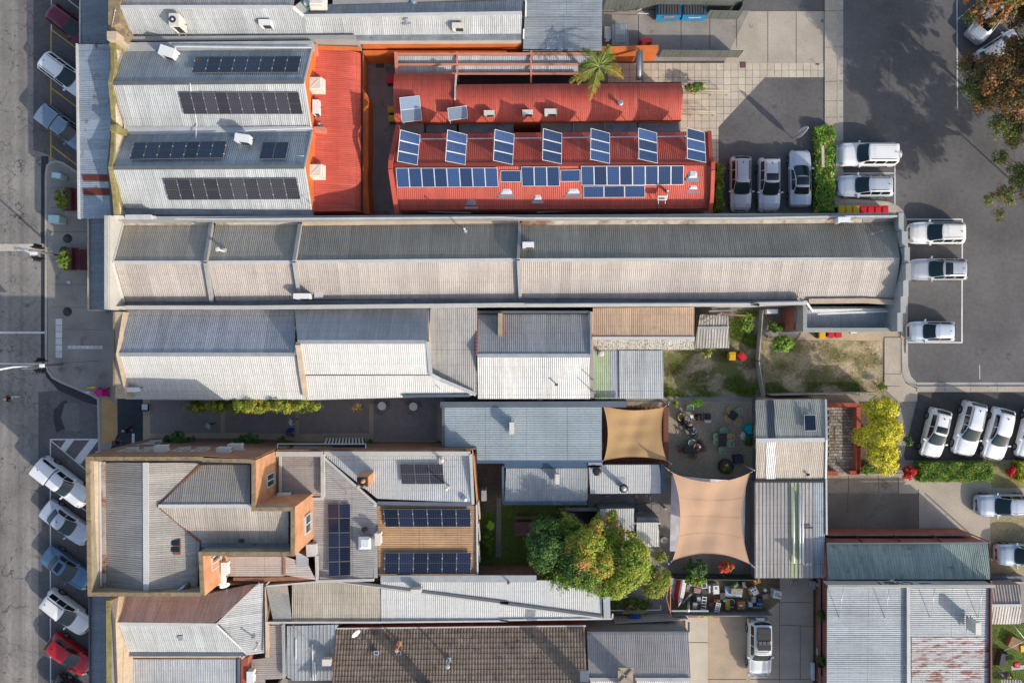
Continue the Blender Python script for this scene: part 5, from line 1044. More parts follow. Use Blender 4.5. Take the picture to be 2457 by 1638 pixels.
array('three landscape blue solar panels below the right-hand row on the red roof','b3 743,168,4.85 1295,162,4.85 1297,270,4.4 745,272,4.4',3,1,sBlue,mAlu,10,6)
array('six black solar panels in two rows on the white hotel wing roof','c2 1343,1130,4.95 1728,1130,4.95 1742,1308,5.15 1362,1308,5.15',3,2,sBlk,mFrameB,6,6)
array('tall navy solar array running up and down beside the brick hotel parapet','c2 702,1480,4.95 905,1480,5.2 d2 908,597,4.95 712,607,4.8',2,5,sNavy,mFrameB,12,6)
array('upper navy solar array on the tan ribbed roof','c2 1197,1525,5.1 1975,1525,5.1 d2 1980,163,4.9 1215,163,4.9',6,1,sNavy,mFrameB,6,12,mid=True)
array('lower navy solar array on the tan ribbed roof','d2 1210,390,4.75 1983,390,4.75 1978,580,4.6 1208,580,4.6',6,1,sNavy,mFrameB,6,12,mid=True)
array('single dark solar panel in a steel frame on the small gabled cottage','l 1000,655,3.75 1195,655,3.75 1208,915,4.15 1012,918,4.15',1,1,sNavy,mAlu,6,10)
tt=T('panel_rails','empty steel mounting rails above the framed solar panel on the cottage roof','rails',base_of('l 1080,560'))
lines(tt,'l 968,505,3.55 985,655,3.8',.05,.08,mSteel,'rail');lines(tt,'l 1180,500,3.55 1195,655,3.8',.05,.08,mSteel,'rail');lines(tt,'l 985,640,3.8 1195,640,3.8',.05,.08,mSteel,'rail')
for s,l in (('d2 1133,1290,4.35','left small square solar vent panel on the tiled roof'),('d2 1332,1290,4.35','right small square solar vent panel on the tiled roof')):
    p=W1(s);e=.13;array(l,s.split()[0]+' '+' '.join(f'{float(s.split()[1].split(",")[0])+a*22},{float(s.split()[1].split(",")[1])+b*17},{4.2-b*.05}' for a,b in ((-1,-1),(1,-1),(1,1),(-1,1))),1,1,sBlue,mAlu,3,3,lift=.12)
# ------------------------------------------------------------------ rooftop units
def ac(label,s,w=.9,d=.38,h=.75,rz=0,mat=None,fan=False,cat='air conditioner',grp=None,legs=.15):
    p=W1(s);t=T('air_conditioner',label,cat,p,grp,math.radians(rz));mat=mat or mCaseC;b=MB()
    b.box((0,0,legs),(w,d,h));b.box((0,0,legs+h),(w*1.0+.02,d+.03,.02));b.local('casing',mat,t)
    g=MB();g.box((w*.12,-d/2-.012,legs+.1),(w*.62,.02,h*.75));g.local('grille',mDark,t)
    g=MB();g.box((-w*.36,-d/2-.012,legs+.15),(w*.16,.02,h*.6));g.local('side_vent',mCaseW,t)
    if fan:
        g=MB();g.tube((-w*.12,0,legs+h+.02),(-w*.12,0,legs+h+.05),min(w,d)*.36,16);g.local('fan_grille',mDark,t)
        g=MB();g.tube((-w*.12,0,legs+h+.05),(-w*.12,0,legs+h+.07),min(w,d)*.12,10);g.local('fan_hub',mCaseW,t)
    g=MB()
    for x in (-1,1):g.box((x*w*.36,0,0),(.06,d*1.35,legs)); 
    g.local('feet',mSteel,t)
    g=MB();g.tube((w*.48,.1,legs+h*.3),(w*.62,.16,legs*.5),.025,6);g.local('pipe',mBlack,t)
    return t
def evap(label,s,w=1.15,h=.95,rz=0):
    p=W1(s);t=T('evaporative_cooler',label,'rooftop cooler',p,None,math.radians(rz));b=MB();b.box((0,0,.25),(w,w,h),0,.84);b.box((0,0,.2),(w*1.03,w*1.03,.1));b.local('casing',mCaseC,t)
    b=MB();b.box((0,0,.25+h),(w*.86,w*.86,.05),0,.9);b.box((0,0,.3+h),(w*.70,.05,.03),math.pi/4);b.box((0,0,.3+h),(w*.70,.05,.032),-math.pi/4);b.local('lid',mCaseC,t)
    b=MB()
    for i in range(5):
        for sx,sy,r in ((1,0,0),(-1,0,0),(0,1,1),(0,-1,1)):b.box((sx*w*.475,sy*w*.475,.4+i*.14),(w*.7 if r else .04,.04 if r else w*.7,.03))
    b.local('louvres',mPlasticW,t);b=MB();b.box((-w*.7,0,0),(w*.4,.5,.45));b.local('duct',mFlashW,t);return t
def skylight(label,s,w=1.0,l=1.0,h=.14,mat=None,rz=0):
    p=W1(s);t=T('skylight',label,'skylight',p,None,math.radians(rz));b=MB()
    b.box((0,-.1,0),(w+.3,l+.35,.04));b.box((0,0,0),(w,l,h));b.local('curb',mSteel,t)
    v=[(-w/2*.94,-l/2*.94,h),(w/2*.94,-l/2*.94,h),(w/2*.94,l/2*.94,h),(-w/2*.94,l/2*.94,h)]+[(-w*.28,-l*.28,h+.1),(w*.28,-l*.28,h+.1),(w*.28,l*.28,h+.1),(-w*.28,l*.28,h+.1)]
    f=[(0,1,5,4),(1,2,6,5),(2,3,7,6),(3,0,4,7),(4,5,6,7)]
    loc_child(bpy.data.objects.new('dome',mesh('dome',v,f,mat or M('milky_dome',(.55,.58,.60),rough=.12,var=.15,scale=1.5),smooth=False)),t);return t
def whirly(label,s,r=.2,h=.35):
    p=W1(s);t=T('turbine_vent',label,'vent',p);b=MB();b.box((0,0,0),(r*3,r*3,.04),.2);b.tube((0,0,0),(0,0,h*.4),r*.75,12);b.local('base',mSteel,t)
    v=[];f=[];n=16;rr=[(.75,h*.4),(1.05,h*.65),(.9,h*.9),(.4,h*1.05),(.05,h*1.1)]
    for k,(q,z) in enumerate(rr):
        for i in range(n):a=2*math.pi*i/n+k*.12;v.append((r*q*math.cos(a),r*q*math.sin(a),z))
    for k in range(4):
        for i in range(n):f.append((k*n+i,k*n+(i+1) % n,(k+1)*n+(i+1) % n,(k+1)*n+i))
    loc_child(bpy.data.objects.new('turbine',mesh('turbine',v,f,M('bright_metal',(.62,.63,.66),rough=.25,metal=.8,var=.1))),t);return t
def flue(label,s,h=1.2,r=.06,mat=None,lean=(0,0),cap=True,cat='flue'):
    p=W1(s);t=T('flue_pipe',label,cat,p);m=mat or mSteel;b=MB();q=min(r*5,.4);b.box((0,0,-.05),(q,q,.06));b.tube((0,0,0),(lean[0],lean[1],h),r,10);b.local('pipe',m,t)
    if cap:b=MB();b.tube((lean[0],lean[1],h),(lean[0],lean[1],h+.05),r*2,10,r*1.2);b.local('cap',m,t)
    return t
def antenna(label,s,h=1.8,rz=0,n=5):
    p=W1(s);t=T('tv_antenna',label,'antenna',p,None,math.radians(rz));b=MB();b.tube((0,0,0),(0,0,h),.022,6);b.local('mast',mSteel,t)
    b=MB();b.tube((-.6,0,h-.05),(.6,0,h-.05),.014,5)
    for i in range(n):b.tube((-.5+i*.25,-.3+.03*i,h-.05),(-.5+i*.25,.3-.03*i,h-.05),.01,4)
    b.local('elements',mSteel,t);return t
def dish(label,s,r=.4,az=45,h=.5):
    p=W1(s);t=T('satellite_dish',label,'satellite dish',p,None,math.radians(az));b=MB();b.tube((0,0,0),(0,0,h),.03,6);b.local('bracket',mSteel,t)
    v=[];f=[];n=18
    for k in range(4):
        q=r*(k+1)/4
        for i in range(n):a=2*math.pi*i/n;v.append((.06+q*q*.5,q*math.cos(a),h+.1+q*.9*math.sin(a)+.0))
    v.append((.05,0,h+.1))
    for i in range(n):f.append((len(v)-1,i,(i+1) % n))
    for k in range(3):
        for i in range(n):f.append((k*n+i,(k+1)*n+i,(k+1)*n+(i+1) % n,k*n+(i+1) % n))
    M4=Matrix.Rotation(math.radians(-35),4,'Y');v=[tuple(M4 @ (Vector(q)-Vector((0,0,h)))+Vector((0,0,h))) for q in v]
    loc_child(bpy.data.objects.new('reflector',mesh('reflector',v,f,M('dish_grey',(.55,.62,.64),rough=.4,var=.04),smooth=True)),t)
    b=MB();b.tube((.1,0,h-.15),(.5,0,h+.35),.015,5);b.box((.5,0,h+.32),(.1,.1,.1));b.local('feed_arm',mSteel,t);return t
ac('tall cream unit with round black fan on the grey roof at the top left','a1 1640,255,5.5',.75,.95,1.5,0,mCaseC,True)
ac('white twin unit on the top grey roof, right of the fan-topped one','a2 165,245,5.4',.95,.42,.8,0,mCaseW)
ac('cream wall-hung unit on the top grey roof near its right end','a2 1870,270,5.3',.95,.4,.75,0)
ac('large white unit on the top-left shop, pipes dangling below it','a1 1545,505,5.5',1.2,.75,.9,-18,mCaseW)
ac('large white unit between navy arrays on the second gable','a1 2205,1265,5.8',1.15,.6,.8,-8,mCaseW)
evap('upper cream evaporative cooler on the orange wall edge of the red annexe','a2 618,790,4.3');evap('lower cream evaporative cooler on the orange wall edge of the red annexe','b2 620,62,4.3')
ac('slim white unit between the two evaporative coolers on the red annexe','a2 612,985,4.3',.5,1.1,.7,0,mCaseW)
ac('first cream unit from the left on the upper red roof','a2 2145,1035,4.2',.85,.35,.6);ac('second cream unit on the upper red roof, left of the wider one','a3 245,1030,4.2',.85,.35,.6);ac('wider cream unit, third on the upper red roof','a3 450,1025,4.2',1.0,.4,.65)
for s,l,w,ll in (('a3 50,2100','',0,0),):pass
skylight('frosted square skylight between red roof solar panels, left of centre','b3 55,195,4.6',1.0,1.05);skylight('frosted square skylight between red roof solar panels, right of centre','b3 655,190,4.6',1.05,1.05)
skylight('small low skylight under the three middle panels on the red roof','b3 337,262,4.4',.65,.7);skylight('grey shaded skylight on the lower left of the red roof','b2 1982,295,4.2',.8,.95,.2,mGlass if False else M('grey_dome',(.28,.30,.33),rough=.2,var=.1))
skylight('upper of two frosted skylights at the red roof right end','b3 1722,68,5.2',.75,.7);skylight('lower of two frosted skylights at the red roof right end','b3 1725,170,4.7',.75,.7)
skylight('large plain white raised skylight beside the tall navy array','d2 1040,300,5.2',1.05,1.05,.5,M('white_dome',(.62,.64,.66),rough=.3,var=.05))
ex=T('exhaust_unit','white framed exhaust box on legs with a round cowl, bottom right of the red roof','exhaust',base_of('b3 1445,300'));mk('box',*box_vf(tuple(W1('b3 1448,285,5.2')),(.75,.32,.3)),mCaseW,ex);mk('rust_stain',*box_vf(tuple(W1('b3 1448,285,5.51')),(.45,.12,.004)),rustv,ex)
for x in (1417,1478):tube(ex,'leg',W1(f'b3 {x},420,3.6'),W1(f'b3 {x},300,5.2'),.03,mSteel)
tube(ex,'cowl',W1('b3 1498,230,4.7'),W1('b3 1498,212,5.6'),.11,mSteel,12);tube(ex,'pipe',W1('b3 1494,280,5.3'),W1('b3 1498,222,5.4'),.06,mSteel)
ac('white unit on the beige south slope casting a long shadow, near the left','b2 490,1165,5.3',1.25,.4,.85,0,mCaseW);mk('access_hatch',*box_vf(tuple(W1('b2 617,1142,5.25')),(.72,.62,.08)),mFlashW,E)
ac('white unit beside the middle fire wall of the long grey slope','b3 250,712,5.9',.9,.4,.8,0,mCaseW);ac('white unit bracketed on the north parapet near the right end','b4 768,470,5.4',.95,.4,.7,0,mCaseW)
ac('white unit on the shaded part of the white roof at its lower left','c1 1205,460,5.0',1.15,.35,.6,0,mCaseW);ac('cream unit standing on the ice-blue cafe roof','c3 105,800,3.8',.38,.95,.8,0)
ac('slim cream unit on the dappled blue-white kitchen roof','c3 508,1250,3.3',.32,.8,.75,0);ac('cream unit on the brick recess of the hotel tower','c2 322,1403,5.2',1.0,.42,.6,0,mCaseW)
ac('cream unit standing in the side yard beside the hotel wing','c2 2100,1395,1.2',.42,.85,.8,0,mCaseW);ac('large cream unit by the tan roof, black pipe running left','d2 1165,250,5.2',.42,.95,1.0,0)
ac('grey unit on the white long roof under the hotel wing','d2 1498,715,4.7',.8,.3,.75,0);ac('white upper unit on the light-well side of the hotel','d1 2040,520,6.2',.5,.95,.6,0,mCaseW);ac('white lower unit on the light-well side of the hotel','d1 2010,620,6.0',.45,.8,.6,0,mCaseW)
ac('white unit beside the narrow grey roof at the bottom left','d2 30,1480,3.8',.5,1.0,.7,0,mCaseW);ac('small white unit on the silver wide-ribbed roof','d2 705,1350,3.8',.7,.5,.6,0);ac('tall white unit casting shadow on the ribbed workshop roof','d4 1875,985,4.7',.42,.9,1.15,0,mCaseC)
ac('window unit on the hotel north wall, first from the street','c1 1468,985,7.6',.95,.5,.6,0,mCaseC,legs=.02);ac('window unit on the hotel north wall, second from the street','c1 2022,1005,7.6',1.0,.5,.6,0,mCaseC,legs=.02);ac('window unit on the hotel north wall beside the dark bush','c1 2125,972,6.2',1.1,.5,.6,0,mCaseC,legs=.02)
ac('white slim unit behind the annexe brick porch fence','b4 165,1245,1.5',.9,.35,.6,0,mCaseW);ac('small white box by the red bins under the annexe','b4 868,1426,1.6',.5,.12,.3,0,mCaseW)
evap('white cooler box at the top edge above the teal patch','a2 625,30,6.0',1.3,.8)
whirly('shiny turbine vent on the top-left roof next to the fan-topped unit','a1 1870,105,6.2');whirly('shiny turbine vent on the top grey roof, centre','a2 1400,185,5.9',.22);whirly('silver turbine vent on the upper edge of the top grey roof','a2 1468,30,5.5',.2)
whirly('turbine vent on the red annexe roof beside the brick pier','a2 625,1120,4.2',.13);whirly('round turbine vent near the corner of the white hotel wing roof','c2 1922,1438,5.15',.24)
flue('grey flue with a white cap on the first grey bay of the long roof','b1 2005,755,6.2',1.3,.1,mFlashW);flue('thin flue with white cap on the long grey slope, centre left','b2 1930,582,5.4',1.6,.05,mFlashW)
flue('pair of thin masts at the right end of the long grey slope','b4 1050,575,5.6',1.6,.03);flue('grey cowl and rod on the upper red roof','a3 1068,945,4.3',.7,.12);flue('rusty vent pipe on the pale south slope of the small gable','c3 507,418,4.5',.6,.05,rustv)
flue('upper of two poles at the green band edge','c3 820,368,3.6',2.0,.04,mSteel);flue('lower of two poles at the green band edge','c3 822,475,3.6',2.0,.04,mSteel);flue('small pole at the end of the white shop roof gutter','c2 1705,455,4.8',.6,.03,mFlashW)
flue('elbowed flue on the hotel wing roof above the six panels','c2 1715,1085,5.0',.8,.08,mCaseC,(.1,0));flue('leaning flue on the hotel wing roof below the six panels','c2 1790,1330,5.1',1.2,.07,mCaseC,(-.2,.0));flue('black unit pipe beside the square skylight','d2 1040,180,5.2',.6,.13,mBlack)
flue('leaning chimney pipe on the hipped roof east slope','d2 70,1215,5.6',1.0,.07,mFlashW,(.1,-.05));flue('rusty flue with silver flashing on the tiled roof, upper','d2 1335,1215,4.0',1.4,.09,M('terracotta',(.55,.28,.15),rough=.8));flue('silver double flue on the tiled roof, lower','d2 1780,1360,4.4',1.3,.1,mFlash)
flue('black round vent on the upper left of the tan shade sail roof','c3 862,1190,3.3',.5,.18,mBlack);flue('small flue at the white roof left part under the hotel wing','d3 75,650,4.8',.6,.06,rustv);flue('grey pipe vent beside the framed skylight on the cottage','c4 488,1170,3.4',.3,.06,mBlack)
flue('small round vent on the hipped shop brown slope','d1 1780,1010,6.4',.7,.02,mFlashW);flue('white-capped floodlight pole beside the white sail corner','c3 900,140,3.4',.5,.12,mFlashW)
v_=T('roof_ventilator','large round ventilator with black rim and silver dome on the kitchen roof','vent',base_of('c3 1080,1345'));p=W1('c3 1085,1320,3.1');tube(v_,'duct',p,p+Vector((0,0,1.3)),.22,mSteel,16);q=p+Vector((0,0,1.25));tube(v_,'rim',q,q+Vector((0,0,.18)),.36,mBlack,20);tube(v_,'dome',q+Vector((0,0,.18)),q+Vector((0,0,.3)),.27,mSteel,20,.14);mk('flashing',*box_vf(tuple(W1('c3 1085,1290,3.15')),(.7,.7,.04)),mFlash,v_)
antenna('television antenna at the corner of the grey and red roofs above the beige building','b2 560,340,5.0',1.4,20);antenna('television antenna fixed to the brick chimney','c2 870,1385,5.2',1.8,60);antenna('tall antenna mast on the long white hotel wing roof edge','c2 1800,1140,5.0',.6,0);antenna('yagi antenna over the silver wide-ribbed roof','d2 556,1215,3.6',1.8,35);antenna('thin antenna on the green edge of the workshop roof','d4 2200,560,1.0',2.5,70)
dish('pale satellite dish at the foot of the hotel light-well wall','d1 2040,665,5.3',.42,-60);dish('pale satellite dish on the upper left of the tiled roof','d2 960,1095,3.7',.42,-40)
# brick chimney with pots on the hotel wing
bc=T('chimney','orange brick chimney with terracotta pots on the white hotel wing','chimney',base_of('c2 1100,1250'))
p=W1('c2 1006,1290,7.5');walls(bc,W('c2 955,1245,7.5 1060,1245,7.5 1062,1338,7.5 958,1338,7.5'),mBrickO,zb=4.6,cap=1,name='stack');mk('soot_top',*box_vf((p.x,p.y,7.51),(.85,.72,.03)),mDark,bc)
for s,r,m in (('c2 1018,1278,7.5',.16,M('terracotta',(.55,.28,.15))),('c2 1025,1325,7.5',.12,mConcG),('c2 972,1325,7.5',.13,mRendC)):q=W1(s);tube(bc,'chimney_pot',q,q+Vector((0,0,.45)),r,m,12)
# roof details: white conduits
cw=T('roof_conduit','white conduit running along the top parapet of the twin-gabled shop','conduit',base_of('a2 0,430'));lines(cw,'a1 1570,450,5.9 1575,420,5.95 2315,428,5.9 a2 550,430,5.9',.07,.06,mPipeW,'conduit')
cw=T('roof_conduit','white conduit in the valley between the two gables, rising to the lower array','conduit',base_of('a2 0,1160'));lines(cw,'a1 2120,1225,5.6 2125,1175,5.6 2315,1168,5.6 a2 540,1150,5.5 565,1160,5.5',.06,.06,mPipeW,'conduit')
cw=T('roof_conduit','white conduit crossing from the upper arrays down to the navy array','conduit',base_of('a1 1750,1100'));lines(cw,'a1 1728,680,6.55 1704,750,7.1 1710,820,6.8',.06,.05,mPipeW,'conduit');lines(cw,'a1 1750,1022,5.8 1762,1100,5.4 1755,1245,5.6',.06,.05,mPipeW,'conduit')
cw=T('roof_conduit','white conduit linking the small two-panel array to the gable edge','conduit',base_of('a2 200,1395'));lines(cw,'a1 2010,1404,6.4 2315,1402,6.4 a2 90,1400,6.4',.05,.05,mPipeW,'conduit');lines(cw,'a2 330,1385,6.35 370,1398,6.4 485,1400,6.5',.08,.08,mPipeW,'conduit')
cw=T('rack_rail','silver rail linking the tilted solar racks across the red roof','rail',base_of('a3 300,1235'));lines(cw,'a2 1527,1247,4.9 1760,1245,4.9',.07,.06,mAlu,'rail');lines(cw,'a2 1947,1244,4.9 2185,1242,4.9',.07,.06,mAlu,'rail');lines(cw,'a3 125,1240,4.9 385,1238,4.9',.07,.06,mAlu,'rail');lines(cw,'a3 556,1236,4.9 812,1232,4.9',.07,.06,mAlu,'rail');lines(cw,'a3 984,1230,4.9 1240,1227,4.9',.07,.06,mAlu,'rail');lines(cw,'a3 1406,1226,4.9 1673,1222,4.9',.07,.06,mAlu,'rail')
cw=T('grey_pipe','long grey plastic pipe lying in the gutter below the red roof','pipe',base_of('b3 900,395'));lines(cw,'b3 330,410,3.4 600,395,3.4 900,385,3.4 1310,382,3.4',.1,.1,mFlash,'pipe');lines(cw,'b2 1595,405,3.4 1980,414,3.4',.1,.1,mFlash,'pipe')
cw=T('roof_stay_wires','four tension stays bracing the lettered parapet to the workshop roof','bracing',base_of('d4 1350,800'))
for x,y in ((765,940),(1160,945),(1552,945),(1960,945)):tube(cw,'stay',W1(f'd4 {x},{y},4.5'),W1(f'd4 {x+38},665,5.7'),.025,mSteel,6)
# ------------------------------------------------------------------ cars
def lerp(a,b,t):return a+(b-a)*t
ST={  # x/L, half width factor, belt, top, roof half width   (front is +x)
 'suv':[(-.5,.74,.62,.66,.62),(-.492,.90,.90,.96,.74),(-.465,.985,1.02,1.30,.66),(-.425,1,1.04,1.60,.62),(-.36,1,1.04,1.68,.625),(-.10,1,1.02,1.71,.645),(-.005,1,1.0,1.65,.635),(.215,1,.97,1.08,.74),(.25,1,.96,1.04,.78),(.36,.985,.90,.98,.75),(.43,.95,.82,.89,.68),(.465,.89,.72,.79,.60),(.488,.76,.58,.63,.50),(.5,.58,.46,.50,.42)],
 'wagon':[(-.5,.76,.58,.62,.62),(-.492,.90,.82,.88,.74),(-.465,.98,.92,1.12,.66),(-.41,1,.93,1.42,.60),(-.35,1,.93,1.49,.61),(-.10,1,.91,1.52,.63),(-.005,1,.90,1.46,.62),(.205,1,.87,.97,.74),(.24,1,.85,.93,.78),(.36,.985,.79,.86,.75),(.43,.95,.71,.78,.67),(.465,.88,.61,.68,.58),(.488,.75,.50,.55,.48),(.5,.56,.42,.45,.40)],
 'hatch':[(-.5,.78,.60,.64,.60),(-.49,.92,.86,.92,.72),(-.455,.985,.94,1.18,.64),(-.39,1,.95,1.46,.60),(-.30,1,.95,1.53,.61),(-.08,1,.93,1.55,.63),(.01,1,.92,1.49,.62),(.225,1,.89,.99,.73),(.26,1,.87,.95,.77),(.36,.985,.80,.88,.74),(.43,.94,.70,.78,.66),(.465,.86,.60,.67,.56),(.488,.73,.50,.54,.47),(.5,.54,.42,.45,.38)],
 'sedan':[(-.5,.72,.56,.60,.60),(-.492,.86,.82,.88,.72),(-.47,.94,.92,.98,.74),(-.34,1,.93,1.03,.72),(-.31,1,.93,1.07,.70),(-.17,1,.92,1.41,.585),(-.08,1,.91,1.46,.60),(0,1,.90,1.42,.60),(.205,1,.87,.96,.73),(.24,1,.85,.92,.77),(.36,.985,.79,.85,.74),(.43,.95,.70,.77,.66),(.465,.87,.60,.67,.57),(.488,.74,.50,.54,.48),(.5,.55,.42,.45,.40)],
 'fwd':[(-.5,.86,.66,.70,.72),(-.494,.95,.98,1.04,.80),(-.48,.985,1.10,1.60,.74),(-.46,1,1.12,1.80,.71),(-.40,1,1.12,1.86,.71),(-.05,1,1.12,1.88,.72),(.06,1,1.10,1.83,.71),(.22,1,1.08,1.18,.78),(.25,1,1.06,1.14,.82),(.40,.985,1.02,1.10,.80),(.455,.95,.96,1.02,.74),(.483,.86,.72,.78,.66),(.5,.74,.50,.54,.56)],
 'ute':[(-.5,.88,.62,.66,.80),(-.497,.96,.95,1.02,.84),(-.485,1,1.02,1.62,.80),(-.475,1,1.04,1.68,.80),(-.17,1,1.04,1.70,.80),(-.155,1,1.04,1.66,.70),(-.14,1,1.04,1.68,.66),(.0,1,1.02,1.70,.66),(.06,1,1.0,1.64,.64),(.215,1,.99,1.12,.74),(.25,1,.97,1.07,.80),(.42,.985,.93,1.0,.76),(.475,.94,.82,.88,.68),(.49,.86,.62,.68,.6),(.5,.76,.48,.52,.55)]}
GL={'suv':dict(w=(.008,.208),r=(-.478,-.437),s=(-.40,.12),roof=(-.40,-.02)),'wagon':dict(w=(.008,.198),r=(-.475,-.43),s=(-.40,.12),roof=(-.40,-.02)),'hatch':dict(w=(.02,.217),r=(-.47,-.41),s=(-.36,.13),roof=(-.36,0)),
      'sedan':dict(w=(.012,.198),r=(-.30,-.19),s=(-.23,.13),roof=(-.15,-.01)),'fwd':dict(w=(.075,.213),r=(-.487,-.468),s=(-.44,.11),roof=(-.44,.04)),'ute':dict(w=(.07,.205),r=(-.484,-.478),s=(-.125,.16),roof=(-.44,.06))}
def sect(kind,x):
    st=ST[kind]
    for a,b in zip(st,st[1:]):
        if a[0]<=x<=b[0]:
            t=(x-a[0])/(b[0]-a[0]+1e-9);return [lerp(p,q,t) for p,q in zip(a,b)]
    return list(st[-1] if x>0 else st[0])
def section_pts(kind,x,L,Wd):
    _,w,b,t,r=sect(kind,x);hw=Wd/2*w;rw=Wd/2*r*(1 if w>.95 else w/.95*1.05)
    zs=min(b,.5)
    zt=max(b+.0,t-.07)
    return [(hw*.93,.20),(hw*.985,zs*.75),(hw,lerp(zs,b,.55)),(hw*.975,b),(lerp(hw*.95,rw,.12),lerp(b,zt,.12)+.0),(min(hw*.93,rw+.05*(t-b>.2)),zt-.0),(rw*.93,t-.022),(rw*.55,t+.005),(0,t+.018)]
def cp(kind,x,v,L,Wd):
    P=section_pts(kind,x,L,Wd);i=min(int(v),len(P)-2);t=v-i;return Vector((x*L,lerp(P[i][0],P[i+1][0],t),lerp(P[i][1],P[i+1][1],t)))
def patch(kind,x0,x1,v0,v1,L,Wd,nx=3,nv=4,off=.008,mirror=0,bow=0.0):
    """piece of the car's own skin, lifted off it; mirror=2 spans both sides"""
    cols=[];vs=[lerp(v0,v1,j/nv) for j in range(nv+1)]
    for i in range(nx+1):
        x=lerp(x0,x1,i/nx);c=[]
        if mirror==2:
            bx=[x-bow*(1-(v-v0)/(v1-v0))**2 for v in vs]
            for v,xb in zip(vs,bx):p=cp(kind,xb,v,L,Wd);c.append(p)
            for v,xb in list(zip(vs,bx))[::-1][1:]:p=cp(kind,xb,v,L,Wd);c.append(Vector((p.x,-p.y,p.z)))
        else:
            for v in vs:
                xx=x
                p=cp(kind,xx,v,L,Wd);c.append(Vector((p.x,p.y*(mirror or 1),p.z)))
        cols.append(c)
    m=len(cols[0]);V=[];F=[]
    for i,c in enumerate(cols):
        for j,p in enumerate(c):
            a=cols[min(i+1,nx)][j]-cols[max(i-1,0)][j];b=c[min(j+1,m-1)]-c[max(j-1,0)];n=a.cross(b)
            if n.length<1e-9:n=Vector((0,0,1))
            n.normalize()
            if n.dot(Vector((0,p.y,max(.2,p.z-.6))))<0:n=-n
            V.append(p+n*off)
    for i in range(nx):
        for j in range(m-1):F.append((i*m+j,(i+1)*m+j,(i+1)*m+j+1,i*m+j+1))
    return V,F
paintC={}
def paint(name,col,metal=0.0,rough=.3):
    return M('paint_'+name,col,rough=rough,metal=metal,var=.03,finev=0,spec=.5,coat=.7)
CARS={};CV=[]
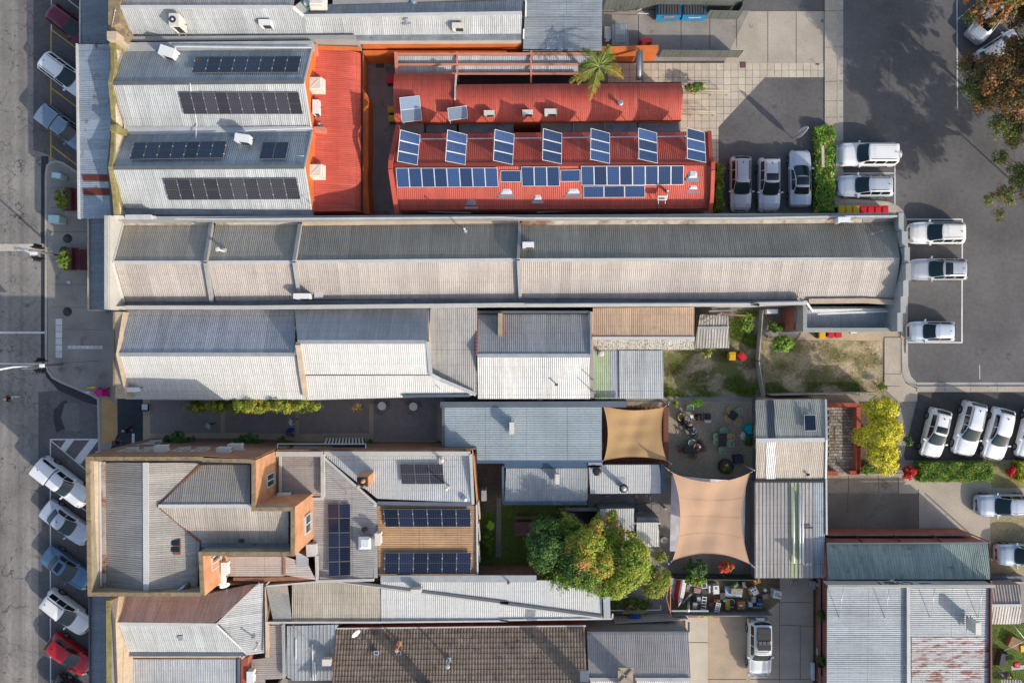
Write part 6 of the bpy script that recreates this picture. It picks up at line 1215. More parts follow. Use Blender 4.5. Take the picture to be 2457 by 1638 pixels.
def car(label,s,head,kind,col,L=4.7,Wd=1.85,opts=(),group=None,cat='car'):
    t_=s.split();q=W1(s,0);T_=T('parked_car',label,cat,(q.x,q.y,.005),group,math.radians(head))
    if col in (pW,pSL):
        kk=len(CV) % 5;CV.append(1);sh=((.80,.80,.79),(.74,.76,.79),(.78,.77,.73),(.70,.72,.74),(.83,.83,.83))[kk] if col is pW else ((.60,.62,.65),(.50,.54,.60),(.58,.58,.57),(.44,.47,.51),(.55,.60,.66))[kk]
        col=paint(('white' if col is pW else 'silver')+'_shade_%d' % kk,sh,0 if col is pW else .25)
    key=(kind,round(L,2),round(Wd,2))
    if key not in CARS:
        D={}
        sx=sorted(set([a[0] for a in ST[kind]]+[-.495+.033*i for i in range(31)]))
        V=[];F=[];m=17
        for x in sx:
            P=section_pts(kind,x,L,Wd);V+=[(x*L,y,z) for y,z in P]+[(x*L,-y,z) for y,z in P[:-1][::-1]]
        for i in range(len(sx)-1):
            for j in range(m-1):F.append((i*m+j,(i+1)*m+j,(i+1)*m+j+1,i*m+j+1))
        F+=[tuple(range(m)),tuple(range((len(sx)-1)*m,len(sx)*m))[::-1]]
        # wheel arches: cut by dark liners set into the side
        D['body']=mesh('body',V,F,mTrim,smooth=True)
        g=GL[kind];D['windshield']=mesh('windshield',*patch(kind,g['w'][0],g['w'][1],5.2,8,L,Wd,6,5,.012,2,.035),mGlass,True)
        D['rear_window']=mesh('rear_window',*patch(kind,g['r'][0],g['r'][1],5.2,8,L,Wd,4,5,.012,2,-.012),mGlassT,True)
        wins=[];x0,x1=g['s'];npn=3 if kind in ('suv','wagon','fwd') else 2
        for k in range(npn):
            a=lerp(x0,x1,k/npn)+.007;b=lerp(x0,x1,(k+1)/npn)-.007
            for sd_ in (1,-1):wins.append(mesh('side_window',*patch(kind,a,b,4.1,4.9,L,Wd,3,2,.008,sd_),mGlassT))
        D['side_windows']=wins
        CARS[key]=D
    D=CARS[key];R_=[]
    def put(name,me,mat=None):
        o=loc_child(bpy.data.objects.new(name,me),T_)
        if mat:o.material_slots[0].link='OBJECT';o.material_slots[0].material=mat
        return o
    body=put('body',D['body'],col)
    rb=mod=None
    put('windshield',D['windshield']);put('rear_window',D['rear_window'])
    for w in D['side_windows']:put('side_window',w)
    g=GL[kind];roofm=None
    if 'darkroof' in opts:v,f=patch(kind,g['roof'][0],g['roof'][1],5.6,8,L,Wd,14,4,.014,2);put('roof_panel',mesh('roof_panel',v,f,mGlassT,True))
    if 'sunroof' in opts:xs=g['w'][0];v,f=patch(kind,xs-.17,xs-.045,6.25,8,L,Wd,8,3,.016,2);put('sunroof',mesh('sunroof',v,f,mGlassT,True))
    if 'rear_sunroof' in opts:xs=g['w'][0];v,f=patch(kind,xs-.16,xs-.06,6.4,8,L,Wd,8,3,.016,2);put('sunroof',mesh('sunroof',v,f,mGlassT,True))
    # seams between bonnet and windscreen
    v,f=patch(kind,g['w'][1]+.002,g['w'][1]+.011,5.0,8,L,Wd,1,5,.008,2,.037);put('cowl',mesh('cowl',v,f,mTrim))
    for sd_ in (1,-1):
        v,f=patch(kind,.435,.488,3.5,5.2,L,Wd,3,2,.010,sd_);put('headlight',mesh('headlight',v,f,mHead))
        v,f=patch(kind,-.493,-.462,2.4 if kind != 'sedan' else 2.6,4.2,L,Wd,2,2,.010,sd_);put('tail_light',mesh('tail_light',v,f,mTail))
        xm=g['w'][1]-.045;p=cp(kind,xm,3.1,L,Wd);b=MB();b.box((p.x,sd_*(Wd/2+.07),1.0 if kind in ('suv','fwd','ute') else .9),(.13,.22,.13),sd_*.25);b.local('mirror',col,T_)
        if 'rails' in opts:
            b=MB();x0,x1=g['roof'];pts=[cp(kind,lerp(x0+.02,x1-.02,i/4),6.0,L,Wd) for i in range(5)]
            for a,c in zip(pts,pts[1:]):b.bar((a.x,sd_*a.y,a.z+.05),(c.x,sd_*c.y,c.z+.05),.035,.04)
            b.local('roof_rail',mTrim if 'black_rails' in opts else mSteel,T_)
    for x in (-.305,.325 if kind != 'fwd' else .30):
        for sd_ in (1,-1):
            b=MB();r=.33 if kind in ('sedan','hatch','wagon') else .37
            b.tube((x*L,sd_*(Wd/2-.21),r),(x*L,sd_*(Wd/2+.012),r),r,18);w=b.local('wheel',mTyre,T_)
            b=MB();b.tube((x*L,sd_*(Wd/2-.0),r),(x*L,sd_*(Wd/2+.022),r),r*.62,12);rm=loc_child(bpy.data.objects.new('rim',mesh('rim',b.v,b.f,mRim)),w)
    b=MB();b.box((-L/2-.012,0,.62),(.02,.4,.12));b.local('number_plate',mPlasticW,T_)
    b=MB();b.box((L/2+.0,0,.40),(.03,.36,.10));b.local('number_plate',mPlasticW,T_)
    v,f=patch(kind,.478,.499,2.0,8,L,Wd,1,4,.006,2)
    b=MB();b.box((L*.487,0,.50),(.08,Wd*.5,.16));b.local('grille',mTrim,T_)
    xa=g['roof'][0]+.05;p=cp(kind,xa,8,L,Wd);b=MB();b.box((p.x,0,p.z),(.16,.05,.07),0,.4);b.local('antenna_fin',mTrim,T_)
    if 'ribs' in opts:
        b=MB()
        for i in range(-3,4):a=cp(kind,g['roof'][0]+.03,7.9,L,Wd);c=cp(kind,g['roof'][1]-.08,7.9,L,Wd);b.bar((a.x,i*.15,a.z+.004),(c.x,i*.15,c.z+.004),.03,.02)
        b.local('roof_ribs',col,T_)
    if 'spare' in opts:
        b=MB();b.tube((-L/2-.26,.0,1.0),(-L/2-.03,.0,1.0),.37,20);b.local('spare_wheel',mPlasticW,T_)
    if 'bull' in opts:
        b=MB();zz=.95
        for z in (.55,zz):b.tube((L/2+.16,-.6,z),(L/2+.16,.6,z),.035,8)
        for y in (-.6,.6):b.tube((L/2+.16,y,.45),(L/2+.16,y,zz+.05),.035,8);b.tube((L/2-.05,y*1.3,.75),(L/2+.16,y,.75),.03,6)
        b.box((L/2+.08,0,.4),(.2,Wd*.95,.2));b.local('bull_bar',mTrim if 'whitecar' not in opts else mSteel,T_)
    if 'rack' in opts:
        b=MB();z=1.97
        for y in (-.62,.62):b.bar((-2.1,y,z),(.15,y,z),.05,.07)
        for x in (-2.1,-1.65,-1.2,-.75,-.3,.15):b.bar((x,-.62,z),(x,.62,z),.05,.05)
        b.local('roof_rack',mSteel,T_);b=MB()
        b.box((-1.85,0,z+.02),(.42,1.1,.14));b.box((-1.3,0,z+.02),(.62,1.15,.1));b.box((-.45,0,z+.02),(.5,1.1,.12));b.local('rack_load',mBlack,T_)
        b=MB()
        for i in (-.35,0,.35):b.box((-.85,i,z+.02),(.3,.28,.16))
        b.local('storage_box',M('grey_box',(.09,.095,.10)),T_)
    if 'canopy_gap' in opts:
        v,f=patch(kind,-.165,-.150,4.0,8,L,Wd,1,4,.008,2);put('canopy_gap',mesh('canopy_gap',v,f,mTrim))
        for sd_ in (1,-1):v,f=patch(kind,-.44,-.20,4.2,4.9,L,Wd,2,1,.01,sd_);put('canopy_window',mesh('canopy_window',v,f,mGlassT))
    return T_
pW=paint('white',(.80,.80,.79));pS=paint('silver',(.47,.48,.50),.3,.35);pSL=paint('light_silver',(.60,.62,.65),.2,.35);pG=paint('grey',(.16,.17,.19),.5);pB=paint('blue',(.10,.19,.29),.5);pBl=paint('steel_blue',(.22,.30,.38),.4)
pR=paint('red',(.42,.006,.012));pM=paint('maroon',(.14,.012,.028),.3);pD=paint('dark',(.03,.035,.045),.4)
car('boxy white four-wheel drive with rear spare wheel in the top end bay','s 2071,377',180,'fwd',pW,4.95,1.95,('rails','ribs','spare','bull','whitecar'))
car('silver wagon with black roof rails in the bay beneath the white four-wheel drive','s 2067,450',180,'wagon',pSL,4.9,1.85,('rails','black_rails'))
car('white ribbed-roof car, topmost of three right of the long beige building','s 2236,562',180,'suv',pW,4.75,1.9,('ribs','rails'))
car('silver wagon with dark sunroof, middle of three right of the long beige building','s 2241,648',180,'wagon',pSL,4.95,1.88,('rails','black_rails','sunroof'))
car('silver hatchback, lowest car in the marked bays right of the beige building','s 2224,795',180,'hatch',pSL,4.0,1.75)
car('silver wagon with black windscreen, leftmost of three cars in the court by the red roof','s 1771,445',270,'wagon',pS,4.8,1.85,('rails','black_rails'))
car('pale suv with small sunroof, middle of three cars in the court by the red roof','s 1838,447',270,'suv',pSL,4.7,1.86,('rails','sunroof'))
car('silver sedan with black glass roof, rightmost of three beside the red roof','s 1912,431',90,'sedan',pSL,5.0,1.86,('darkroof',))
hd=256
car('white hatch with dark sunroof, leftmost of the four angled white cars by the hedge','s 2234,1037',hd,'hatch',pW,4.35,1.82,('rails','sunroof'))
car('large white wagon, second of the angled white cars and set slightly higher','s 2313,1026',hd,'suv',pW,4.75,1.9,('rails','black_rails'))
car('white suv with plain roof, third of the angled white cars by the hedge','s 2383,1039',hd,'hatch',pW,4.6,1.85)
car('white car cut by the right edge, last of the angled row','s 2462,1037',hd,'hatch',pW,4.5,1.85,('rails',))
car('silver four-wheel drive with ribbed roof on the drive below the hedge','s 2396,1207',180,'suv',pSL,4.8,1.9,('ribs','rails'))
car('pale blue-silver suv cut by the right edge, below the silver four-wheel drive','s 2441,1324',180,'suv',paint('ice_blue',(.40,.50,.56),.3),4.6,1.85)
car('white touring four-wheel drive with loaded black roof rack on the bottom driveway','s 1815,1542',270,'fwd',pW,4.8,1.95,('rack','spare','bull','whitecar'))
car('silver sedan under the bare branches at the top right corner','s 2364,50',51,'sedan',pSL,4.7,1.85)
car('grey hatchback half hidden by the bronze tree at the top right','s 2385,124',33,'hatch',pS,4.3,1.8)
car('maroon wagon half under the upper awning on the street','s 182,72',-38,'wagon',pM,4.7,1.8,('darkroof',) if False else ())
car('bright red car at the top edge of the street, mostly hidden','s 199,-26',-38,'hatch',pR,4.4,1.8)
car('white people mover angled under the awning near the yellow lines','s 171,190',-37,'suv',pW,4.9,1.9,('rails','black_rails'))
car('steel blue van-bodied utility angled under the awning above the kerb build-out','s 172,318',-37,'ute',pBl,5.0,1.85,('canopy_gap',))
car('white utility with boxy canopy parked below the striped no-parking bay','s 163,1153',-38,'ute',pW,5.2,1.88,('canopy_gap',))
car('silver sedan with teal windows between the canopy utility and the blue car','s 171,1250',-37,'sedan',pSL,4.8,1.84)
car('blue-grey sedan with dark sunroof on the street','s 173,1357',-36,'sedan',pB,4.75,1.82,('rear_sunroof',))
car('white suv angled on the street between the blue-grey and red cars','s 172,1461',-37,'suv',pW,4.7,1.88,('black_rails','rails'))
car('bright red hatchback angled on the street near the bottom','s 179,1562',-37,'hatch',pR,4.4,1.8)
car('dark car at the bottom left, cut by the bottom edge','s 188,1662',-37,'hatch',pD,4.5,1.8)
# ------------------------------------------------------------------ foliage
def leaf_mat(name,trans=.25):
    if name in MC:return MC[name]
    m=bpy.data.materials.new(name);m.use_nodes=True;N=m.node_tree.nodes;L=m.node_tree.links;b=N['Principled BSDF']
    b.inputs['Roughness'].default_value=.55;b.inputs['Specular IOR Level'].default_value=.3
    a=N.new('ShaderNodeAttribute');a.attribute_name='tint';L.new(a.outputs[0],b.inputs['Base Color'])
    tr=N.new('ShaderNodeBsdfTranslucent');L.new(a.outputs[0],tr.inputs[0]);mx=N.new('ShaderNodeMixShader');mx.inputs[0].default_value=trans
    L.new(b.outputs[0],mx.inputs[1]);L.new(tr.outputs[0],mx.inputs[2]);L.new(mx.outputs[0],N['Material Output'].inputs[0]);MC[name]=m;return m
mLeaf=leaf_mat('leaf')
def leaves(name,P,Nn,size,cols,parent,aspect=1.7,kind=None,mat=None):
    """one mesh of bent leaf-sized blades at points P facing roughly along Nn"""
    n=len(P);a=rng.normal(size=(n,3));Nn=Nn/np.linalg.norm(Nn,axis=1,keepdims=True)
    e=np.cross(Nn,a);e /= np.linalg.norm(e,axis=1,keepdims=True);u=np.cross(Nn,e)
    s=(size*rng.uniform(.6,1.35,n))[:,None];w=s/aspect
    v=np.stack([P-u*s*.5,P+e*w*.5+Nn*s*.08,P+u*s*.5-Nn*s*.12,P-e*w*.5+Nn*s*.08],1).reshape(-1,3)
    me=bpy.data.meshes.new(name);me.vertices.add(4*n);me.vertices.foreach_set('co',v.astype(np.float32).ravel())
    me.loops.add(4*n);me.loops.foreach_set('vertex_index',np.arange(4*n,dtype=np.int32));me.polygons.add(n)
    me.polygons.foreach_set('loop_start',np.arange(0,4*n,4,dtype=np.int32))
    try:me.polygons.foreach_set('loop_total',np.full(n,4,dtype=np.int32))
    except Exception:pass
    me.update(calc_edges=True)
    at=me.color_attributes.new('tint','FLOAT_COLOR','CORNER');c4=np.ones((n,4));c4[:,:3]=np.clip(cols*np.array([2.05,1.95,1.45]),0,.8)
    at.data.foreach_set('color',np.repeat(c4,4,0).astype(np.float32).ravel());me.materials.append(mat or mLeaf)
    o=link(bpy.data.objects.new(name,me),parent)
    if kind:o['kind']=kind
    return o
def pal_pick(pal,n,key):
    """leaf hue by clump, from a palette of (weight, rgb)"""
    w=np.array([p[0] for p in pal],float);w /= w.sum();cw=np.cumsum(w);idx=np.searchsorted(cw,np.clip(key,0,.9999));c=np.array([p[1] for p in pal])[idx]
    return c*rng.uniform(.7,1.3,(n,1))*rng.uniform(.93,1.07,(n,3))
def crown_points(blobs,n,shell=.35,clump=.35,nclump=None):
    vol=np.array([b[3]*b[4]*b[5] for b in blobs])**.66;k=rng.choice(len(blobs),nclump or max(20,n//45),p=vol/vol.sum());B_=np.array(blobs,float)
    d=rng.normal(size=(len(k),3));d /= np.linalg.norm(d,axis=1,keepdims=True);d[:,2]=np.where(d[:,2]<-.35,-d[:,2],d[:,2])
    r=(1-shell*rng.random(len(k))**1.5)[:,None];C=B_[k,:3]+d*r*B_[k,3:6]
    key=rng.random(len(k));cs=clump*rng.uniform(.35,1.5,len(k))
    ci=rng.integers(0,len(k),n);g=rng.normal(size=(n,3));g /= np.linalg.norm(g,axis=1,keepdims=True);g *= (rng.random((n,1))**.45)
    P=C[ci]+g*cs[ci][:,None]*np.array([1,1,.75]);Nn=d[ci]*.5+g*.8+np.array([0,0,.5])+rng.normal(size=(n,3))*.45
    return P,Nn,key[ci],k[ci],C
def tree(label,name,blobs,n,size,pal,trunk,tr=.16,clump=.4,shell=.4,group=None,limbs=7,cat='tree',bark=None):
    x,y,z=trunk;T_=T(name,label,cat,(x,y,0),group)
    P,Nn,key,kb,C=crown_points(blobs,n,shell,clump)
    if isinstance(pal,dict):
        cols=np.zeros((n,3))
        for b in range(len(blobs)):m=kb==b;cols[m]=pal_pick(pal.get(b,pal[0]),int(m.sum()),key[m])
    else:cols=pal_pick(pal,n,key)
    leaves('crown',P,Nn,size,cols,T_)
    b=MB();b.tube((x,y,0),(x+.1,y,z),tr,10,tr*.6);ft=Vector((x+.1,y,z));tk=b.build('trunk',bark or mBark,T_,True)
    lb=MB();idx=rng.choice(len(C),min(len(C),limbs*6),replace=False)
    for i in range(limbs):
        e=Vector(C[idx[i]]);m=ft.lerp(e,.5)+Vector((0,0,-.15));lb.tube(ft-Vector((0,0,.3)),m,tr*.45,6,tr*.28);lb.tube(m,e,tr*.28,5,.015)
        for q in idx[limbs+i*4:limbs+i*4+4]:e2=Vector(C[q]);lb.tube(m,m.lerp(e2,.8),tr*.15,4,.01)
    lb.build('branch',bark or mBark,T_);return T_
def bl(s,rx,ry=None,rz=None):
    p=W1(s);return (p.x,p.y,p.z,rx,ry or rx,rz or rx*.8)
GRN=[(4,(.075,.14,.02)),(3,(.12,.19,.03)),(2,(.045,.09,.018)),(1.5,(.18,.20,.035)),(.4,(.24,.16,.06))]
DGR=[(4,(.035,.08,.022)),(3,(.055,.11,.026)),(2,(.022,.055,.02)),(.9,(.10,.15,.045))]
YOR=[(3,(.24,.24,.04)),(1.6,(.33,.20,.06)),(3,(.14,.19,.03)),(.9,(.34,.15,.09)),(1.5,(.09,.14,.025))]
YGR=[(3,(.18,.20,.04)),(3,(.12,.17,.03)),(1.5,(.28,.17,.06)),(1,(.07,.11,.02))]
k='d3 '
tree('large dark green rounded tree at the left of the leafy group in the back lawn','broadleaf_tree',
     [bl('d3 400,320,4.2',1.5,2.2,1.6),bl('d3 560,620,3.6',1.9,1.2,1.3),bl('d3 700,480,4.4',1.6,1.7,1.4),bl('d3 420,190,3.6',.8,.8,.9),bl('d3 620,160,3.4',.8,.7,.8),bl('d3 900,700,3.8',1.5,.9,1.2),bl('d3 750,620,4.4',1.3,1.0,1.1),bl('d3 640,300,4.2',1.2,1.0,1.2)],
     36000,.16,{0:DGR,1:GRN,2:DGR,3:DGR,4:GRN,5:GRN,6:GRN,7:GRN},tuple(W1('d3 600,420,3.2')),.2,.42)
tree('autumn tinted orange and yellow tree in the middle of the leafy group','broadleaf_tree',[bl('d3 800,300,5.6',1.0,1.0,1.0),bl('d3 760,450,5.4',.9,.9,.9),bl('d3 900,500,5.2',1.0,1.1,1.0),bl('d3 680,350,4.9',.8,.9,.8),bl('d3 860,180,4.6',.6,.6,.6),bl('d3 600,430,4.6',.6,.7,.6)],19000,.16,YOR,tuple(W1('d3 800,400,3.6')),.15,.36)
GRR=[(4,(.11,.17,.025)),(3,(.17,.22,.035)),(1.5,(.06,.11,.02)),(2,(.22,.23,.04))]
tree('bright green tree on the right of the leafy group next to the small shed','broadleaf_tree',[bl('d3 1200,430,5.0',1.25,1.35,1.3),bl('d3 1120,600,4.5',1.2,1.2,1.2),bl('d3 1030,680,4.0',1.1,1.0,1.0),bl('d3 990,280,3.8',1.0,.9,.9),bl('d3 950,420,4.4',.9,1.0,.9),bl('d3 1240,560,4.0',.9,.9,.9)],27000,.16,GRR,tuple(W1('d3 1120,500,3.2')),.16,.38)
tree('small yellow-green tree beside the junk yard, right of the leafy group','broadleaf_tree',[bl('d3 1420,640,3.4',.95,1.0,.9),bl('d3 1380,730,3.0',.9,.7,.7),bl('d3 1330,600,3.2',.7,.9,.8),bl('d3 1440,430,3.2',.4,.5,.5)],9000,.13,YGR,tuple(W1('d3 1420,640,2.2')),.09,.3)
tree('sparse orange leafed shrub tree over the small white roof','small_tree',[bl('d3 1000,100,3.9',.7,.85,.5),bl('d3 1080,190,4.1',.5,.5,.5),bl('d3 870,110,3.3',.5,.5,.5),bl('d3 1180,240,3.6',.45,.4,.5)],2600,.14,YOR,tuple(W1('d3 1000,170,3.0')),.06,.26,.8)
tree('bright yellow-leafed tree between the brick courtyard and the white cars','golden_tree',[bl('c4 1110,620,3.6',1.35,1.1,1.2),bl('c4 1140,800,4.0',1.45,1.3,1.3),bl('c4 1130,980,3.6',1.3,1.1,1.1),bl('c4 1160,1090,3.2',.8,.7,.8),bl('c4 960,850,3.2',.6,.6,.7)],
     24000,.14,[(5,(.42,.36,.03)),(3,(.33,.30,.03)),(1.5,(.20,.22,.03)),(.7,(.50,.40,.10))],tuple(W1('c4 1120,820,2.6')),.14,.36)
def big_tree(): 
    br=[(3,(.15,.075,.033)),(1.5,(.20,.10,.045)),(2.5,(.09,.065,.03)),(1.5,(.065,.07,.028))];gr=[(3,(.06,.09,.025)),(2,(.10,.12,.04)),(1,(.16,.10,.04))]
    t=tree('tall bronze leafed tree overhanging the parked cars at the top right corner','bronze_tree',[bl('a4 2150,700,7.5',1.9,2.0,1.3),bl('a4 2250,480,7.0',1.3,1.4,1.1),bl('a4 2320,820,7.8',1.9,1.9,1.4),bl('a4 1930,760,6.2',1.0,1.3,.9),bl('a4 2300,100,6.8',.8,1.2,1.0),
        bl('a4 2200,1080,6.5',1.3,1.1,1.0),bl('a4 2000,820,6.0',1.0,1.0,.9),bl('a4 1900,130,6.4',.35,.6,.4),bl('a4 2560,600,8.0',2.4,3.0,1.8),bl('a4 2560,1100,7.5',2.0,2.0,1.6),bl('a4 1850,560,6.3',.7,.8,.6),bl('a4 2050,600,6.8',1.2,1.1,.9),bl('a4 1990,900,6.2',.9,.7,.7)],50000,.16,{i:(gr if i in (5,3,7) else br) for i in range(13)},tuple(W1('a4 2330,720,5.0')),.15,.5,.5,limbs=12,bark=M('pale_bark',(.33,.27,.2),rough=1));return t
big_tree()
tree('olive leafed tree branch hanging over the car park below the bronze tree','olive_tree',[bl('a4 2250,1190,6.0',.8,.8,.7),bl('a4 2150,1350,5.6',.5,.6,.4),bl('b4 2180,250,5.5',.7,.9,.5),bl('b4 2060,270,5.3',.5,.5,.4),bl('b4 2290,80,5.6',.9,1.0,.7),bl('b4 2140,420,5.2',.4,.5,.3),bl('b4 2420,150,6',1.4,1.6,.9)],11000,.14,
     [(3,(.13,.13,.045)),(2,(.08,.10,.03)),(1,(.22,.13,.07))],tuple(W1('b4 2700,150,4.5')),.09,.32,.7,limbs=9)
# a wind-bared tree across the frame edge whose shadow reaches the side street
tree('tall open crowned tree beyond the top right corner, only its edge in view','street_tree',[bl('a4 2100,-60,8.5',2.4,2.2,1.8),bl('a4 2500,-150,9',3,2.6,2.0),bl('a4 2700,200,8.5',2.6,2.6,1.8),bl('s 2560,255,9',1.8,1.8,1.3),bl('s 2640,340,9',2.0,2,1.4),bl('s 2730,260,9',2.2,2.2,1.4),bl('s 2760,430,9',2,2.2,1.4),bl('s 2620,470,9',1.5,1.6,1.2),bl('s 2700,560,9',1.6,1.8,1.2),bl('s 2700,650,9',1.4,1.5,1.1),bl('s 2790,620,9',1.6,1.6,1.1),bl('s 2620,150,9',2,2,1.3),bl('s 2850,540,9',1.8,2,1.2),bl('a4 1750,-330,8.5',2.4,1.8,1.6),bl('a4 2750,560,8.5',2.4,2.4,1.8)],56000,.26,[(3,(.19,.085,.035)),(2,(.07,.08,.03))],tuple(W1('a4 2420,-60,6')),.14,.5,.7,limbs=12)
def shrub(label,s,rx,ry,h,n,size,pal,cat='shrub',name='shrub',clump=.16,group=None,stems=True):
    p=W1(s+',0' if s.count(',')==1 else s);T_=T(name,label,cat,(p.x,p.y,0),group);P,Nn,key,kb,C=crown_points([(p.x,p.y,h*.5+p.z,rx,ry,h*.5)],n,.5,clump)
    P[:,2]=np.maximum(P[:,2],.02);leaves('foliage',P,Nn,size,pal_pick(pal,n,key),T_)
    if stems:
        b=MB()
        for i in range(5):q=Vector(C[i % len(C)]);b.tube((p.x,p.y,0),(q.x,q.y,max(.1,q.z)),.02,5,.008)
        b.build('stem',mBark,T_)
    return T_
shrub('dark rounded bush against the hotel north wall, nearer the street','c1 1665,905,1.0',1.35,.75,2.2,6000,.11,DGR);shrub('dark rounded bush against the hotel north wall, further from the street','c2 20,920,1.0',1.25,.7,2.2,6000,.11,DGR)
shrub('small light green shrub beside the blue sandwich board','c2 300,915,.5',.45,.35,.9,900,.1,GRN);shrub('small round dark potted bush at the end of the striped awning','c2 1090,930,.5',.25,.25,.9,700,.08,DGR)
shrub('row of white flowering shrubs under the hotel wall','c2 1400,965,.3',1.1,.3,.7,1800,.08,[(5,(.04,.09,.03)),(.5,(.6,.6,.6))]);shrub('dark plant by the ice-blue roof corner','c2 1690,955,.3',.3,.35,.9,700,.1,DGR)
CON=[(4,(.20,.22,.035)),(3,(.11,.16,.03)),(2,(.07,.10,.02)),(1,(.30,.24,.05))]
cy=T('bamboo_hedge','long yellow-green feathery hedge along the white shop side wall','hedge',base_of('c1 2000,600'))
P,Nn,key,kb,C=crown_points([bl('c1 1800,615,2.2',1.0,.4,1.6),bl('c1 2000,605,2.6',1.2,.5,2.0),bl('c1 2200,600,2.8',1.3,.6,2.2),bl('c2 100,590,2.9',1.3,.6,2.3),bl('c2 300,590,2.9',1.3,.6,2.3),bl('c2 480,600,2.8',.9,.5,2.0),bl('c2 560,620,2.6',.6,.3,1.5)],22000,.5,.3)
leaves('foliage',P,Nn,.17,pal_pick(CON,len(P),key),cy,aspect=3.2)
shrub('loose twiggy plant on the white shop side wall beyond the hedge','c2 990,620,1.2',.6,.35,1.6,380,.12,[(3,(.2,.18,.08)),(2,(.3,.17,.1))])
def hedge(label,s,h,n,size,pal,name='clipped_hedge'):
    q=W(s);x0,x1=q[0].x,q[1].x;y1,y0=q[0].y,q[2].y;T_=T(name,label,'hedge',((x0+x1)/2,(y0+y1)/2,0))
    k=rng.random(n);P=np.stack([rng.uniform(x0,x1,n),rng.uniform(y0,y1,n),rng.uniform(.05,h,n)],1);Nn=rng.normal(size=(n,3))*.6;m=k<.55;P[m,2]=h+rng.normal(size=m.sum())*.07+.13*np.sin(P[m,0]*3.1)*np.sin(P[m,1]*3.7+1);Nn[m,2]+=1
    P[:,0]+=.10*np.sin(P[:,1]*4.3);P[:,1]+=.09*np.sin(P[:,0]*3.3)
    for lo,hi,ax,val,sg in ((.55,.68,1,y0,-1),(.68,.8,1,y1,1),(.8,.87,0,x0,-1),(.87,.94,0,x1,1)):m=(k>=lo) & (k<hi);P[m,ax]=val+rng.normal(size=m.sum())*.06;Nn[m,ax]+=sg
    key=.5+.5*np.sin(P[:,0]*5.1+np.sin(P[:,1]*6)*2+rng.normal(size=n)*.6);leaves('foliage',P,Nn,size,pal_pick(pal,n,key),T_)
    b=MB();b.box(((x0+x1)/2,(y0+y1)/2,0),(x1-x0-.3,y1-y0-.3,h-.2));b.build('branches',M('hedge_inner',(.02,.03,.012),rough=1),T_);return T_
hedge('long green clipped hedge below the angled white cars','c4 1410,1060 2020,1060 2020,1215 1410,1215',1.0,13000,.11,[(4,(.07,.15,.025)),(3,(.12,.20,.035)),(2,(.04,.09,.02)),(1,(.22,.24,.05))])
hedge('yellow-green clipped hedge at the right edge','c4 2245,1055 2600,1055 2600,1215 2245,1215',1.0,8000,.11,[(3,(.30,.27,.03)),(3,(.12,.18,.03))])
hedge('broad leafy strip hedge between the court and the end parking bays','a4 535,1110 690,1110 b4 690,395 535,395',.75,12000,.16,[(4,(.09,.20,.03)),(3,(.15,.27,.04)),(2,(.05,.11,.02)),(.4,(.45,.30,.18))])
hedge('dark ferny strip hedge against the right end of the red roofed shop','a3 1912,1490 1975,1490 b3 1975,400 1912,400',.8,3500,.15,GRN)
shrub('crimson shrub at the left end of the clipped hedge','c4 1335,1150,.4',.6,.55,.9,2200,.13,[(3,(.35,.01,.015)),(2,(.22,.01,.012)),(1,(.45,.04,.03))]);shrub('crimson shrub between the two clipped hedges','c4 2215,1140,.4',.35,.5,.8,1100,.12,[(3,(.35,.01,.015)),(2,(.18,.01,.012))])
shrub('green groundcover at the foot of the golden tree','c4 1000,1130,.2',.7,.4,.4,2500,.1,GRN);shrub('bright groundcover at the top of the golden tree','c4 1240,600,.2',.3,.4,.4,900,.1,GRN);shrub('dark green bush tucked under the golden tree','c4 930,820,1.4',.5,.5,1.0,1500,.11,DGR);shrub('small green bush at the right of the golden tree','c4 1340,885,.7',.3,.35,.8,900,.1,DGR)
shrub('low shrub at the end of the dirt track by the concrete strip','c4 1120,420,.4',.45,.3,.6,900,.1,GRN)
shrub('flowering shrub against the red roof end wall','a3 1740,800,.5',1.0,.4,.9,2600,.12,[(4,(.06,.12,.03)),(1.2,(.35,.28,.1))]);shrub('big bright green bush behind the annexe beside the dirt track','c4 250,60,.6',.9,.75,1.4,4500,.13,[(4,(.10,.20,.03)),(3,(.16,.28,.05)),(1,(.05,.10,.02))]);shrub('weedy bush between the brick porch and the track','b4 200,1380,.4',.9,.5,.7,1800,.12,GRN)
shrub('leafy creeper in the top corner of the grassy yard','b3 2180,1400,.6',.7,.9,1.0,3200,.14,GRN);shrub('olive green shrub with pale flowers beside the old shed','c3 1830,140,.5',.5,.5,.8,1400,.11,[(3,(.12,.15,.05)),(1,(.3,.28,.15))]);shrub('bright green creeper on the red fence of the courtyard','e 650,130,.5',.55,.22,.5,1500,.12,[(3,(.16,.32,.04)),(1,(.25,.4,.08))]);shrub('yellowish plant left of the green courtyard creeper','e 220,140,.4',.25,.2,.5,500,.1,CON)
shrub('dark bush at the bottom right of the shade sail garden','d3 1740,520,1.0',1.0,.8,1.4,4000,.14,[(4,(.035,.08,.025)),(1,(.10,.17,.07))]);shrub('glossy green bush overhanging the top of the junk yard','j 580,100,1.0',.9,.55,1.2,3000,.13,GRN);shrub('red flowering bush in the shade sail garden','d3 2000,510,.8',.7,.5,1.0,1500,.15,[(3,(.60,.05,.03)),(2,(.5,.09,.04)),(1,(.10,.12,.04))])
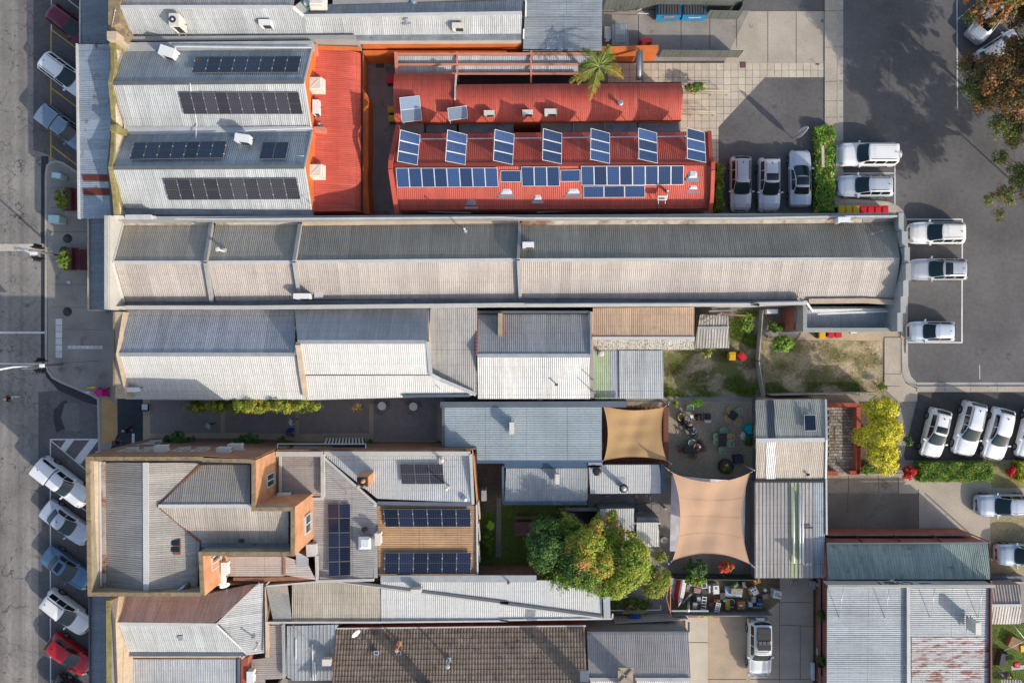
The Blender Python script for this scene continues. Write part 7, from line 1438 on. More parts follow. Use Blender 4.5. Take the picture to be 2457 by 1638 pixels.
shrub('bushy green border along the side yard lawn edge','d2 2130,300,.3',.45,1.1,.6,3000,.1,GRN);shrub('lime green ball plant in the side garden','d2 2158,150,.5',.3,.3,.6,900,.1,[(3,(.22,.50,.05))]);shrub('ivy creeper at the rear edge of the junk yard fence','d3 1200,850,.3',1.6,.5,.5,4200,.12,[(4,(.05,.09,.02)),(2,(.09,.12,.03))]);shrub('potted flowers along the red planter at the driveway head','j 760,810,.4',.85,.14,.3,900,.09,[(4,(.16,.30,.05)),(.6,(.6,.4,.05))])
for s,l in (('b1 600,300,.7','upper green planter shrub on the footpath'),('b1 620,845,.7','lower green planter shrub near the street lamp')):shrub(l,s,.5,.95 if 'upper' in l else .9,1.3,2400,.11,GRN)
shrub('dark planter greenery beside the navy courtyard corner','e 1580,820,.4',.35,.6,.8,1500,.1,DGR)
# grass blades
def grass(name,s,n,h,pal,z=.02,patch=None):
    q=W(s);xs=[p.x for p in q];ys=[p.y for p in q];P=np.stack([rng.uniform(min(xs),max(xs),n*3),rng.uniform(min(ys),max(ys),n*3)],1)
    f=np.sin(P[:,0]*1.9+np.sin(P[:,1]*1.3)*2)+np.sin(P[:,1]*2.7+P[:,0]*.6)+rng.normal(size=len(P))*.5
    m=f>(patch if patch is not None else -9);P=P[m];P=P[[inside(a,b,q) for a,b in P]][:n];n=len(P)
    P3=np.concatenate([P,np.full((n,1),z+h*.5)],1);Nn=rng.normal(size=(n,3))*np.array([1,1,.5])+np.array([0,0,.4])
    o=leaves(name,P3,Nn,h*1.6,pal_pick(pal,n,rng.random(n)),None,5.0,'stuff');return o
GG=[(3,(.07,.13,.02)),(2,(.11,.18,.03)),(1,(.20,.19,.06))]
grass('grass','d2 2070,-100 d3 0,-100 700,-50 700,560 0,560 d2 2070,560',9000,.07,GG);grass('grass','f 165,700 900,700 900,2000 165,2000',4000,.08,GG)
grass('weeds','c3 1470,115 2290,115 2290,530 1470,530',6500,.09,[(3,(.07,.11,.02)),(2,(.10,.13,.03)),(2,(.14,.13,.05))],.02,.55);grass('weeds','c4 130,30 1150,40 1150,490 130,500',9000,.08,[(3,(.09,.12,.025)),(2,(.13,.14,.04)),(3,(.24,.20,.09))],.02,.1)
grass('weeds','c4 130,380 940,380 940,495 130,495',2600,.12,GG,.02,-.4);grass('weeds','c3 1480,420 2290,440 2290,530 1480,530',2600,.12,GG,.02,-.2);grass('weeds','b3 2060,1290 2300,1290 c3 2300,100 2060,100',3000,.14,GG,.02,-.3)
LIT=[(3,(.10,.055,.03)),(2,(.14,.09,.04)),(1,(.06,.045,.03))]
grass('leaf_litter','a4 1500,200 2350,200 2350,1450 1700,1300',1500,.045,LIT);grass('leaf_litter','c4 660,1170 1330,1170 1330,1320 660,1300',500,.045,[(3,(.25,.2,.03)),(2,(.14,.09,.04))])
grass('leaf_litter','s 2012,0 2023,0 2023,480 2012,480',250,.05,LIT);grass('leaf_litter','s 100,380 116,380 116,880 100,880',300,.05,LIT);grass('leaf_litter','c4 1330,1000 2350,1020 2350,1046 1330,1046',300,.05,LIT)
grass('leaf_litter','s 1790,1470 1940,1470 1940,1638 1790,1638',260,.05,LIT);grass('leaf_litter','e 60,160 1500,160 1500,1450 60,1450',700,.04,LIT,.02)
q_=W1('d4 1885,220,0');tp_=T('timber_pole','slender brown timber pole beside the mossy green roof','pole',tuple(q_));tube(tp_,'pole',q_,q_+Vector((0,0,2.8)),.06,mWood,8)
# palm
def palm():
    c=W1('a3 885,600,5.6');T_=T('palm_tree','feather palm with green and yellowing fronds above the walkway roof','palm tree',(c.x,c.y,0));b=MB()
    for i in range(14):b.tube((c.x,c.y,i*.4),(c.x,c.y,i*.4+.38),.17-.003*i,10,.19-.003*i)
    b.build('trunk',M('palm_bark',(.20,.16,.12),rough=1),T_)
    ends=[('a3 620,740','y'),('a3 690,750','y'),('a3 735,440','g'),('a3 980,410','g'),('a3 1015,500','g'),('a3 1105,700','o'),('a3 800,895','y'),('a3 870,760','g'),('a3 720,580','g'),('a3 960,620','g'),('a3 860,480','g'),('a3 1080,640','o')]
    for (s,kd) in ends:
        e=W1(s+',4.9');d=Vector((e.x-c.x,e.y-c.y,0));L_=d.length;d.normalize();sd_=Vector((-d.y,d.x,0));n=36;V=[];F=[];cols=[]
        def pt(t):return c+d*(L_*t)+Vector((0,0,.55*math.sin(t*2.2)-1.1*t*t))
        rb=MB()
        for i in range(6):rb.tube(pt(i/6),pt((i+1)/6),.03*(1-i/8),5)
        PP=[]
        for i in range(n):
            t=.1+.9*i/n;p=pt(t);ln=(.62*math.sin(min(1,t*1.25)*math.pi*.82+.25)+.1)*random.uniform(.6,1.25)
            for sgn in (1,-1):
                tip=p+sd_*sgn*ln*.72+d*ln*.62+Vector((0,0,-.22*ln+random.uniform(-.12,.12)));w=d*.020;k=len(V);V+=[p-w,p+w,tip.lerp(p,.4)+w*1.2,tip,tip.lerp(p,.4)-w*1.2];F.append((k,k+1,k+2,k+3,k+4))
                base={'g':(.20,.25,.04),'y':(.42,.36,.06),'o':(.48,.32,.05)}[kd];g2=(.12,.18,.03);mixt=min(1,max(0,t*1.4-.1)) if kd != 'g' else 1;r_=random.uniform(.75,1.25)
                cols.append([(g2[q]*(1-mixt)+base[q]*mixt)*r_ for q in range(3)])
        me=mesh('frond',V,F,mLeaf);at=me.color_attributes.new('tint','FLOAT_COLOR','CORNER');arr=np.ones((len(F)*5,4),np.float32);arr[:,:3]=np.repeat(np.array(cols),5,0);at.data.foreach_set('color',arr.ravel())
        fo=link(bpy.data.objects.new('frond',me),T_);rb.build('rachis',M('rachis',(.35,.36,.12)),fo)
palm()
# ------------------------------------------------------------------ shade sails
def sail(label,s,sag,inset,mat,n=22,seams=0):
    q=W(s);c=sum(q,Vector())/4;T_=T('shade_sail',label,'shade sail',(c.x,c.y,0));V=[];F=[];uvs=[]
    for i in range(n+1):
        for j in range(n+1):
            u,v=i/n,j/n;bu=inset*4*v*(1-v);bv=inset*4*u*(1-u);uu=u+(0.5-u)*2*bu*abs(u-.5)*1.0;uu=bu+(1-2*bu)*u;vv=bv+(1-2*bv)*v
            p=q[0]*(1-uu)*(1-vv)+q[1]*uu*(1-vv)+q[2]*uu*vv+q[3]*(1-uu)*vv
            V.append(p+Vector((0,0,-sag*16*u*(1-u)*v*(1-v)*.6+.03*math.sin(u*17+v*5)*u*(1-u)*4+.025*math.sin(v*21+2*u)*u*(1-u)*4)));uvs.append((u*6,v*6))
    for i in range(n):
        for j in range(n):k=i*(n+1)+j;F.append((k,k+n+1,k+n+2,k+1))
    mk('cloth',V,F,mat,T_,True,uvs);e=MB()
    E=[[V[i*(n+1)] for i in range(n+1)],[V[i*(n+1)+n] for i in range(n+1)],V[:n+1],V[n*(n+1):]]
    for L_ in E:
        for a,b in zip(L_,L_[1:]):e.tube(a,b,.02,5)
    e.build('edge_rope',mat,T_)
    if seams:
        e=MB()
        for jj in range(1,seams+1):
            row=[V[i*(n+1)+round(jj*n/(seams+1))]+Vector((0,0,.012)) for i in range(n+1)]
            for a,b in zip(row,row[1:]):e.bar(a,b,.04,.006)
        e.build('seam',M('seam_cloth',(.56,.37,.20),rough=.9),T_)
    for p,o in zip(q,(Vector((-.35,.25,.1)),Vector((.35,.25,.1)),Vector((.35,-.25,.1)),Vector((-.35,-.25,.1)))):
        tube(T_,'turnbuckle',p,p+o*.7,.02,mSteel,6);tube(T_,'post',(p.x+o.x*.9,p.y+o.y*.9,0),p+o,.055,mSteel,8)
sailM=M('tan_shade_cloth',(.60,.37,.17),rough=.9,var=.06,finev=.03,trans=.25);sailM2=M('peach_shade_cloth',(.68,.43,.27),rough=.9,var=.05,finev=.03,trans=.25)
sail('tan square shade sail stretched over the red-brown pergola next to the cafe roof','c3 925,612,3.3 1468,622,3.3 1492,1100,3.3 930,1097,3.3',.35,.07,sailM,seams=2);sail('large peach shade sail over the garden beside the gravel courtyard','c3 1545,1210,4.6 2235,1212,4.6 d3 2235,500,4.6 1545,470,4.6',.5,.10,sailM2,seams=3)
pg=T('brick_red_pergola','red-brown slatted pergola floor and beams under the tan shade sail','pergola',base_of('c3 1200,860'));flat('deck',W('c3 915,600 1460,600 1460,1125 915,1125'),2.3,M('oxblood_sheet',(.16,.05,.028),rough=.8,var=.2),parent=pg)
for i in range(14):a=W1(f'c3 {920+i*42},605,2.36');b=W1(f'c3 {920+i*42},1122,2.36');bar(pg,'batten',a,b,.06,.05,M('oxblood_batten',(.12,.035,.02),rough=.8))
wt=T('white_tarpaulin','crumpled white side sheets hanging beneath the peach shade sail','tarpaulin',base_of('d3 1570,100'));V=[];F=[]
q=W('c3 1535,1230,2.4 2200,1280,2.6 d3 2185,400,2.4 1520,385,2.4')
for i in range(15):
    for j in range(15):u,v=i/14,j/14;p=q[0]*(1-u)*(1-v)+q[1]*u*(1-v)+q[2]*u*v+q[3]*(1-u)*v;V.append(p+Vector((0,0,.5*(1-abs(2*u-1))+.06*random.random())))
for i in range(14):
    for j in range(14):k=i*15+j;F.append((k,k+15,k+16,k+1))
mk('sheet',V,F,M('white_canvas',(.58,.56,.58),rough=.8,var=.08),wt)
# ------------------------------------------------------------------ bins, planters, street things
def bin_(label,s,col,rz=0,open_=False,grp=None,dark=None):
    p=W1(s);t=T('wheelie_bin',label,'bin',(p.x,p.y,0),grp,math.radians(rz));b=MB();b.box((0,0,.05),(.46,.50,.85),0,1.2);b.local('body',dark or M('bin_green',(.03,.07,.04),rough=.6),t)
    b=MB();b.box((0,0,.90),(.57,.68,.06));b.box((0,-.02,.96),(.44,.46,.04));b.box((0,.33,.9),(.4,.08,.05));b.local('lid',col,t);b=MB()
    for x in (-1,1):b.tube((x*.2,.3,.1),(x*.26,.3,.1),.1,10)
    b.local('wheel',mTyre,t);return t
yB=M('yellow_lid',(.62,.37,.01),rough=.5,var=.05);rB=M('red_lid',(.50,.012,.018),rough=.5,var=.05)
for i,(x,c) in enumerate(((745,0),(806,0),(867,0),(929,1),(990,1),(1052,1),(1113,1))):bin_(['leftmost yellow-lidded','second yellow-lidded','third yellow-lidded','first red-lidded','second red-lidded','third red-lidded','rightmost red-lidded'][i]+' wheelie bin in the row behind the long building',f'b4 {x},386,0',rB if c else yB,0,grp='wheelie bins in a row behind the long building')
bin_('yellow-lidded wheelie bin below the flat annexe','b4 580,1445,.0',yB,0);bin_('left red-lidded wheelie bin below the flat annexe','b4 656,1432,0',rB,180);bin_('right red-lidded wheelie bin below the flat annexe','b4 718,1432,0',rB,180)
bin_('yellow-lidded wheelie bin standing in the grassy yard','c3 2053,165,0',yB,0,dark=yB);bin_('red-lidded wheelie bin turned askew in the grassy yard','c3 2140,168,0',rB,40,dark=rB)
bin_('red bin in the side passage beside the upper red roof','a2 1272,750,0',rB,90);bin_('yellow bin at the side passage near the rack of panels','a2 1285,1010,0',yB,90);bin_('lower yellow bin at the side passage gate','a2 1292,1090,0',yB,90);bin_('small orange bin at the corner of the junk yard','j 1705,95,0',M('orange_lid',(.75,.28,.01),rough=.5),20)
def dumpster(label,s,txt):
    p=W1(s);t=T('dumpster',label,'dumpster',(p.x,p.y,0));b=MB();b.box((0,-.05,.15),(1.95,1.0,1.0),0,1.08);b.local('body',M('dumpster_blue',(.02,.22,.42),rough=.5,var=.1),t)
    for i in range(8):b=MB();b.box((-.84+i*.24,.12,1.17),(.17,1.05,.07+.02*(i % 2)));b.local('lid_rib',M('dumpster_lid',(.06,.065,.075),rough=.6,var=.15),t)
    b=MB();b.box((0,.12,1.14),(2.0,1.12,.05));b.local('lid',mBlack,t);b=MB();b.box((0,-.56,.95),(1.05,.18,.18));b.local('label_panel',rB if txt else mFlashW,t)
    b=MB()
    for i in range(5):b.box((-.36+i*.18,-.655,1.135),(.12,.012,.10) if txt else (.16,.012,.05))
    for i in range(5):b.box((-.36+i*.18,-.57,1.132),(.10,.10,.006))
    b.local('lettering',mFlashW if txt else M('dumpster_logo',(.1,.3,.5)),t)
    for x in (-.8,.8):
        for y in (-.4,.4):b=MB();b.tube((x,y-.03,.1),(x,y+.03,.1),.1,10);b.local('wheel',mTyre,t)
dumpster('left blue dumpster with black ribbed lids and red label','a3 1488,140,0',1);dumpster('right blue dumpster with black ribbed lids and white label','a3 1717,140,0',0)
tg=T('trailer_frame','grey slatted rack leaning beside the white tub behind the ribbed shed','rack',base_of('a3 1078,280'))
for i in range(16):lines(tg,f'a3 1038,{195+i*12},1.3 1115,{195+i*12},1.3',.05,.04,mSteel,'slat')
lines(tg,'a3 1036,190,1.25 1036,375,1.25',.05,.05,mSteel,'frame');lines(tg,'a3 1117,190,1.25 1117,375,1.25',.05,.05,mSteel,'frame')
for s in ('a3 1040,195','a3 1113,195','a3 1040,372','a3 1113,372'):q_=W1(s+',1.25');tube(tg,'leg',(q_.x,q_.y,0),q_,.025,mSteel,6)
tb=T('white_tub','white tub with a rusty stain behind the ribbed shed','tub',base_of('a3 958,330'));mk('tub',*box_vf(tuple(W1('a3 957,325,0')),(.55,1.1,.7)),mFlashW,tb);mk('basin',*box_vf(tuple(W1('a3 957,325,.705')),(.42,.95,.006)),M('basin_grey',(.45,.46,.46)),tb);q_=W1('a3 937,355,.72');tube(tb,'rust_stain',q_,q_+Vector((0,0,.01)),.13,rustv,10)
tag(mk('red_crate',*box_vf(tuple(W1('a3 1295,392,0')),(1.0,.33,.8),0,1.05),mRed if False else M('red_crate',(.20,.01,.015),rough=.6),None),'long dark red crate against the orange end wall','crate')
lean=T('shelter_roof','small corrugated awning strip beside the grey slatted rack','roof',base_of('a3 1040,300'));roof(lean,W('a3 1000,215,.9 1150,215,.9 1150,410,.8 1000,410,.8'),mZincB,dirv=(0,-1)); 
wb=T('water_cylinder','long grey cylinder on a post beam beyond the palm','cylinder',base_of('a3 1245,590'));tube(wb,'cylinder',W1('a3 1243,465,2.9'),W1('a3 1243,712,2.9'),.24,mFlashD if False else M('tank_grey',(.30,.29,.29),rough=.45,metal=.3),16);lines(wb,'a3 1275,448,3.0 1275,742,3.0',.12,.1,M('slate_beam',(.13,.16,.18)),'beam')
for s in ('a3 1275,448','a3 1275,742'):q_=W1(s+',3');tube(wb,'post',(q_.x,q_.y,0),q_,.06,mFlashD,8)
pl_=T('white_pole','pale pole with bracket rising beside the palm','pole',base_of('a3 945,700'));tube(pl_,'pole',W1('a3 942,735,0'),W1('a3 942,585,5.0'),.05,mRendC,8)
for s,l in (('a3 1625,820,1.0 2055,828,1.0','upper'),('a3 1625,1010,1.0 1935,1012,1.0','lower')):
    hr=T('handrail',l+' cream handrail running out from the red shop onto the slabs','handrail',base_of(s.split(',1.0')[0]+',0'));a,b=W(s)
    for dy in (-.09,.09):
        for z in (1.0,.5):tube(hr,'rail',a+Vector((0,dy*(z>.9),z-1)),b+Vector((0,dy*(z>.9),z-1)),.025,M('cream_rail',(.62,.54,.36),rough=.5),6)
    for i in range(4):p=a.lerp(b,i/3);tube(hr,'post',(p.x,p.y,0),p,.025,MC['cream_rail'],6)
for s,l,w,d in (('a3 2175,582,.03','rusty square cover set in the paving slabs',.45,.45),('a2 1165,588,.02','dark rectangular drain cover in the side passage',.65,.33),('a4 620,180,.02','small dark square cover in the concrete drive',.12,.14),('a4 578,552,.03','small rusty strip cover',.28,.06),('k 1400,460,.03','left square inspection cover in the back yard',.75,.75),('k 1675,460,.03','right square inspection cover in the back yard',.75,.75)):
    p=W1(s);t=T('cover_plate',l,'cover',(p.x,p.y,0));mk('frame',*box_vf((p.x,p.y,.0),(w+.06,d+.06,.034)),mDark,t);mk('plate',*box_vf((p.x,p.y,.0),(w,d,.042)),M('rust_plate',(.14,.07,.06),rough=.9) if 'rust' in l else (mMulch if 'passage' in l else mConcG),t)
for s,l,r,m in (('g 1272,98,.124','upper dark round cover on the footpath above the planter',.37,mDark),('g 1268,1475,.124','lower dark round cover on the footpath',.37,mDark),('g 1200,330,.124','dark round tree grate partly under the planter',.37,mDark),('g 1295,912,.126','pale round access cover on the footpath',.2,M('pale_cover',(.42,.44,.50)))):
    p=W1(s);t=T('access_cover',l,'manhole cover',(p.x,p.y,0));tube(t,'rim',p,p+Vector((0,0,.008)),r*1.08,mMulch,24);tube(t,'lid',p,p+Vector((0,0,.014)),r,m,24)
def cabinet(label,s,w,d,h,rz=0):
    p=W1(s);t=T('utility_cabinet',label,'cabinet',(p.x,p.y,.12),None,math.radians(rz));m=M('mint_cabinet',(.36,.52,.54),rough=.5,var=.06);b=MB();b.box((0,0,.06),(w,d,h));b.local('body',m,t);b=MB();b.box((0,0,h+.06),(w+.06,d+.06,.05),0,.94);b.local('lid',M('mint_lid',(.44,.60,.62),rough=.5),t);b=MB();b.box((0,0,0),(w+.1,d+.1,.06));b.local('plinth',mConcG,t)
    b=MB();b.box((w/2+.005,0,.2),(.01,d*.8,h*.7));b.local('door',m,t)
cabinet('upper pale mint utility cabinet on the kerb build-out','b1 578,105,0',.75,.40,1.0,-8);cabinet('lower wider pale mint utility cabinet on the footpath','b1 560,490,0',.9,.62,1.1,-2)
tag(mk('junction_box',*box_vf(tuple(W1('b1 600,52,.12')),(.17,.17,.1)),mFlash,None),'tiny pale junction box above the upper mint cabinet','box')
for s,l in (('b1 660,300','upper dark red planter bench on the footpath'),('b1 665,830','lower dark red planter bench beneath the awning edge')):
    p=W1(s+',.12');t=T('planter_box',l,'planter',(p.x,p.y,.12));m=M('maroon_panel',(.11,.02,.03),rough=.6,var=.1);mk('box',*box_vf((p.x-.2,p.y,.12),(.75,1.9,.65)),m,t);mk('soil',*box_vf((p.x-.2,p.y,.77),(.62,1.75,.01)),mMulch,t)
    for i in range(5):mk('bench_slat',*box_vf((p.x+.35+i*.07,p.y,.55),(.05,1.9,.03)),m,t)
ft=T('seat_shelter','dark maroon slatted seat beside the lower planter under the awning','bench',base_of('g 1570,490'))
for i in range(8):a=W1(f'g {1500+i*22},300,.6');b=W1(f'g {1500+i*22},690,.6');bar(ft,'slat',a,b,.07,.05,MC['maroon_panel'])
# traffic lights and lamp
def signal(label,base,tip,z,heads,arm_tip=None):
    b=W1(base);T_=T('traffic_signal',label,'traffic light',(b.x,b.y,.12));tp=W1(tip);tube(T_,'pole',(b.x,b.y,.12),(b.x,b.y,z*.93),.10,mSteel,10,.08);tube(T_,'outreach_arm',(b.x,b.y,z*.93),tp,.08,mPipeW,8,.06)
    for s,dy in heads:
        p=W1(s);h=MB();h.box((p.x,p.y,p.z-.4),(.36,.16,1.0));h.box((p.x,p.y,p.z-.5),(.62,.03,1.2));hd_=h.build('signal_head',mBlack,T_)
        for k,c in enumerate(((.3,.02,.02),(.3,.16,.02),(.02,.2,.05))):q=Vector((p.x,p.y+dy*.08,p.z+.42-.32*k));tube(hd_,'lens',q,q+Vector((0,dy*.04,0)),.1,M('lens%d' % k,c,rough=.3),12);tube(hd_,'visor',q,q+Vector((0,dy*.2,0)),.13,mBlack,10)
        lines(T_,[p+Vector((0,-dy*.1,0)),Vector((p.x,tp.y*.5+b.y*.5,tp.z))],.04,.04,mSteel,'bracket')
    return T_
sg1=signal('street lamp and signal pole with white head reaching over the stop band','g 1190,435,0','g 640,378,7.2',6.6,(('g 725,270,6.0',1),('g 725,465,6.0',-1)));p=W1('g 640,378,7.25');mk('lamp_head',*box_vf(tuple(p),(.55,.22,.1)),mPlasticW,sg1)
sg2=signal('long white mast arm signal crossing the road at the left edge','h 850,245,0','h -120,335,7.6',7.0,(('h 560,200,5.2',1),('h 550,320,5.2',-1)));q=W1('h 575,265,7.2');mk('camera_box',*box_vf(tuple(q),(.3,.25,.2)),mPlasticW,sg2)
pb=T('push_button_post','yellow topped post at the kerb edge','post',base_of('c1 830,480'));tube(pb,'post',W1('c1 790,448,.1'),W1('c1 855,444,1.2'),.09,M('yellow_post',(.65,.42,.02)),10)
sb=T('sign_post','white street sign post leaning out at the kerb by the pink stroller','sign',base_of('c1 800,490'));tube(sb,'post',W1('c1 855,495,.12'),W1('c1 790,485,2.2'),.03,mPlasticW,6);mk('plate',*box_vf(tuple(W1('c1 800,487,2.2')),(.3,.08,.3)),mPlasticW,sb)
pk=T('covered_trolley','magenta pink covered trolley standing on the footpath corner','trolley',base_of('c1 930,488'));mk('hood',*box_vf(tuple(W1('c1 938,488,.2')),(.75,.68,.9),0,.7),M('magenta',(.60,.01,.22),rough=.7),pk);mk('tray',*box_vf(tuple(W1('c1 862,490,.3')),(.35,.16,.5)),M('pink_tray',(.55,.1,.2)),pk);mk('frame',*box_vf(tuple(W1('c1 930,488,.12')),(1.0,.8,.1)),mWoodG,pk)
for s in ('c1 900,450','c1 900,520','c1 980,450','c1 980,520'):q_=W1(s+',.12');tube(pk,'wheel',q_+Vector((0,-.03,.1)),q_+Vector((0,.03,.1)),.1,mTyre,10)
wi=T('water_tub','black framed square sign with white face at the laneway entry','sign',base_of('c1 1297,620'));mk('frame',*box_vf(tuple(W1('c1 1300,622,.13')),(.68,.62,.5)),mBlack,wi);mk('face',*box_vf(tuple(W1('c1 1297,620,.64')),(.5,.5,.02)),M('white_face',(.6,.63,.68),rough=.5),wi);wi.name='information_sign'
bb=T('sandwich_board','blue sandwich board with white writing in the laneway','sign',base_of('c2 372,848'))
for sg_ in (-1,1):p=W1('c2 372,845,.13');mk('panel',[(p.x-.28,p.y+sg_*.38,.13),(p.x+.28,p.y+sg_*.38,.13),(p.x+.28,p.y+sg_*.04,1.0),(p.x-.28,p.y+sg_*.04,1.0)],[(0,1,2,3)],M('board_blue',(.015,.06,.30),rough=.5),bb)
for i in range(3):mk('writing',*bar_vf((p.x-.18+.03*i,p.y-.32+.1*i,.36+.22*i),(p.x+.16-.05*i,p.y-.31+.1*i,.38+.22*i),.03,.03),mFlashW,bb)
# striped awning
sa=T('striped_awning','black and white striped awning over the hotel side door','awning',base_of('c2 850,920'));A0,A1,B0,B1=W('c2 685,898,2.4 1025,896,2.4 665,945,3.0 1035,948,3.0')
for i in range(24):u0,u1=i/24,(i+1)/24;mk('stripe',[A0.lerp(A1,u0),A0.lerp(A1,u1),B0.lerp(B1,u1),B0.lerp(B1,u0)],[(0,1,2,3)],mBlack if i % 2 else mFlashW,sa)
mk('frame',*bar_vf(A0,A1,.04,.04),mSteel,sa)
bc_=T('balcony_canopy','dark glazed lean-to with white frame against the hotel north wall','canopy',base_of('c2 640,970'));mk('glass_roof',[tuple(p) for p in W('c2 250,955,4.2 1030,955,4.2 1030,995,4.5 250,995,4.5')],[(3,2,1,0)],mGlassT,bc_);lines(bc_,'c2 245,995,4.6 248,950,4.3 1035,950,4.3 1038,995,4.6',.08,.08,mFlashW,'frame')
bf_=T('low_railing','low rail barrier beside the striped awning','railing',base_of('c2 850,860'));lines(bf_,'c2 660,860,.9 1060,858,.9 1062,945,.9',.04,.04,mSteel,'rail')
for s in ('c2 660,860','c2 860,859','c2 1060,858','c2 1062,945'):q_=W1(s+',.9');tube(bf_,'post',(q_.x,q_.y,.13),q_,.02,mSteel,6)
# ------------------------------------------------------------------ tables and chairs
def cafe_chair(label,s,rz,mat,grp='plastic armchairs in the gravel courtyard',tilt=0):
    p=W1(s);t=T('garden_chair',label,'chair',(p.x,p.y,.015),grp,math.radians(rz));b=MB();b.box((0,0,.42),(.46,.44,.04));b.local('seat',mat,t);b=MB()
    pts=[(-.27,-.16,.64),(-.29,.05,.66),(-.26,.22,.72),(-.15,.32,.80),(0,.35,.82),(.15,.32,.80),(.26,.22,.72),(.29,.05,.66),(.27,-.16,.64)]
    for a,c in zip(pts,pts[1:]):b.bar(a,c,.05,.05)
    for x in (-.18,-.06,.06,.18):b.bar((x,.24,.45),(x*.9,.33,.80),.05,.02)
    b.local('backrest',mat,t)
    for x,y in ((-.23,-.2),(.23,-.2),(-.23,.22),(.23,.22)):b=MB();b.bar((x,y,0),(x*1.05,y,.64 if y<0 else .5),.035,.035);b.local('leg',mat,t)
    return t
def table(label,s,w,d,rz,mat,h=.74,rnd=False,grp=None,slats=0):
    p=W1(s);t=T('table',label,'table',(p.x,p.y,.015),grp,math.radians(rz));b=MB()
    if rnd:b.tube((0,0,h-.03),(0,0,h),w/2,20)
    elif slats:
        for i in range(slats):b.box((0,-d/2+d*(i+.5)/slats,h-.03),(w,d/slats*.86,.03))
    else:b.box((0,0,h-.04),(w,d,.04))
    b.local('table_top',mat,t)
    if rnd:b=MB();b.tube((0,0,0),(0,0,h-.03),.04,8);b.tube((0,0,0),(0,0,.03),w*.3,12);b.local('pedestal',mBlack,t)
    else:
        for x in (-1,1):
            for y in (-1,1):b=MB();b.box((x*(w/2-.07),y*(d/2-.07),0),(.05,.05,h-.04));b.local('leg',mat,t)
    return t
mChG=M('sage_plastic',(.28,.42,.24),rough=.5,var=.05);mChY=M('mustard_plastic',(.52,.36,.15),rough=.5,var=.05);mChP=M('pale_sage_plastic',(.34,.42,.32),rough=.5,var=.05);mTb=M('charcoal_tabletop',(.035,.028,.035),rough=.6,var=.15)
table('square dark table turned diagonally with four chairs, upper right of the courtyard','e 1322,362,.7',.72,.72,-35,mTb)
cafe_chair('mustard chair at the upper left side of the diagonal table','e 1262,262,.4',35,mChY);cafe_chair('pale sage chair at the upper right side of the diagonal table','e 1412,290,.4',-60,mChP);cafe_chair('mustard chair at the lower left side of the diagonal table','e 1222,415,.4',125,mChY);cafe_chair('mustard chair at the lower right side of the diagonal table','e 1375,445,.4',215,mChY)
table('long dark slatted table ringed by six chairs in the courtyard','e 1127,822,.7',.70,1.18,0,mTb,slats=10)
cafe_chair('sage chair at the top end of the long dark table','e 1128,655,.4',0,mChG);cafe_chair('sage chair at the upper left of the long dark table','e 1005,755,.4',90,mChG);cafe_chair('sage chair at the lower left of the long dark table','e 1005,855,.4',90,mChG);cafe_chair('mustard chair at the upper right of the long dark table','e 1252,758,.4',-90,mChY);cafe_chair('sage chair at the lower right of the long dark table','e 1238,888,.4',-90,mChG);cafe_chair('sage chair at the bottom end of the long dark table','e 1108,995,.4',180,mChG)
table('long dark table with a person in pink, lower left of the courtyard','e 540,1000,.7',1.2,.72,0,mTb,slats=7);table('round grey-brown table shared by the seated people','e 478,395,.7',.95,.95,0,M('greybrown_top',(.20,.17,.14),rough=.8),rnd=True)
cafe_chair('sage chair above the round table of seated people','e 503,235,.4',-10,mChG);cafe_chair('mustard chair left of the round table of seated people','e 345,385,.4',95,mChY);cafe_chair('grey slatted chair above the lower left dark table','e 535,880,.4',0,mChP);cafe_chair('brown chair at the right end of the lower left dark table','e 735,985,.4',-80,M('brown_plastic',(.14,.08,.06)));cafe_chair('brown chair at the left end of the lower left dark table','e 350,1000,.4',90,MC['brown_plastic']);cafe_chair('brown chair below the lower left dark table','e 560,1100,.4',180,MC['brown_plastic'])
for k_,s in enumerate(('e 460,460,.78','e 550,388,.78')):tag(mk('paper',*box_vf(tuple(W1(s)),(.26,.34,.006),.2),mPlasticW,None),['white paper menu on the round table, lower left','white paper menu on the round table, right'][k_],'paper')
bq=T('barbecue','black barbecue with lid right of the round table','barbecue',base_of('e 805,370'));p=W1('e 808,370,0');mk('hood',*box_vf((p.x,p.y,.6),(.48,.55,.35),0,.85),M('gloss_black',(.01,.01,.012),rough=.15),bq);mk('shelf',*box_vf((p.x,p.y-.42,.75),(.55,.22,.03)),mSteel,bq)
for x in (-.2,.2):
    for y in (-.45,.25):mk('leg',*box_vf((p.x+x,p.y+y,0),(.04,.04,.62)),mBlack,bq)
fp_=T('fire_pit','large round dark planter with a hose and plants inside, lower courtyard','planter',base_of('e 1170,1310'));p=W1('e 1170,1315,0');tube(fp_,'tub',p,p+Vector((0,0,.5)),.63,M('dark_tub',(.035,.035,.03),rough=.8),28);tube(fp_,'soil',p+Vector((0,0,.5)),p+Vector((0,0,.505)),.57,mMulch,28);mk('stone',*box_vf((p.x+.03,p.y+.12,.5),(.3,.26,.12),.5,.8),mConcL,fp_);fp_.name='round_planter'
shrub('small plant in the round courtyard planter','e 1190,1370,.55',.42,.2,.4,700,.08,GRN,stems=False)
tl_=T('teal_tarpaulin','crumpled bright teal cloth over a box by the courtyard fence','cloth',base_of('e 1580,640'));V=[];F=[];p=W1('e 1585,645,0')
for i in range(9):
    for j in range(9):u,v=i/8-.5,j/8-.5;V.append((p.x+u*.75+random.uniform(-.05,.05)+(.1 if j<4 else 0),p.y+v*1.15+random.uniform(-.05,.05),.75-1.6*max(abs(u),abs(v))**3*3+random.uniform(-.05,.06)))
for i in range(8):
    for j in range(8):k=i*9+j;F.append((k,k+9,k+10,k+1))
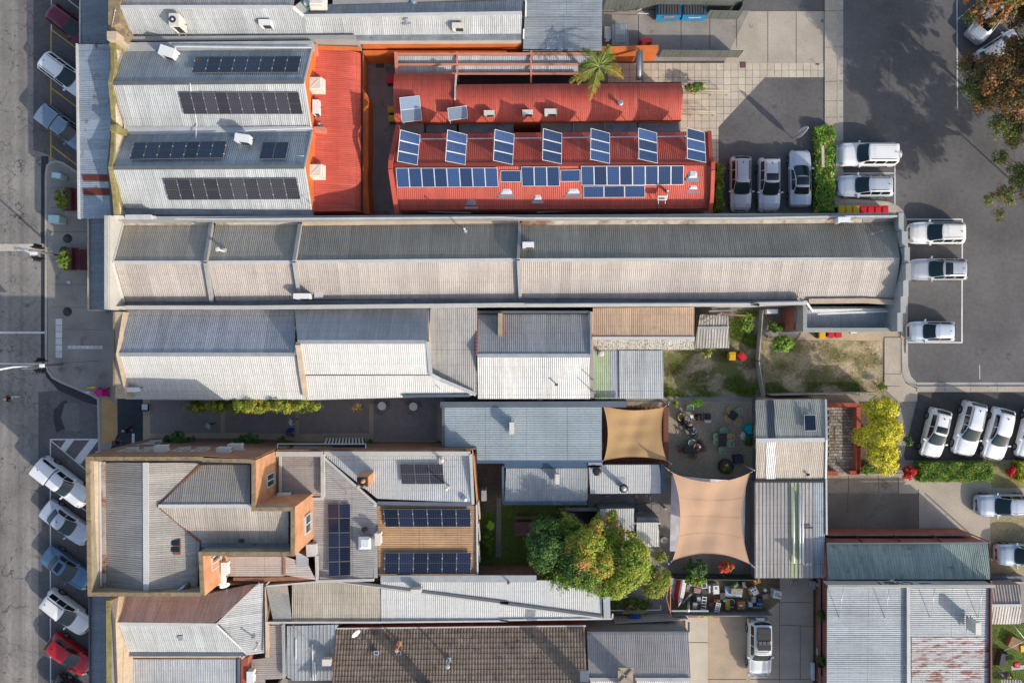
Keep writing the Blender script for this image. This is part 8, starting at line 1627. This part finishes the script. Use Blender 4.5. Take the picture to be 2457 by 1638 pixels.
mk('cloth',V,F,M('teal_cloth',(.01,.33,.40),rough=.6),tl_)
cafe_chair('small white wire chair beside the teal cloth','e 1510,730,.3',150,mPlasticW,None);tag(mk('navy_box',*box_vf(tuple(W1('e 1390,1170,0')),(.75,.7,.75),.1),M('navy_box',(.03,.04,.07)),None),'dark navy box at the lower right courtyard edge','box')
for k_,s in enumerate(('c2 1180,612','c2 1462,617')):
    rt=table(['left white round cafe table in the laneway','right white round cafe table in the laneway'][k_],s+',.8',.72,.72,0,mPlasticW,rnd=True,grp='white laneway tables')
    p=W1(s+',.8')
    for a in (20,140,250): 
        c=T('wire_chair',['black wire chair to the right of the','black wire chair to the upper left of the','black wire chair below the'][(20,140,250).index(a)]+(' left' if k_==0 else ' right')+' white laneway table','chair',(p.x+.5*math.cos(math.radians(a)),p.y+.5*math.sin(math.radians(a)),.13),'black wire chairs in the laneway',math.radians(a-90));b=MB()
        for i in range(5):b.bar((-.18+i*.09,-.18,.42),(-.18+i*.09,.18,.42),.012,.012)
        b.bar((-.2,.18,.42),(-.2,.2,.8),.02,.02);b.bar((.2,.18,.42),(.2,.2,.8),.02,.02);b.bar((-.2,.2,.8),(.2,.2,.8),.02,.02);b.local('seat',mBlack,c)
        for x in (-.18,.18):
            for y in (-.18,.18):b=MB();b.bar((x,y,0),(x,y,.42),.018,.018);b.local('leg',mBlack,c)
tbm=M('weathered_pink_timber',(.19,.10,.09),rough=.9,var=.15,fine=9,finev=.2)
pt_=T('picnic_table','reddish slatted picnic table with a white paper, on the back lawn','picnic table',base_of('d3 225,170'))
for i in range(9):y=135+i*13.5;lines(pt_,f'd3 128,{y},.75 322,{y},.75',.115,.04,tbm,'slat')
for y in (80,94):lines(pt_,f'd3 130,{y},.45 322,{y},.45',.12,.04,tbm,'bench_slat')
for x in (140,310):lines(pt_,f'd3 {x},75,.3 {x},255,.3',.06,.08,tbm,'trestle');q_=W1(f'd3 {x},190,.0');mk('leg',*box_vf(tuple(q_),(.08,.5,.72)),tbm,pt_)
tag(mk('paper',*box_vf(tuple(W1('d3 270,243,.79')),(.5,.28,.01)),mPlasticW,None),'white paper lying on the corner of the picnic table','paper')
# small roofs and yard pieces behind the kitchen
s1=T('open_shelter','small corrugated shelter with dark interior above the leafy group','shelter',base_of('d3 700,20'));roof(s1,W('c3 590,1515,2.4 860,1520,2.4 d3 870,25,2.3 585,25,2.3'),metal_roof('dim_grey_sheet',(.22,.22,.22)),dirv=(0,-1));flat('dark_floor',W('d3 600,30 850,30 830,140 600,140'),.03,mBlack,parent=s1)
for s in ('d3 585,30','d3 870,30','c3 590,1520'):q_=W1(s+',2.3');tube(s1,'post',(q_.x,q_.y,0),q_,.05,mWoodG,6)
s2=T('white_slat_roof','white corrugated roof partly hidden by orange leaves','roof',base_of('d3 1050,100'));roof(s2,W('d3 892,10,2.7 1200,2,2.7 1202,290,2.5 892,270,2.5'),mWhite,kind='rib',dirv=(0,-1));walls(s2,W('d3 895,15,2.6 1195,8,2.6 1198,285,2.4 895,268,2.4'),mRendG)
s3=T('small_white_shed','small white ribbed shed with grey back skillion by the shade sail yard','shed',base_of('k 1520,950'));walls(s3,W('k 1310,640,2.2 1730,640,2.2 1735,1175,2.1 1315,1175,2.1'),mRendG);roof(s3,W('k 1305,720,2.5 1732,720,2.5 1738,1180,2.2 1310,1180,2.2'),metal_roof('ivory_sheet',(.60,.60,.55),metal=0),kind='rib',dirv=(0,-1));roof(s3,W('k 1310,635,2.2 1728,640,2.2 1730,715,2.4 1308,715,2.4'),mGreyD,dirv=(0,1));lines(s3,'k 1270,745,2.4 1760,745,2.4',.1,.1,mPlasticW,'gutter_bar')
for s,l in (('k 1345,545,0','round grey table at the top left of the small white shed'),('k 1800,1025,0','round grey table right of the small white shed')):table(l,s,.62,.62,0,M('round_grey',(.36,.35,.34)),rnd=True)
for s,l,w,d,m in (('k 755,218,0','pale strip mat below the kitchen roof',.45,.14,mFlash),('k 1490,210,0','grey bucket by the kitchen wall',.25,.22,mFlash),('k 1850,455,0','small white bucket beside the sail yard',.16,.16,mPlasticW),('k 1557,262,0','thin white post in the kitchen yard',.08,.34,mPlasticW),('k 1300,225,0','folded cream sun lounger in the kitchen yard',.3,.3,mRendC)):tag(mk('yard_item',*box_vf(tuple(W1(s)),(w,d,.3),.1,.9),m,None),l,'item')
tyr=T('tyre_planter','old tyre on a dark mat on the back lawn','tyre',base_of('d3 510,95'));p=W1('d3 507,95,0');tube(tyr,'tyre',p,p+Vector((0,0,.2)),.2,mTyre,16);tube(tyr,'hub',p+Vector((0,0,.2)),p+Vector((0,0,.21)),.09,mFlash,12)
# ------------------------------------------------------------------ people
skinM=M('skin',(.50,.27,.18),rough=.6,var=.04)
def person(label,s,rz,shirt,trousers,hair,pose='walk',sit=.0):
    p=W1(s);T_=T('person',label,'person',(p.x,p.y,.02 if 'laneway' not in label else .13),None,math.radians(rz));me=bpy.data.meshes.new('body')
    if pose=='walk':   # facing +x
        J={'pel':(0,0,.93,.13),'abd':(.01,0,1.1,.125),'ch':(.02,0,1.32,.14),'nk':(.03,0,1.50,.06),'hd':(.05,0,1.60,.085),'top':(.05,0,1.70,.085),'hl':(.02,.1,.88,.09),'kl':(.22,.1,.50,.06),'al':(.24,.1,.09,.042),'tl':(.38,.1,.05,.04),
             'hr':(-.02,-.1,.88,.09),'kr':(-.02,-.1,.49,.06),'ar':(-.30,-.1,.16,.042),'tr':(-.20,-.1,.04,.04),'sl':(.02,.19,1.40,.065),'el':(-.10,.26,1.14,.045),'wl':(-.02,.27,.90,.034),'fl':(.01,.26,.80,.035),'sr':(.02,-.19,1.40,.065),'er':(.02,-.27,1.13,.045),'wr':(.20,-.26,.95,.034),'fr':(.27,-.25,.87,.035)}
    else:
        z=.48;J={'pel':(0,0,z+.08,.14),'abd':(.02,0,z+.25,.13),'ch':(.06,0,z+.46,.145),'nk':(.10,0,z+.63,.06),'hd':(.13,0,z+.73,.085),'top':(.14,0,z+.83,.085),'hl':(.08,.1,z+.07,.09),'kl':(.46,.12,z+.05,.065),'al':(.48,.12,.1,.042),'tl':(.60,.12,.05,.04),
             'hr':(.08,-.1,z+.07,.09),'kr':(.46,-.12,z+.05,.065),'ar':(.48,-.12,.1,.042),'tr':(.60,-.12,.05,.04),'sl':(.06,.19,z+.54,.065),'el':(.14,.27,z+.30,.045),'wl':(.36,.20,z+.32,.034),'fl':(.44,.17,z+.33,.035),'sr':(.06,-.19,z+.54,.065),'er':(.14,-.27,z+.30,.045),'wr':(.36,-.20,z+.32,.034),'fr':(.44,-.17,z+.33,.035)}
    E=[('pel','abd'),('abd','ch'),('ch','nk'),('nk','hd'),('hd','top'),('pel','hl'),('hl','kl'),('kl','al'),('al','tl'),('pel','hr'),('hr','kr'),('kr','ar'),('ar','tr'),('ch','sl'),('sl','el'),('el','wl'),('wl','fl'),('ch','sr'),('sr','er'),('er','wr'),('wr','fr')]
    for sd_,sg_ in (('l',1),('r',-1)):
        fx,fy,fz,_=J['f'+sd_];wx_,wy_,wz_,_=J['w'+sd_];dv=Vector((fx-wx_,fy-wy_,fz-wz_)).normalized()
        for i in range(5):
            o=Vector((0,(i-2)*.018,0));a=Vector((fx,fy,fz))+o;ln=(.05,.07,.075,.07,.055)[i];J[f'{sd_}{i}']=(*(a+dv*ln*.5+Vector((0,0,-.005))),.011);J[f'{sd_}{i}t']=(*(a+dv*ln+Vector((0,-sg_*.012,-.02))),.009);E+=[('f'+sd_,f'{sd_}{i}'),(f'{sd_}{i}',f'{sd_}{i}t')]
    names=list(J);me.from_pydata([J[k][:3] for k in names],[(names.index(a),names.index(b)) for a,b in E],[]);o=bpy.data.objects.new('body',me);COL.objects.link(o);md=o.modifiers.new('skin','SKIN');md.use_smooth_shade=True
    for k,sk in zip(names,me.skin_vertices[0].data):sk.radius=(J[k][3],J[k][3]*(1.25 if k in ('ch','pel','abd') else 1));sk.use_root=k=='pel'
    o.modifiers.new('sub','SUBSURF').levels=1;dg=bpy.context.evaluated_depsgraph_get();m2=bpy.data.meshes.new_from_object(o.evaluated_get(dg));bpy.data.objects.remove(o)
    m2.name='body';m2.materials.clear()
    for m in (skinM,shirt,trousers,mBlack):m2.materials.append(m)
    nk=J['nk'][2]-.02;wz=J['pel'][2]+.03
    for f in m2.polygons:
        c=f.center;hand=any((c-Vector(J[k][:3])).length<.12 for k in ('fl','fr'));far=abs(c.y)>.2
        if c.z>nk or hand:i=0
        elif c.z<.13 and not far:i=3
        elif c.z>wz or far:i=1
        else:i=2
        f.material_index=i
    m2.polygons.foreach_set('use_smooth',[True]*len(m2.polygons));loc_child(bpy.data.objects.new('body',m2),T_)
    hx,hy,hz,_=J['top'];V=[];F=[];n=14
    for a in range(5):
        for i in range(n):th=2*math.pi*i/n;ph=a/4*1.75;V.append((hx-.01+.105*math.sin(ph)*math.cos(th)-.02*(a/4),.095*math.sin(ph)*math.sin(th),hz-.03+.12*math.cos(ph)))
    for a in range(4):
        for i in range(n):
            if a==3 and math.cos(2*math.pi*(i+.5)/n)>.3:continue
            F.append((a*n+i,(a+1)*n+i,(a+1)*n+(i+1) % n,a*n+(i+1) % n))
    loc_child(bpy.data.objects.new('hair',mesh('hair',V,F,hair,smooth=True)),T_)
    b=MB();b.tube((hx+.085,0,hz-.075),(hx+.115,0,hz-.085),.015,6,.01)
    b.local('nose',skinM,T_);b=MB()
    for y in (-.033,.033):b.box((hx+.088,y,hz-.055),(.012,.018,.01))
    b.box((hx+.085,0,hz-.12),(.014,.045,.008));b.local('eyes_and_mouth',mBlack,T_);b=MB()
    for y in (-.092,.092):b.box((hx,y,hz-.085),(.035,.015,.05))
    b.local('ears',skinM,T_);return T_
cW=M('cloth_white',(.62,.60,.58),rough=.9);cB=M('cloth_black',(.015,.015,.02),rough=.9);cBl=M('cloth_blue',(.12,.25,.50),rough=.9);cP=M('cloth_pink',(.60,.24,.28),rough=.9);cG=M('cloth_grey',(.14,.14,.16),rough=.9);cR=M('cloth_rust',(.3,.07,.03),rough=.9)
hB=M('hair_brown',(.07,.035,.02),rough=.7);hG=M('hair_grey',(.40,.38,.36),rough=.7);hR=M('hair_auburn',(.30,.11,.03),rough=.7)
person('pedestrian in black with auburn hair crossing the shaded road','h 235,690,0',178,cB,cW,hR);person('person in dark purple walking near the hotel corner','h 1650,1270,0',60,cB,cG,hB);person('person in dark clothes with pale bag near the laneway entrance','h 1790,1110,0',40,cB,cB,hG)
person('person in white walking in the laneway nearer the street','c1 1920,775,0',190,cW,cB,hG);person('person in white and blue in the laneway near the sandwich board','c2 400,738,0',5,cW,cBl,hG)
person('seated person in black right of the round table','e 655,385,.4',180,cB,cB,hB,'sit');person('seated person in black at the lower left of the round table','e 375,470,.4',40,cB,cB,hB,'sit');person('seated person in grey below the round table','e 478,535,.4',85,cG,cB,hG,'sit');person('person in blue bending below the seated group','e 560,685,.4',110,cBl,cR,hB,'sit');person('seated person in pink beside the lower left dark table','e 655,900,.4',-130,cP,cP,hG,'sit')
for x,y,rz in (('e','675,385',-90),('e','362,482',130),('e','478,555',175),('e','565,700',200),('e','668,890',-45)):cafe_chair({'675,385':'dark chair under the person right of the round table','362,482':'dark chair under the person at the lower left of the round table','478,555':'dark chair under the grey clad person','565,700':'dark chair under the person in blue','668,890':'dark chair under the person in pink'}[y],f'e {y},.3',rz,mBlack,None)
# ------------------------------------------------------------------ junk yard
def item(name,label,cat,s,size,col,rz=0,taper=1.0,rough=.7,tops=None,z=None):
    p=W1(s);m=M('junk_%d_%d_%d' % tuple(int(c*100) for c in col),col,rough=rough,var=.15,fine=6,finev=.15);t=T(name,label,cat,(p.x,p.y,0));o=mk('body',*box_vf((p.x,p.y,p.z),size,math.radians(rz),taper),m,t)
    for (tn,dx,dy,sx,sy,c) in (tops or []):a=math.radians(rz);mk(tn,*box_vf((p.x+dx*math.cos(a)-dy*math.sin(a),p.y+dx*math.sin(a)+dy*math.cos(a),p.z+size[2]),(sx,sy,.015),a),M('junk_%d_%d_%d' % tuple(int(q*100) for q in c),c,rough=.6),t)
    return t
bt=T('upturned_dinghy','long upturned boat hull, red on one side and grey-white on the other','boat',base_of('j 330,350'));V=[];F=[];a=W1('j 370,70,.4');b=W1('j 275,650,.4');d=(b-a);Lb=d.length;d.normalize();e_=Vector((-d.y,d.x,0));nb=14
for i in range(nb+1):
    t=i/nb;w=.62*(1-max(0,(t-.55)/.45)**2*.92);c=a+d*Lb*t
    for j,(q,hz) in enumerate(((-1,0),(-.75,.28),(-.3,.40),(0,.46),(.3,.42),(.75,.3),(1,0))):V.append(c+e_*q*w*.75+Vector((0,0,hz*(1-.5*max(0,t-.7)))))
for i in range(nb):
    for j in range(6):k=i*7+j;F.append((k,k+7,k+8,k+1))
hull=mk('hull',V,F,[M('hull_grey',(.46,.44,.42),rough=.6,var=.06),M('hull_red',(.50,.02,.012),rough=.5)],bt)
for i,f in enumerate(hull.data.polygons):f.material_index=1 if (i % 6) in (0,1) else 0
e0=e_; 
if (V[0].x-V[6].x)>0:
    for i,f in enumerate(hull.data.polygons):f.material_index=1 if (i % 6) in (4,5) else 0
for s,sz,rz in (('j 200,190,.3',(.5,.7),5),('j 190,330,.3',(.5,.7),-10),('j 200,450,.2',(.3,.7),25)):item('steel_sink',{190:'upper metal sink beside the red boat',330:'middle metal sink beside the red boat',450:'lower leaning metal sheet beside the red boat'}[int(s.split(',')[1])],'sink',s,(sz[0],sz[1],.15),(.30,.33,.33),rz)
item('white_plank','long white planks standing between the sinks and the boat','plank','j 262,260,.3',(.12,1.2,.1),(.6,.62,.65),-4)
item('metal_sheet','grey sheet leaning to the right of the boat tip','sheet','j 455,510,.3',(.15,1.2,.04),(.28,.28,.28),-42);item('steel_tub','round blue-white tub with a grey pan','tub','j 540,220,.2',(.42,.36,.2),(.45,.48,.55),10,tops=[('inside',0,0,.26,.2,(.06,.07,.1))]);item('grey_pan','grey metal pan below the round tub','pan','j 475,290,.1',(.28,.4,.12),(.2,.22,.25),-20)
item('washing_machine','white top-loading machine with round black opening','appliance','j 743,218,0',(.5,.5,.75),(.55,.53,.5),5,tops=[('drum',0,0,.32,.32,(.05,.05,.05))]);item('white_cabinet','white cooker with a round dish on top','appliance','j 962,293,0',(.5,.72,.8),(.66,.66,.64),3,tops=[('dish',.0,.15,.22,.22,(.2,.17,.12))]);item('heater','narrow white heater beside the white cooker','appliance','j 845,290,0',(.12,.6,.7),(.66,.66,.66),2);item('grey_stand','grey stand between two white appliances','stand','j 885,260,0',(.3,.5,.6),(.2,.2,.2),0)
item('yellow_pole','bright yellow pole lying across the junk','pole','j 680,290,.6',(1.25,.05,.05),(.6,.58,.02),-12);item('yellow_pole','short yellow pole right of the white cooker','pole','j 1030,365,.5',(.2,.05,.05),(.6,.58,.02),-12);item('crate','grey crate holding pinkish bottles','crate','j 637,340,0',(.55,.42,.35),(.3,.28,.3),-8,tops=[('bottles',0,0,.4,.25,(.5,.12,.14))]);item('rack','black wire rack with a white frame','rack','j 790,370,0',(.8,.4,.25),(.07,.06,.06),-6)
item('white_stool','pale blue plastic stool','stool','j 660,500,0',(.38,.5,.45),(.45,.50,.55),-4,.85);item('dark_box','dark cloth heap left of the pale stool','heap','j 590,520,0',(.35,.5,.3),(.05,.06,.05),0,.7);item('crate','grey slatted crate on the sleeper fence, left','crate','j 597,625,.4',(.38,.5,.3),(.30,.30,.28),-5);item('dark_box','black box beside the grey slatted crate','box','j 680,610,.3',(.35,.42,.3),(.04,.035,.03),3)
for k_,(s,rz) in enumerate((('j 775,600,.5',-6),('j 1035,680,.7',-12))):
    p=W1(s);ld=T('step_ladder',['aluminium step ladder lying among the junk, left','aluminium step ladder lying on the sleeper fence, centre'][k_],'ladder',(p.x,p.y,0));a=math.radians(rz);ca,sa_=math.cos(a),math.sin(a)
    def LP(x,y):return Vector((p.x+x*ca-y*sa_,p.y+x*sa_+y*ca,p.z))
    Ln=.62 if k_==0 else .45
    for x in (-.17,.17):bar(ld,'rail',LP(x*1.2,-Ln/1),LP(x,Ln/1),.04,.05,mAlu)
    for i in range(5):y=-Ln+.1+i*(2*Ln-.2)/4;bar(ld,'step',LP(-.19,y),LP(.19,y),.08,.03,mAlu)
item('basket','red-brown crates and wires','crate','j 900,600,.2',(.4,.35,.3),(.16,.06,.05),-5);item('rust_box','rust coloured box behind the ladders','box','j 1000,545,.1',(.5,.4,.4),(.25,.09,.04),-4);item('dark_cage','dark wire cage of scrap','cage','j 1100,430,0',(.45,.6,.5),(.07,.05,.055),2);item('blue_container','small blue container by the yellow board','container','j 1140,520,.2',(.15,.3,.3),(.03,.25,.40),10);item('yellow_board','mustard yellow board standing on the sleeper fence','board','j 1205,600,.2',(.38,.95,.3),(.36,.24,.02),1)
tbx=item('blue_frame_trolley','blue framed trolley covered by a striped and green tarpaulin','trolley','j 1315,360,0',(1.45,.9,.35),(.30,.42,.55),0);p=W1('j 1380,360,.45');mk('striped_cover',*box_vf((p.x,p.y,.36),(1.2,.62,.35),-.05,.8),M('striped_cover',(.33,.27,.20),rough=.9,var=.3,fine=6,finev=.35),tbx);mk('green_cloth',*box_vf(tuple(W1('j 1360,260,.5')),(.6,.35,.25),.6,.6),M('green_cloth',(.14,.24,.13),rough=.9),tbx)
item('grill','dark heap with an orange cap near the tarpaulin','heap','j 1500,220,0',(.3,.5,.5),(.12,.11,.1),10,tops=[('orange_cap',.1,-.2,.08,.1,(.75,.2,.02))]);ck=item('cooktop','white four-burner cooktop set on a tilted cabinet','cooktop','j 1712,350,.5',(.52,.68,.3),(.66,.65,.62),28)
for dx,dy in ((-.12,.16),(.12,.16),(-.12,-.06),(.12,-.06)):q=W1('j 1712,350,.81');a=math.radians(28);c=Vector((q.x+dx*math.cos(a)-dy*math.sin(a),q.y+dx*math.sin(a)+dy*math.cos(a),.80));tube(ck,'burner',c,c+Vector((0,0,.03)),.065,mBlack,10)
item('tan_cabinet','tan cabinet under the white cooktop','cabinet','j 1655,330,0',(.6,.6,.5),(.38,.30,.2),20);item('white_table','round white table among the junk','table','j 1912,335,.3',(.3,.3,.3),(.6,.6,.6),45,.8);wd_=item('white_stove','white stove with dark knobs at the right end of the junk','appliance','j 2105,385,0',(.72,.68,.75),(.58,.57,.54),-12,tops=[('hob',-.05,0,.35,.3,(.35,.33,.33)),('knob_panel',.2,-.1,.12,.12,(.05,.12,.12))]);item('back_machine','grey machine back behind the white stove','machine','j 2055,315,0',(.6,.3,.55),(.3,.3,.28),-12)
item('wicker_drum','brown round-cornered wicker trunk with a pale bag','trunk','j 1455,610,.2',(.72,.72,.45),(.24,.12,.05),2,.9,tops=[('pale_bag',-.05,.02,.28,.12,(.6,.6,.6))]);item('hoop','white hoop leaning by the wicker trunk','hoop','j 1300,600,.2',(.42,.6,.05),(.08,.06,.08),0)
hp=W1('j 1300,600,.35');hz_=MB()
for i in range(14):a0=2*math.pi*i/16;a1=2*math.pi*(i+1)/16;hz_.tube((hp.x+.26*math.cos(a0),hp.y+.36*math.sin(a0),hp.z),(hp.x+.26*math.cos(a1),hp.y+.36*math.sin(a1),hp.z),.02,5)
o=hz_.build('white_hoop',mPlasticW,None);tag(o,'white plastic hoop lying left of the wicker trunk','hoop')
item('steel_drum','blue and silver metal drum','drum','j 1620,590,.1',(.36,.42,.5),(.30,.38,.45),0,.9,rough=.3);item('blue_crate','bright blue crate among the junk','crate','j 1805,595,.2',(.45,.2,.3),(.02,.20,.50),-3);item('bike_parts','tangle of bicycle parts and wires','scrap','j 1915,460,0',(.7,.6,.25),(.22,.2,.19),10,.7,tops=[('orange_part',0,.05,.12,.2,(.7,.2,.12))]);item('slat_crate','black and cream slatted crate','crate','j 1760,660,.2',(.8,.14,.25),(.2,.2,.16),0);item('stacked_frames','stack of grey frames','frames','j 1690,500,.1',(.36,.5,.4),(.28,.25,.23),-6)
item('grey_drum','dark heap between the drum and blue crate','heap','j 1800,510,0',(.4,.35,.35),(.05,.05,.06),12,.8)
lp_=T('white_gutter_lengths','white plastic gutter lengths along the top of the junk yard','gutters',base_of('j 1100,110'))
for i in range(4):lines(lp_,f'j {770+i*20},{88+i*14},.5 {1460-i*15},{110+i*14},.5',.09,.07,mPipeW,'gutter_length')
mk('timber_block',*box_vf(tuple(W1('j 1142,112,.55')),(.18,.4,.12)),mWood,lp_);gp2=T('gutter_pipe','grey pipe with a white capped post along the sleeper fence','pipe',base_of('j 500,740'));lines(gp2,'j 165,740,1.3 860,742,1.3',.14,.12,mFlash,'pipe');tube(gp2,'post',W1('j 490,540,.1'),W1('j 482,730,1.9'),.1,mFlash,10);q=W1('j 482,730,1.9');tube(gp2,'cap',q,q+Vector((0,0,.06)),.14,mPlasticW,12)
pf=T('pink_timber_frame','tall pinkish timber frame between the small tree and the junk yard','frame',base_of('j 140,400'));lines(pf,'j 145,90,2.0 145,850,2.0',.07,.07,mPaintS,'rail');lines(pf,'j 100,350,1.6 72,510,1.6 140,760,1.6',.06,.06,mPaintS,'brace')
rp=T('red_planter','low red planter trough at the head of the driveway','planter',base_of('j 760,820'));lines(rp,'j 480,830,.3 1040,830,.3',.22,.3,M('brick_red_plastic',(.34,.06,.03)),'trough')
# rear yard with blue tarp (left of driveway)
flat('rear_yard',W('d3 780,950 1660,950 1660,1120 780,1120'),.03,mMulch)
V=[];F=[];q=W('s 1509,1474,.9 1540,1474,.9 1538,1512,.8 1510,1512,.8');tb_=T('blue_tarpaulin','bright blue tarpaulin over stored goods in the narrow rear yard','tarpaulin',base_of('s 1523,1494'))
for i in range(12):
    for j in range(12):u,v=i/11,j/11;p=q[0]*(1-u)*(1-v)+q[1]*u*(1-v)+q[2]*u*v+q[3]*(1-u)*v;V.append(p+Vector((random.uniform(-.04,.04),random.uniform(-.04,.04),random.uniform(-.08,.12)-.7*(max(abs(2*u-1),abs(2*v-1))>.97))))
for i in range(11):
    for j in range(11):k=i*12+j;F.append((k,k+12,k+13,k+1))
mk('cloth',V,F,M('tarp_blue',(.01,.13,.50),rough=.45,var=.1),tb_)
for n_,l,c,s,sz,col in (('hessian_bundle','brown bundle left of the blue tarpaulin','bundle','s 1490,1500,.0',(.7,.7,.6),(.22,.14,.11)),('dark_bundle','dark purple bundle far left in the narrow rear yard','bundle','s 1458,1508,0',(.9,.5,.5),(.09,.07,.08)),('cushion_heap','black and white striped cushions right of the blue tarpaulin','cushions','s 1551,1493,0',(.7,.5,.5),(.3,.32,.33)),('black_bags','heap of black bags with an orange spot','bags','s 1585,1492,0',(.8,.8,.5),(.03,.035,.035)),('folded_chair','grey folded chair at the end of the narrow rear yard','chair','s 1625,1490,0',(.35,.8,.5),(.2,.2,.21)),('wooden_plank','orange timber plank under the cushions','plank','s 1545,1503,.1',(.9,.12,.06),(.42,.2,.08)),('blue_hose','blue hose lying in the rear yard','hose','s 1612,1499,.05',(1.6,.05,.05),(.05,.2,.42))):item(n_,l,c,s,sz,col,6 if n_ != 'blue_hose' else 0,.85)
tag(mk('orange_spot',*box_vf(tuple(W1('s 1592,1493,.55')),(.14,.14,.08)),M('orange_fruit',(.75,.15,.02)),None),'small orange object on the black bags','object')
um=T('folded_market_umbrella','tan canvas sheet fanned out behind the narrow yard fence','canvas',base_of('d3 1180,910'));p=W('d3 1160,870,.8 1290,880,.7 1320,925,.5 1280,950,.5 1090,950,.5 1100,930,.5');mk('cloth',p+[q-Vector((0,0,.12)) for q in p],[(5,4,3,2,1,0)]+[(i,(i+1) % 6,6+(i+1) % 6,6+i) for i in range(6)],M('tan_canvas',(.42,.29,.12),rough=.9,var=.15),um);um.name='tan_canvas'
for s,l in (('d3 985,917,.5 1440,912,.5 1435,875,.5','white pipe lying along the fence of the back garden'),('d3 975,822,.6 1045,820,.6 1145,792,.6','pale bent pipe behind the long white roof')):
    t=T('loose_pipe',l,'pipe',base_of(s.split(',.')[0]+',0'));lines(t,s,.08,.08,mPipeW,'pipe')
# right-hand back garden
item('rust_pallets','rusty brown timber pallets leaning in the bottom right garden','pallets','f 470,960,0',(1.0,.95,.5),(.24,.12,.06),-25);item('yellow_tray','yellow plastic tray on pale stand in the bottom right garden','tray','f 625,1055,.4',(.5,.55,.2),(.75,.48,.02),4);item('red_bucket','small red square bucket with a white handle','bucket','f 520,1290,.7',(.42,.42,.3),(.6,.02,.03),4,tops=[('handle',0,0,.15,.06,(.6,.6,.6))]);item('grey_bench_top','pale grey bench top under the red bucket','bench','f 560,1335,.5',(1.2,.35,.08),(.38,.39,.42),5);item('black_cover','black crumpled cover over garden furniture, bottom right','cover','f 290,1190,0',(.8,1.5,.6),(.035,.03,.035),-12,.7)
person('gardener in a grey shirt and yellow cap crouching in the bottom right garden','f 360,1420,.4',160,cG,cBl,M('yellow_cap',(.7,.55,.03)),'sit');wp=T('washing_line','white clothes line arms in the bottom right garden','clothes line',base_of('f 560,900'));tube(wp,'arm',W1('f 450,665,2.0'),W1('f 650,910,2.2'),.025,mPlasticW,6);tube(wp,'arm',W1('f 360,1095,2.0'),W1('f 650,960,2.2'),.025,mPlasticW,6)
lf=T('corrugated_sheets','loose corrugated sheets at the bottom right corner','sheets',base_of('f 450,1540'));roof(lf,W('f 300,1515,.4 600,1515,.4 640,1620,.4 330,1620,.4'),mOldShed,kind='super',dirv=(0,1))
# driveway edge things
item('white_pipe_bundle','white curtain pipes leaning on the narrow brick planter','pipes','d4 575,1240,.1',(.16,.9,.3),(.5,.53,.57),3);item('milk_crate_stack','grey crate by the planter at the bottom of the drive','crate','d4 595,1445,.1',(.35,.45,.4),(.3,.3,.3),0);item('white_board','tall white board leaning at the driveway edge','board','d4 528,1390,.1',(.2,1.5,.4),(.62,.64,.66),0);item('barrow','pale crate with bottles at the end of the long shed','crate','d4 525,655,.1',(.5,.7,.3),(.4,.36,.38),-5);item('blue_white_box','small blue and white carton beside the pale crate','box','d4 575,655,.3',(.22,.25,.25),(.4,.5,.55),-10);item('rope_coil','coiled pale rope at the end of the long shed','rope','d4 388,645,.02',(.5,.4,.08),(.34,.31,.28),10)
shrub('dark potted plant against the workshop brick wall, upper','d4 590,905,.5',.35,.5,.8,1200,.1,DGR);shrub('dark potted plant against the workshop brick wall, lower','d4 592,1300,.5',.4,.5,.8,1400,.1,DGR)
md_=T('median_sign','curved cream edging board rising from the leafy strip','board',base_of('a4 625,1350'));mk('board',*bar_vf(W1('a4 622,1255,1.2'),W1('a4 625,1435,1.2'),.22,.12),M('cream_board',(.55,.46,.38)),md_);tube(md_,'post',W1('a4 620,1345,0'),W1('a4 620,1345,1.2'),.04,mWood,6)
# carriage of rubbish in the street court shadow: lamp post
q_=W1('a4 364,1190,0');lpz=T('flag_banner','tall leaf-shaped banner seen edge on in the court above the parked cars','banner',tuple(q_));tube(lpz,'pole',q_,q_+Vector((0,0,3.4)),.03,mSteel,8)
ring=[(q_.y+.02+.34*math.sin(2*math.pi*i/20)*(1+.2*math.cos(2*math.pi*i/20)),2.0-1.4*math.cos(2*math.pi*i/20)) for i in range(20)]
mk('cloth',[(q_.x+.04,a,b) for a,b in ring]+[(q_.x+.065,a,b) for a,b in ring],[tuple(range(20))[::-1],tuple(range(20,40))]+[(i,(i+1) % 20,20+(i+1) % 20,20+i) for i in range(20)],mPlasticW,lpz)
rw=T('bicycle_rack','dark rusty bicycle frames and white hoses along the bin yard fence','bicycle parts',base_of('a3 1130,110')); 
lines(rw,'a3 1090,50,1.1 1110,90,.6 1100,110,.5',.03,.03,rustv,'frame');lines(rw,'a3 1225,100,.5 1270,80,.7',.05,.05,mPipeW,'hose');lines(rw,'a3 1230,120,.4 1330,125,.4',.05,.05,mPipeW,'hose');lines(rw,'a3 930,130,.3 1090,130,.3',.06,.06,mWood,'plank');lines(rw,'a3 1085,130,.4 1215,135,.4 1235,105,.4',.05,.05,rustv,'frame')
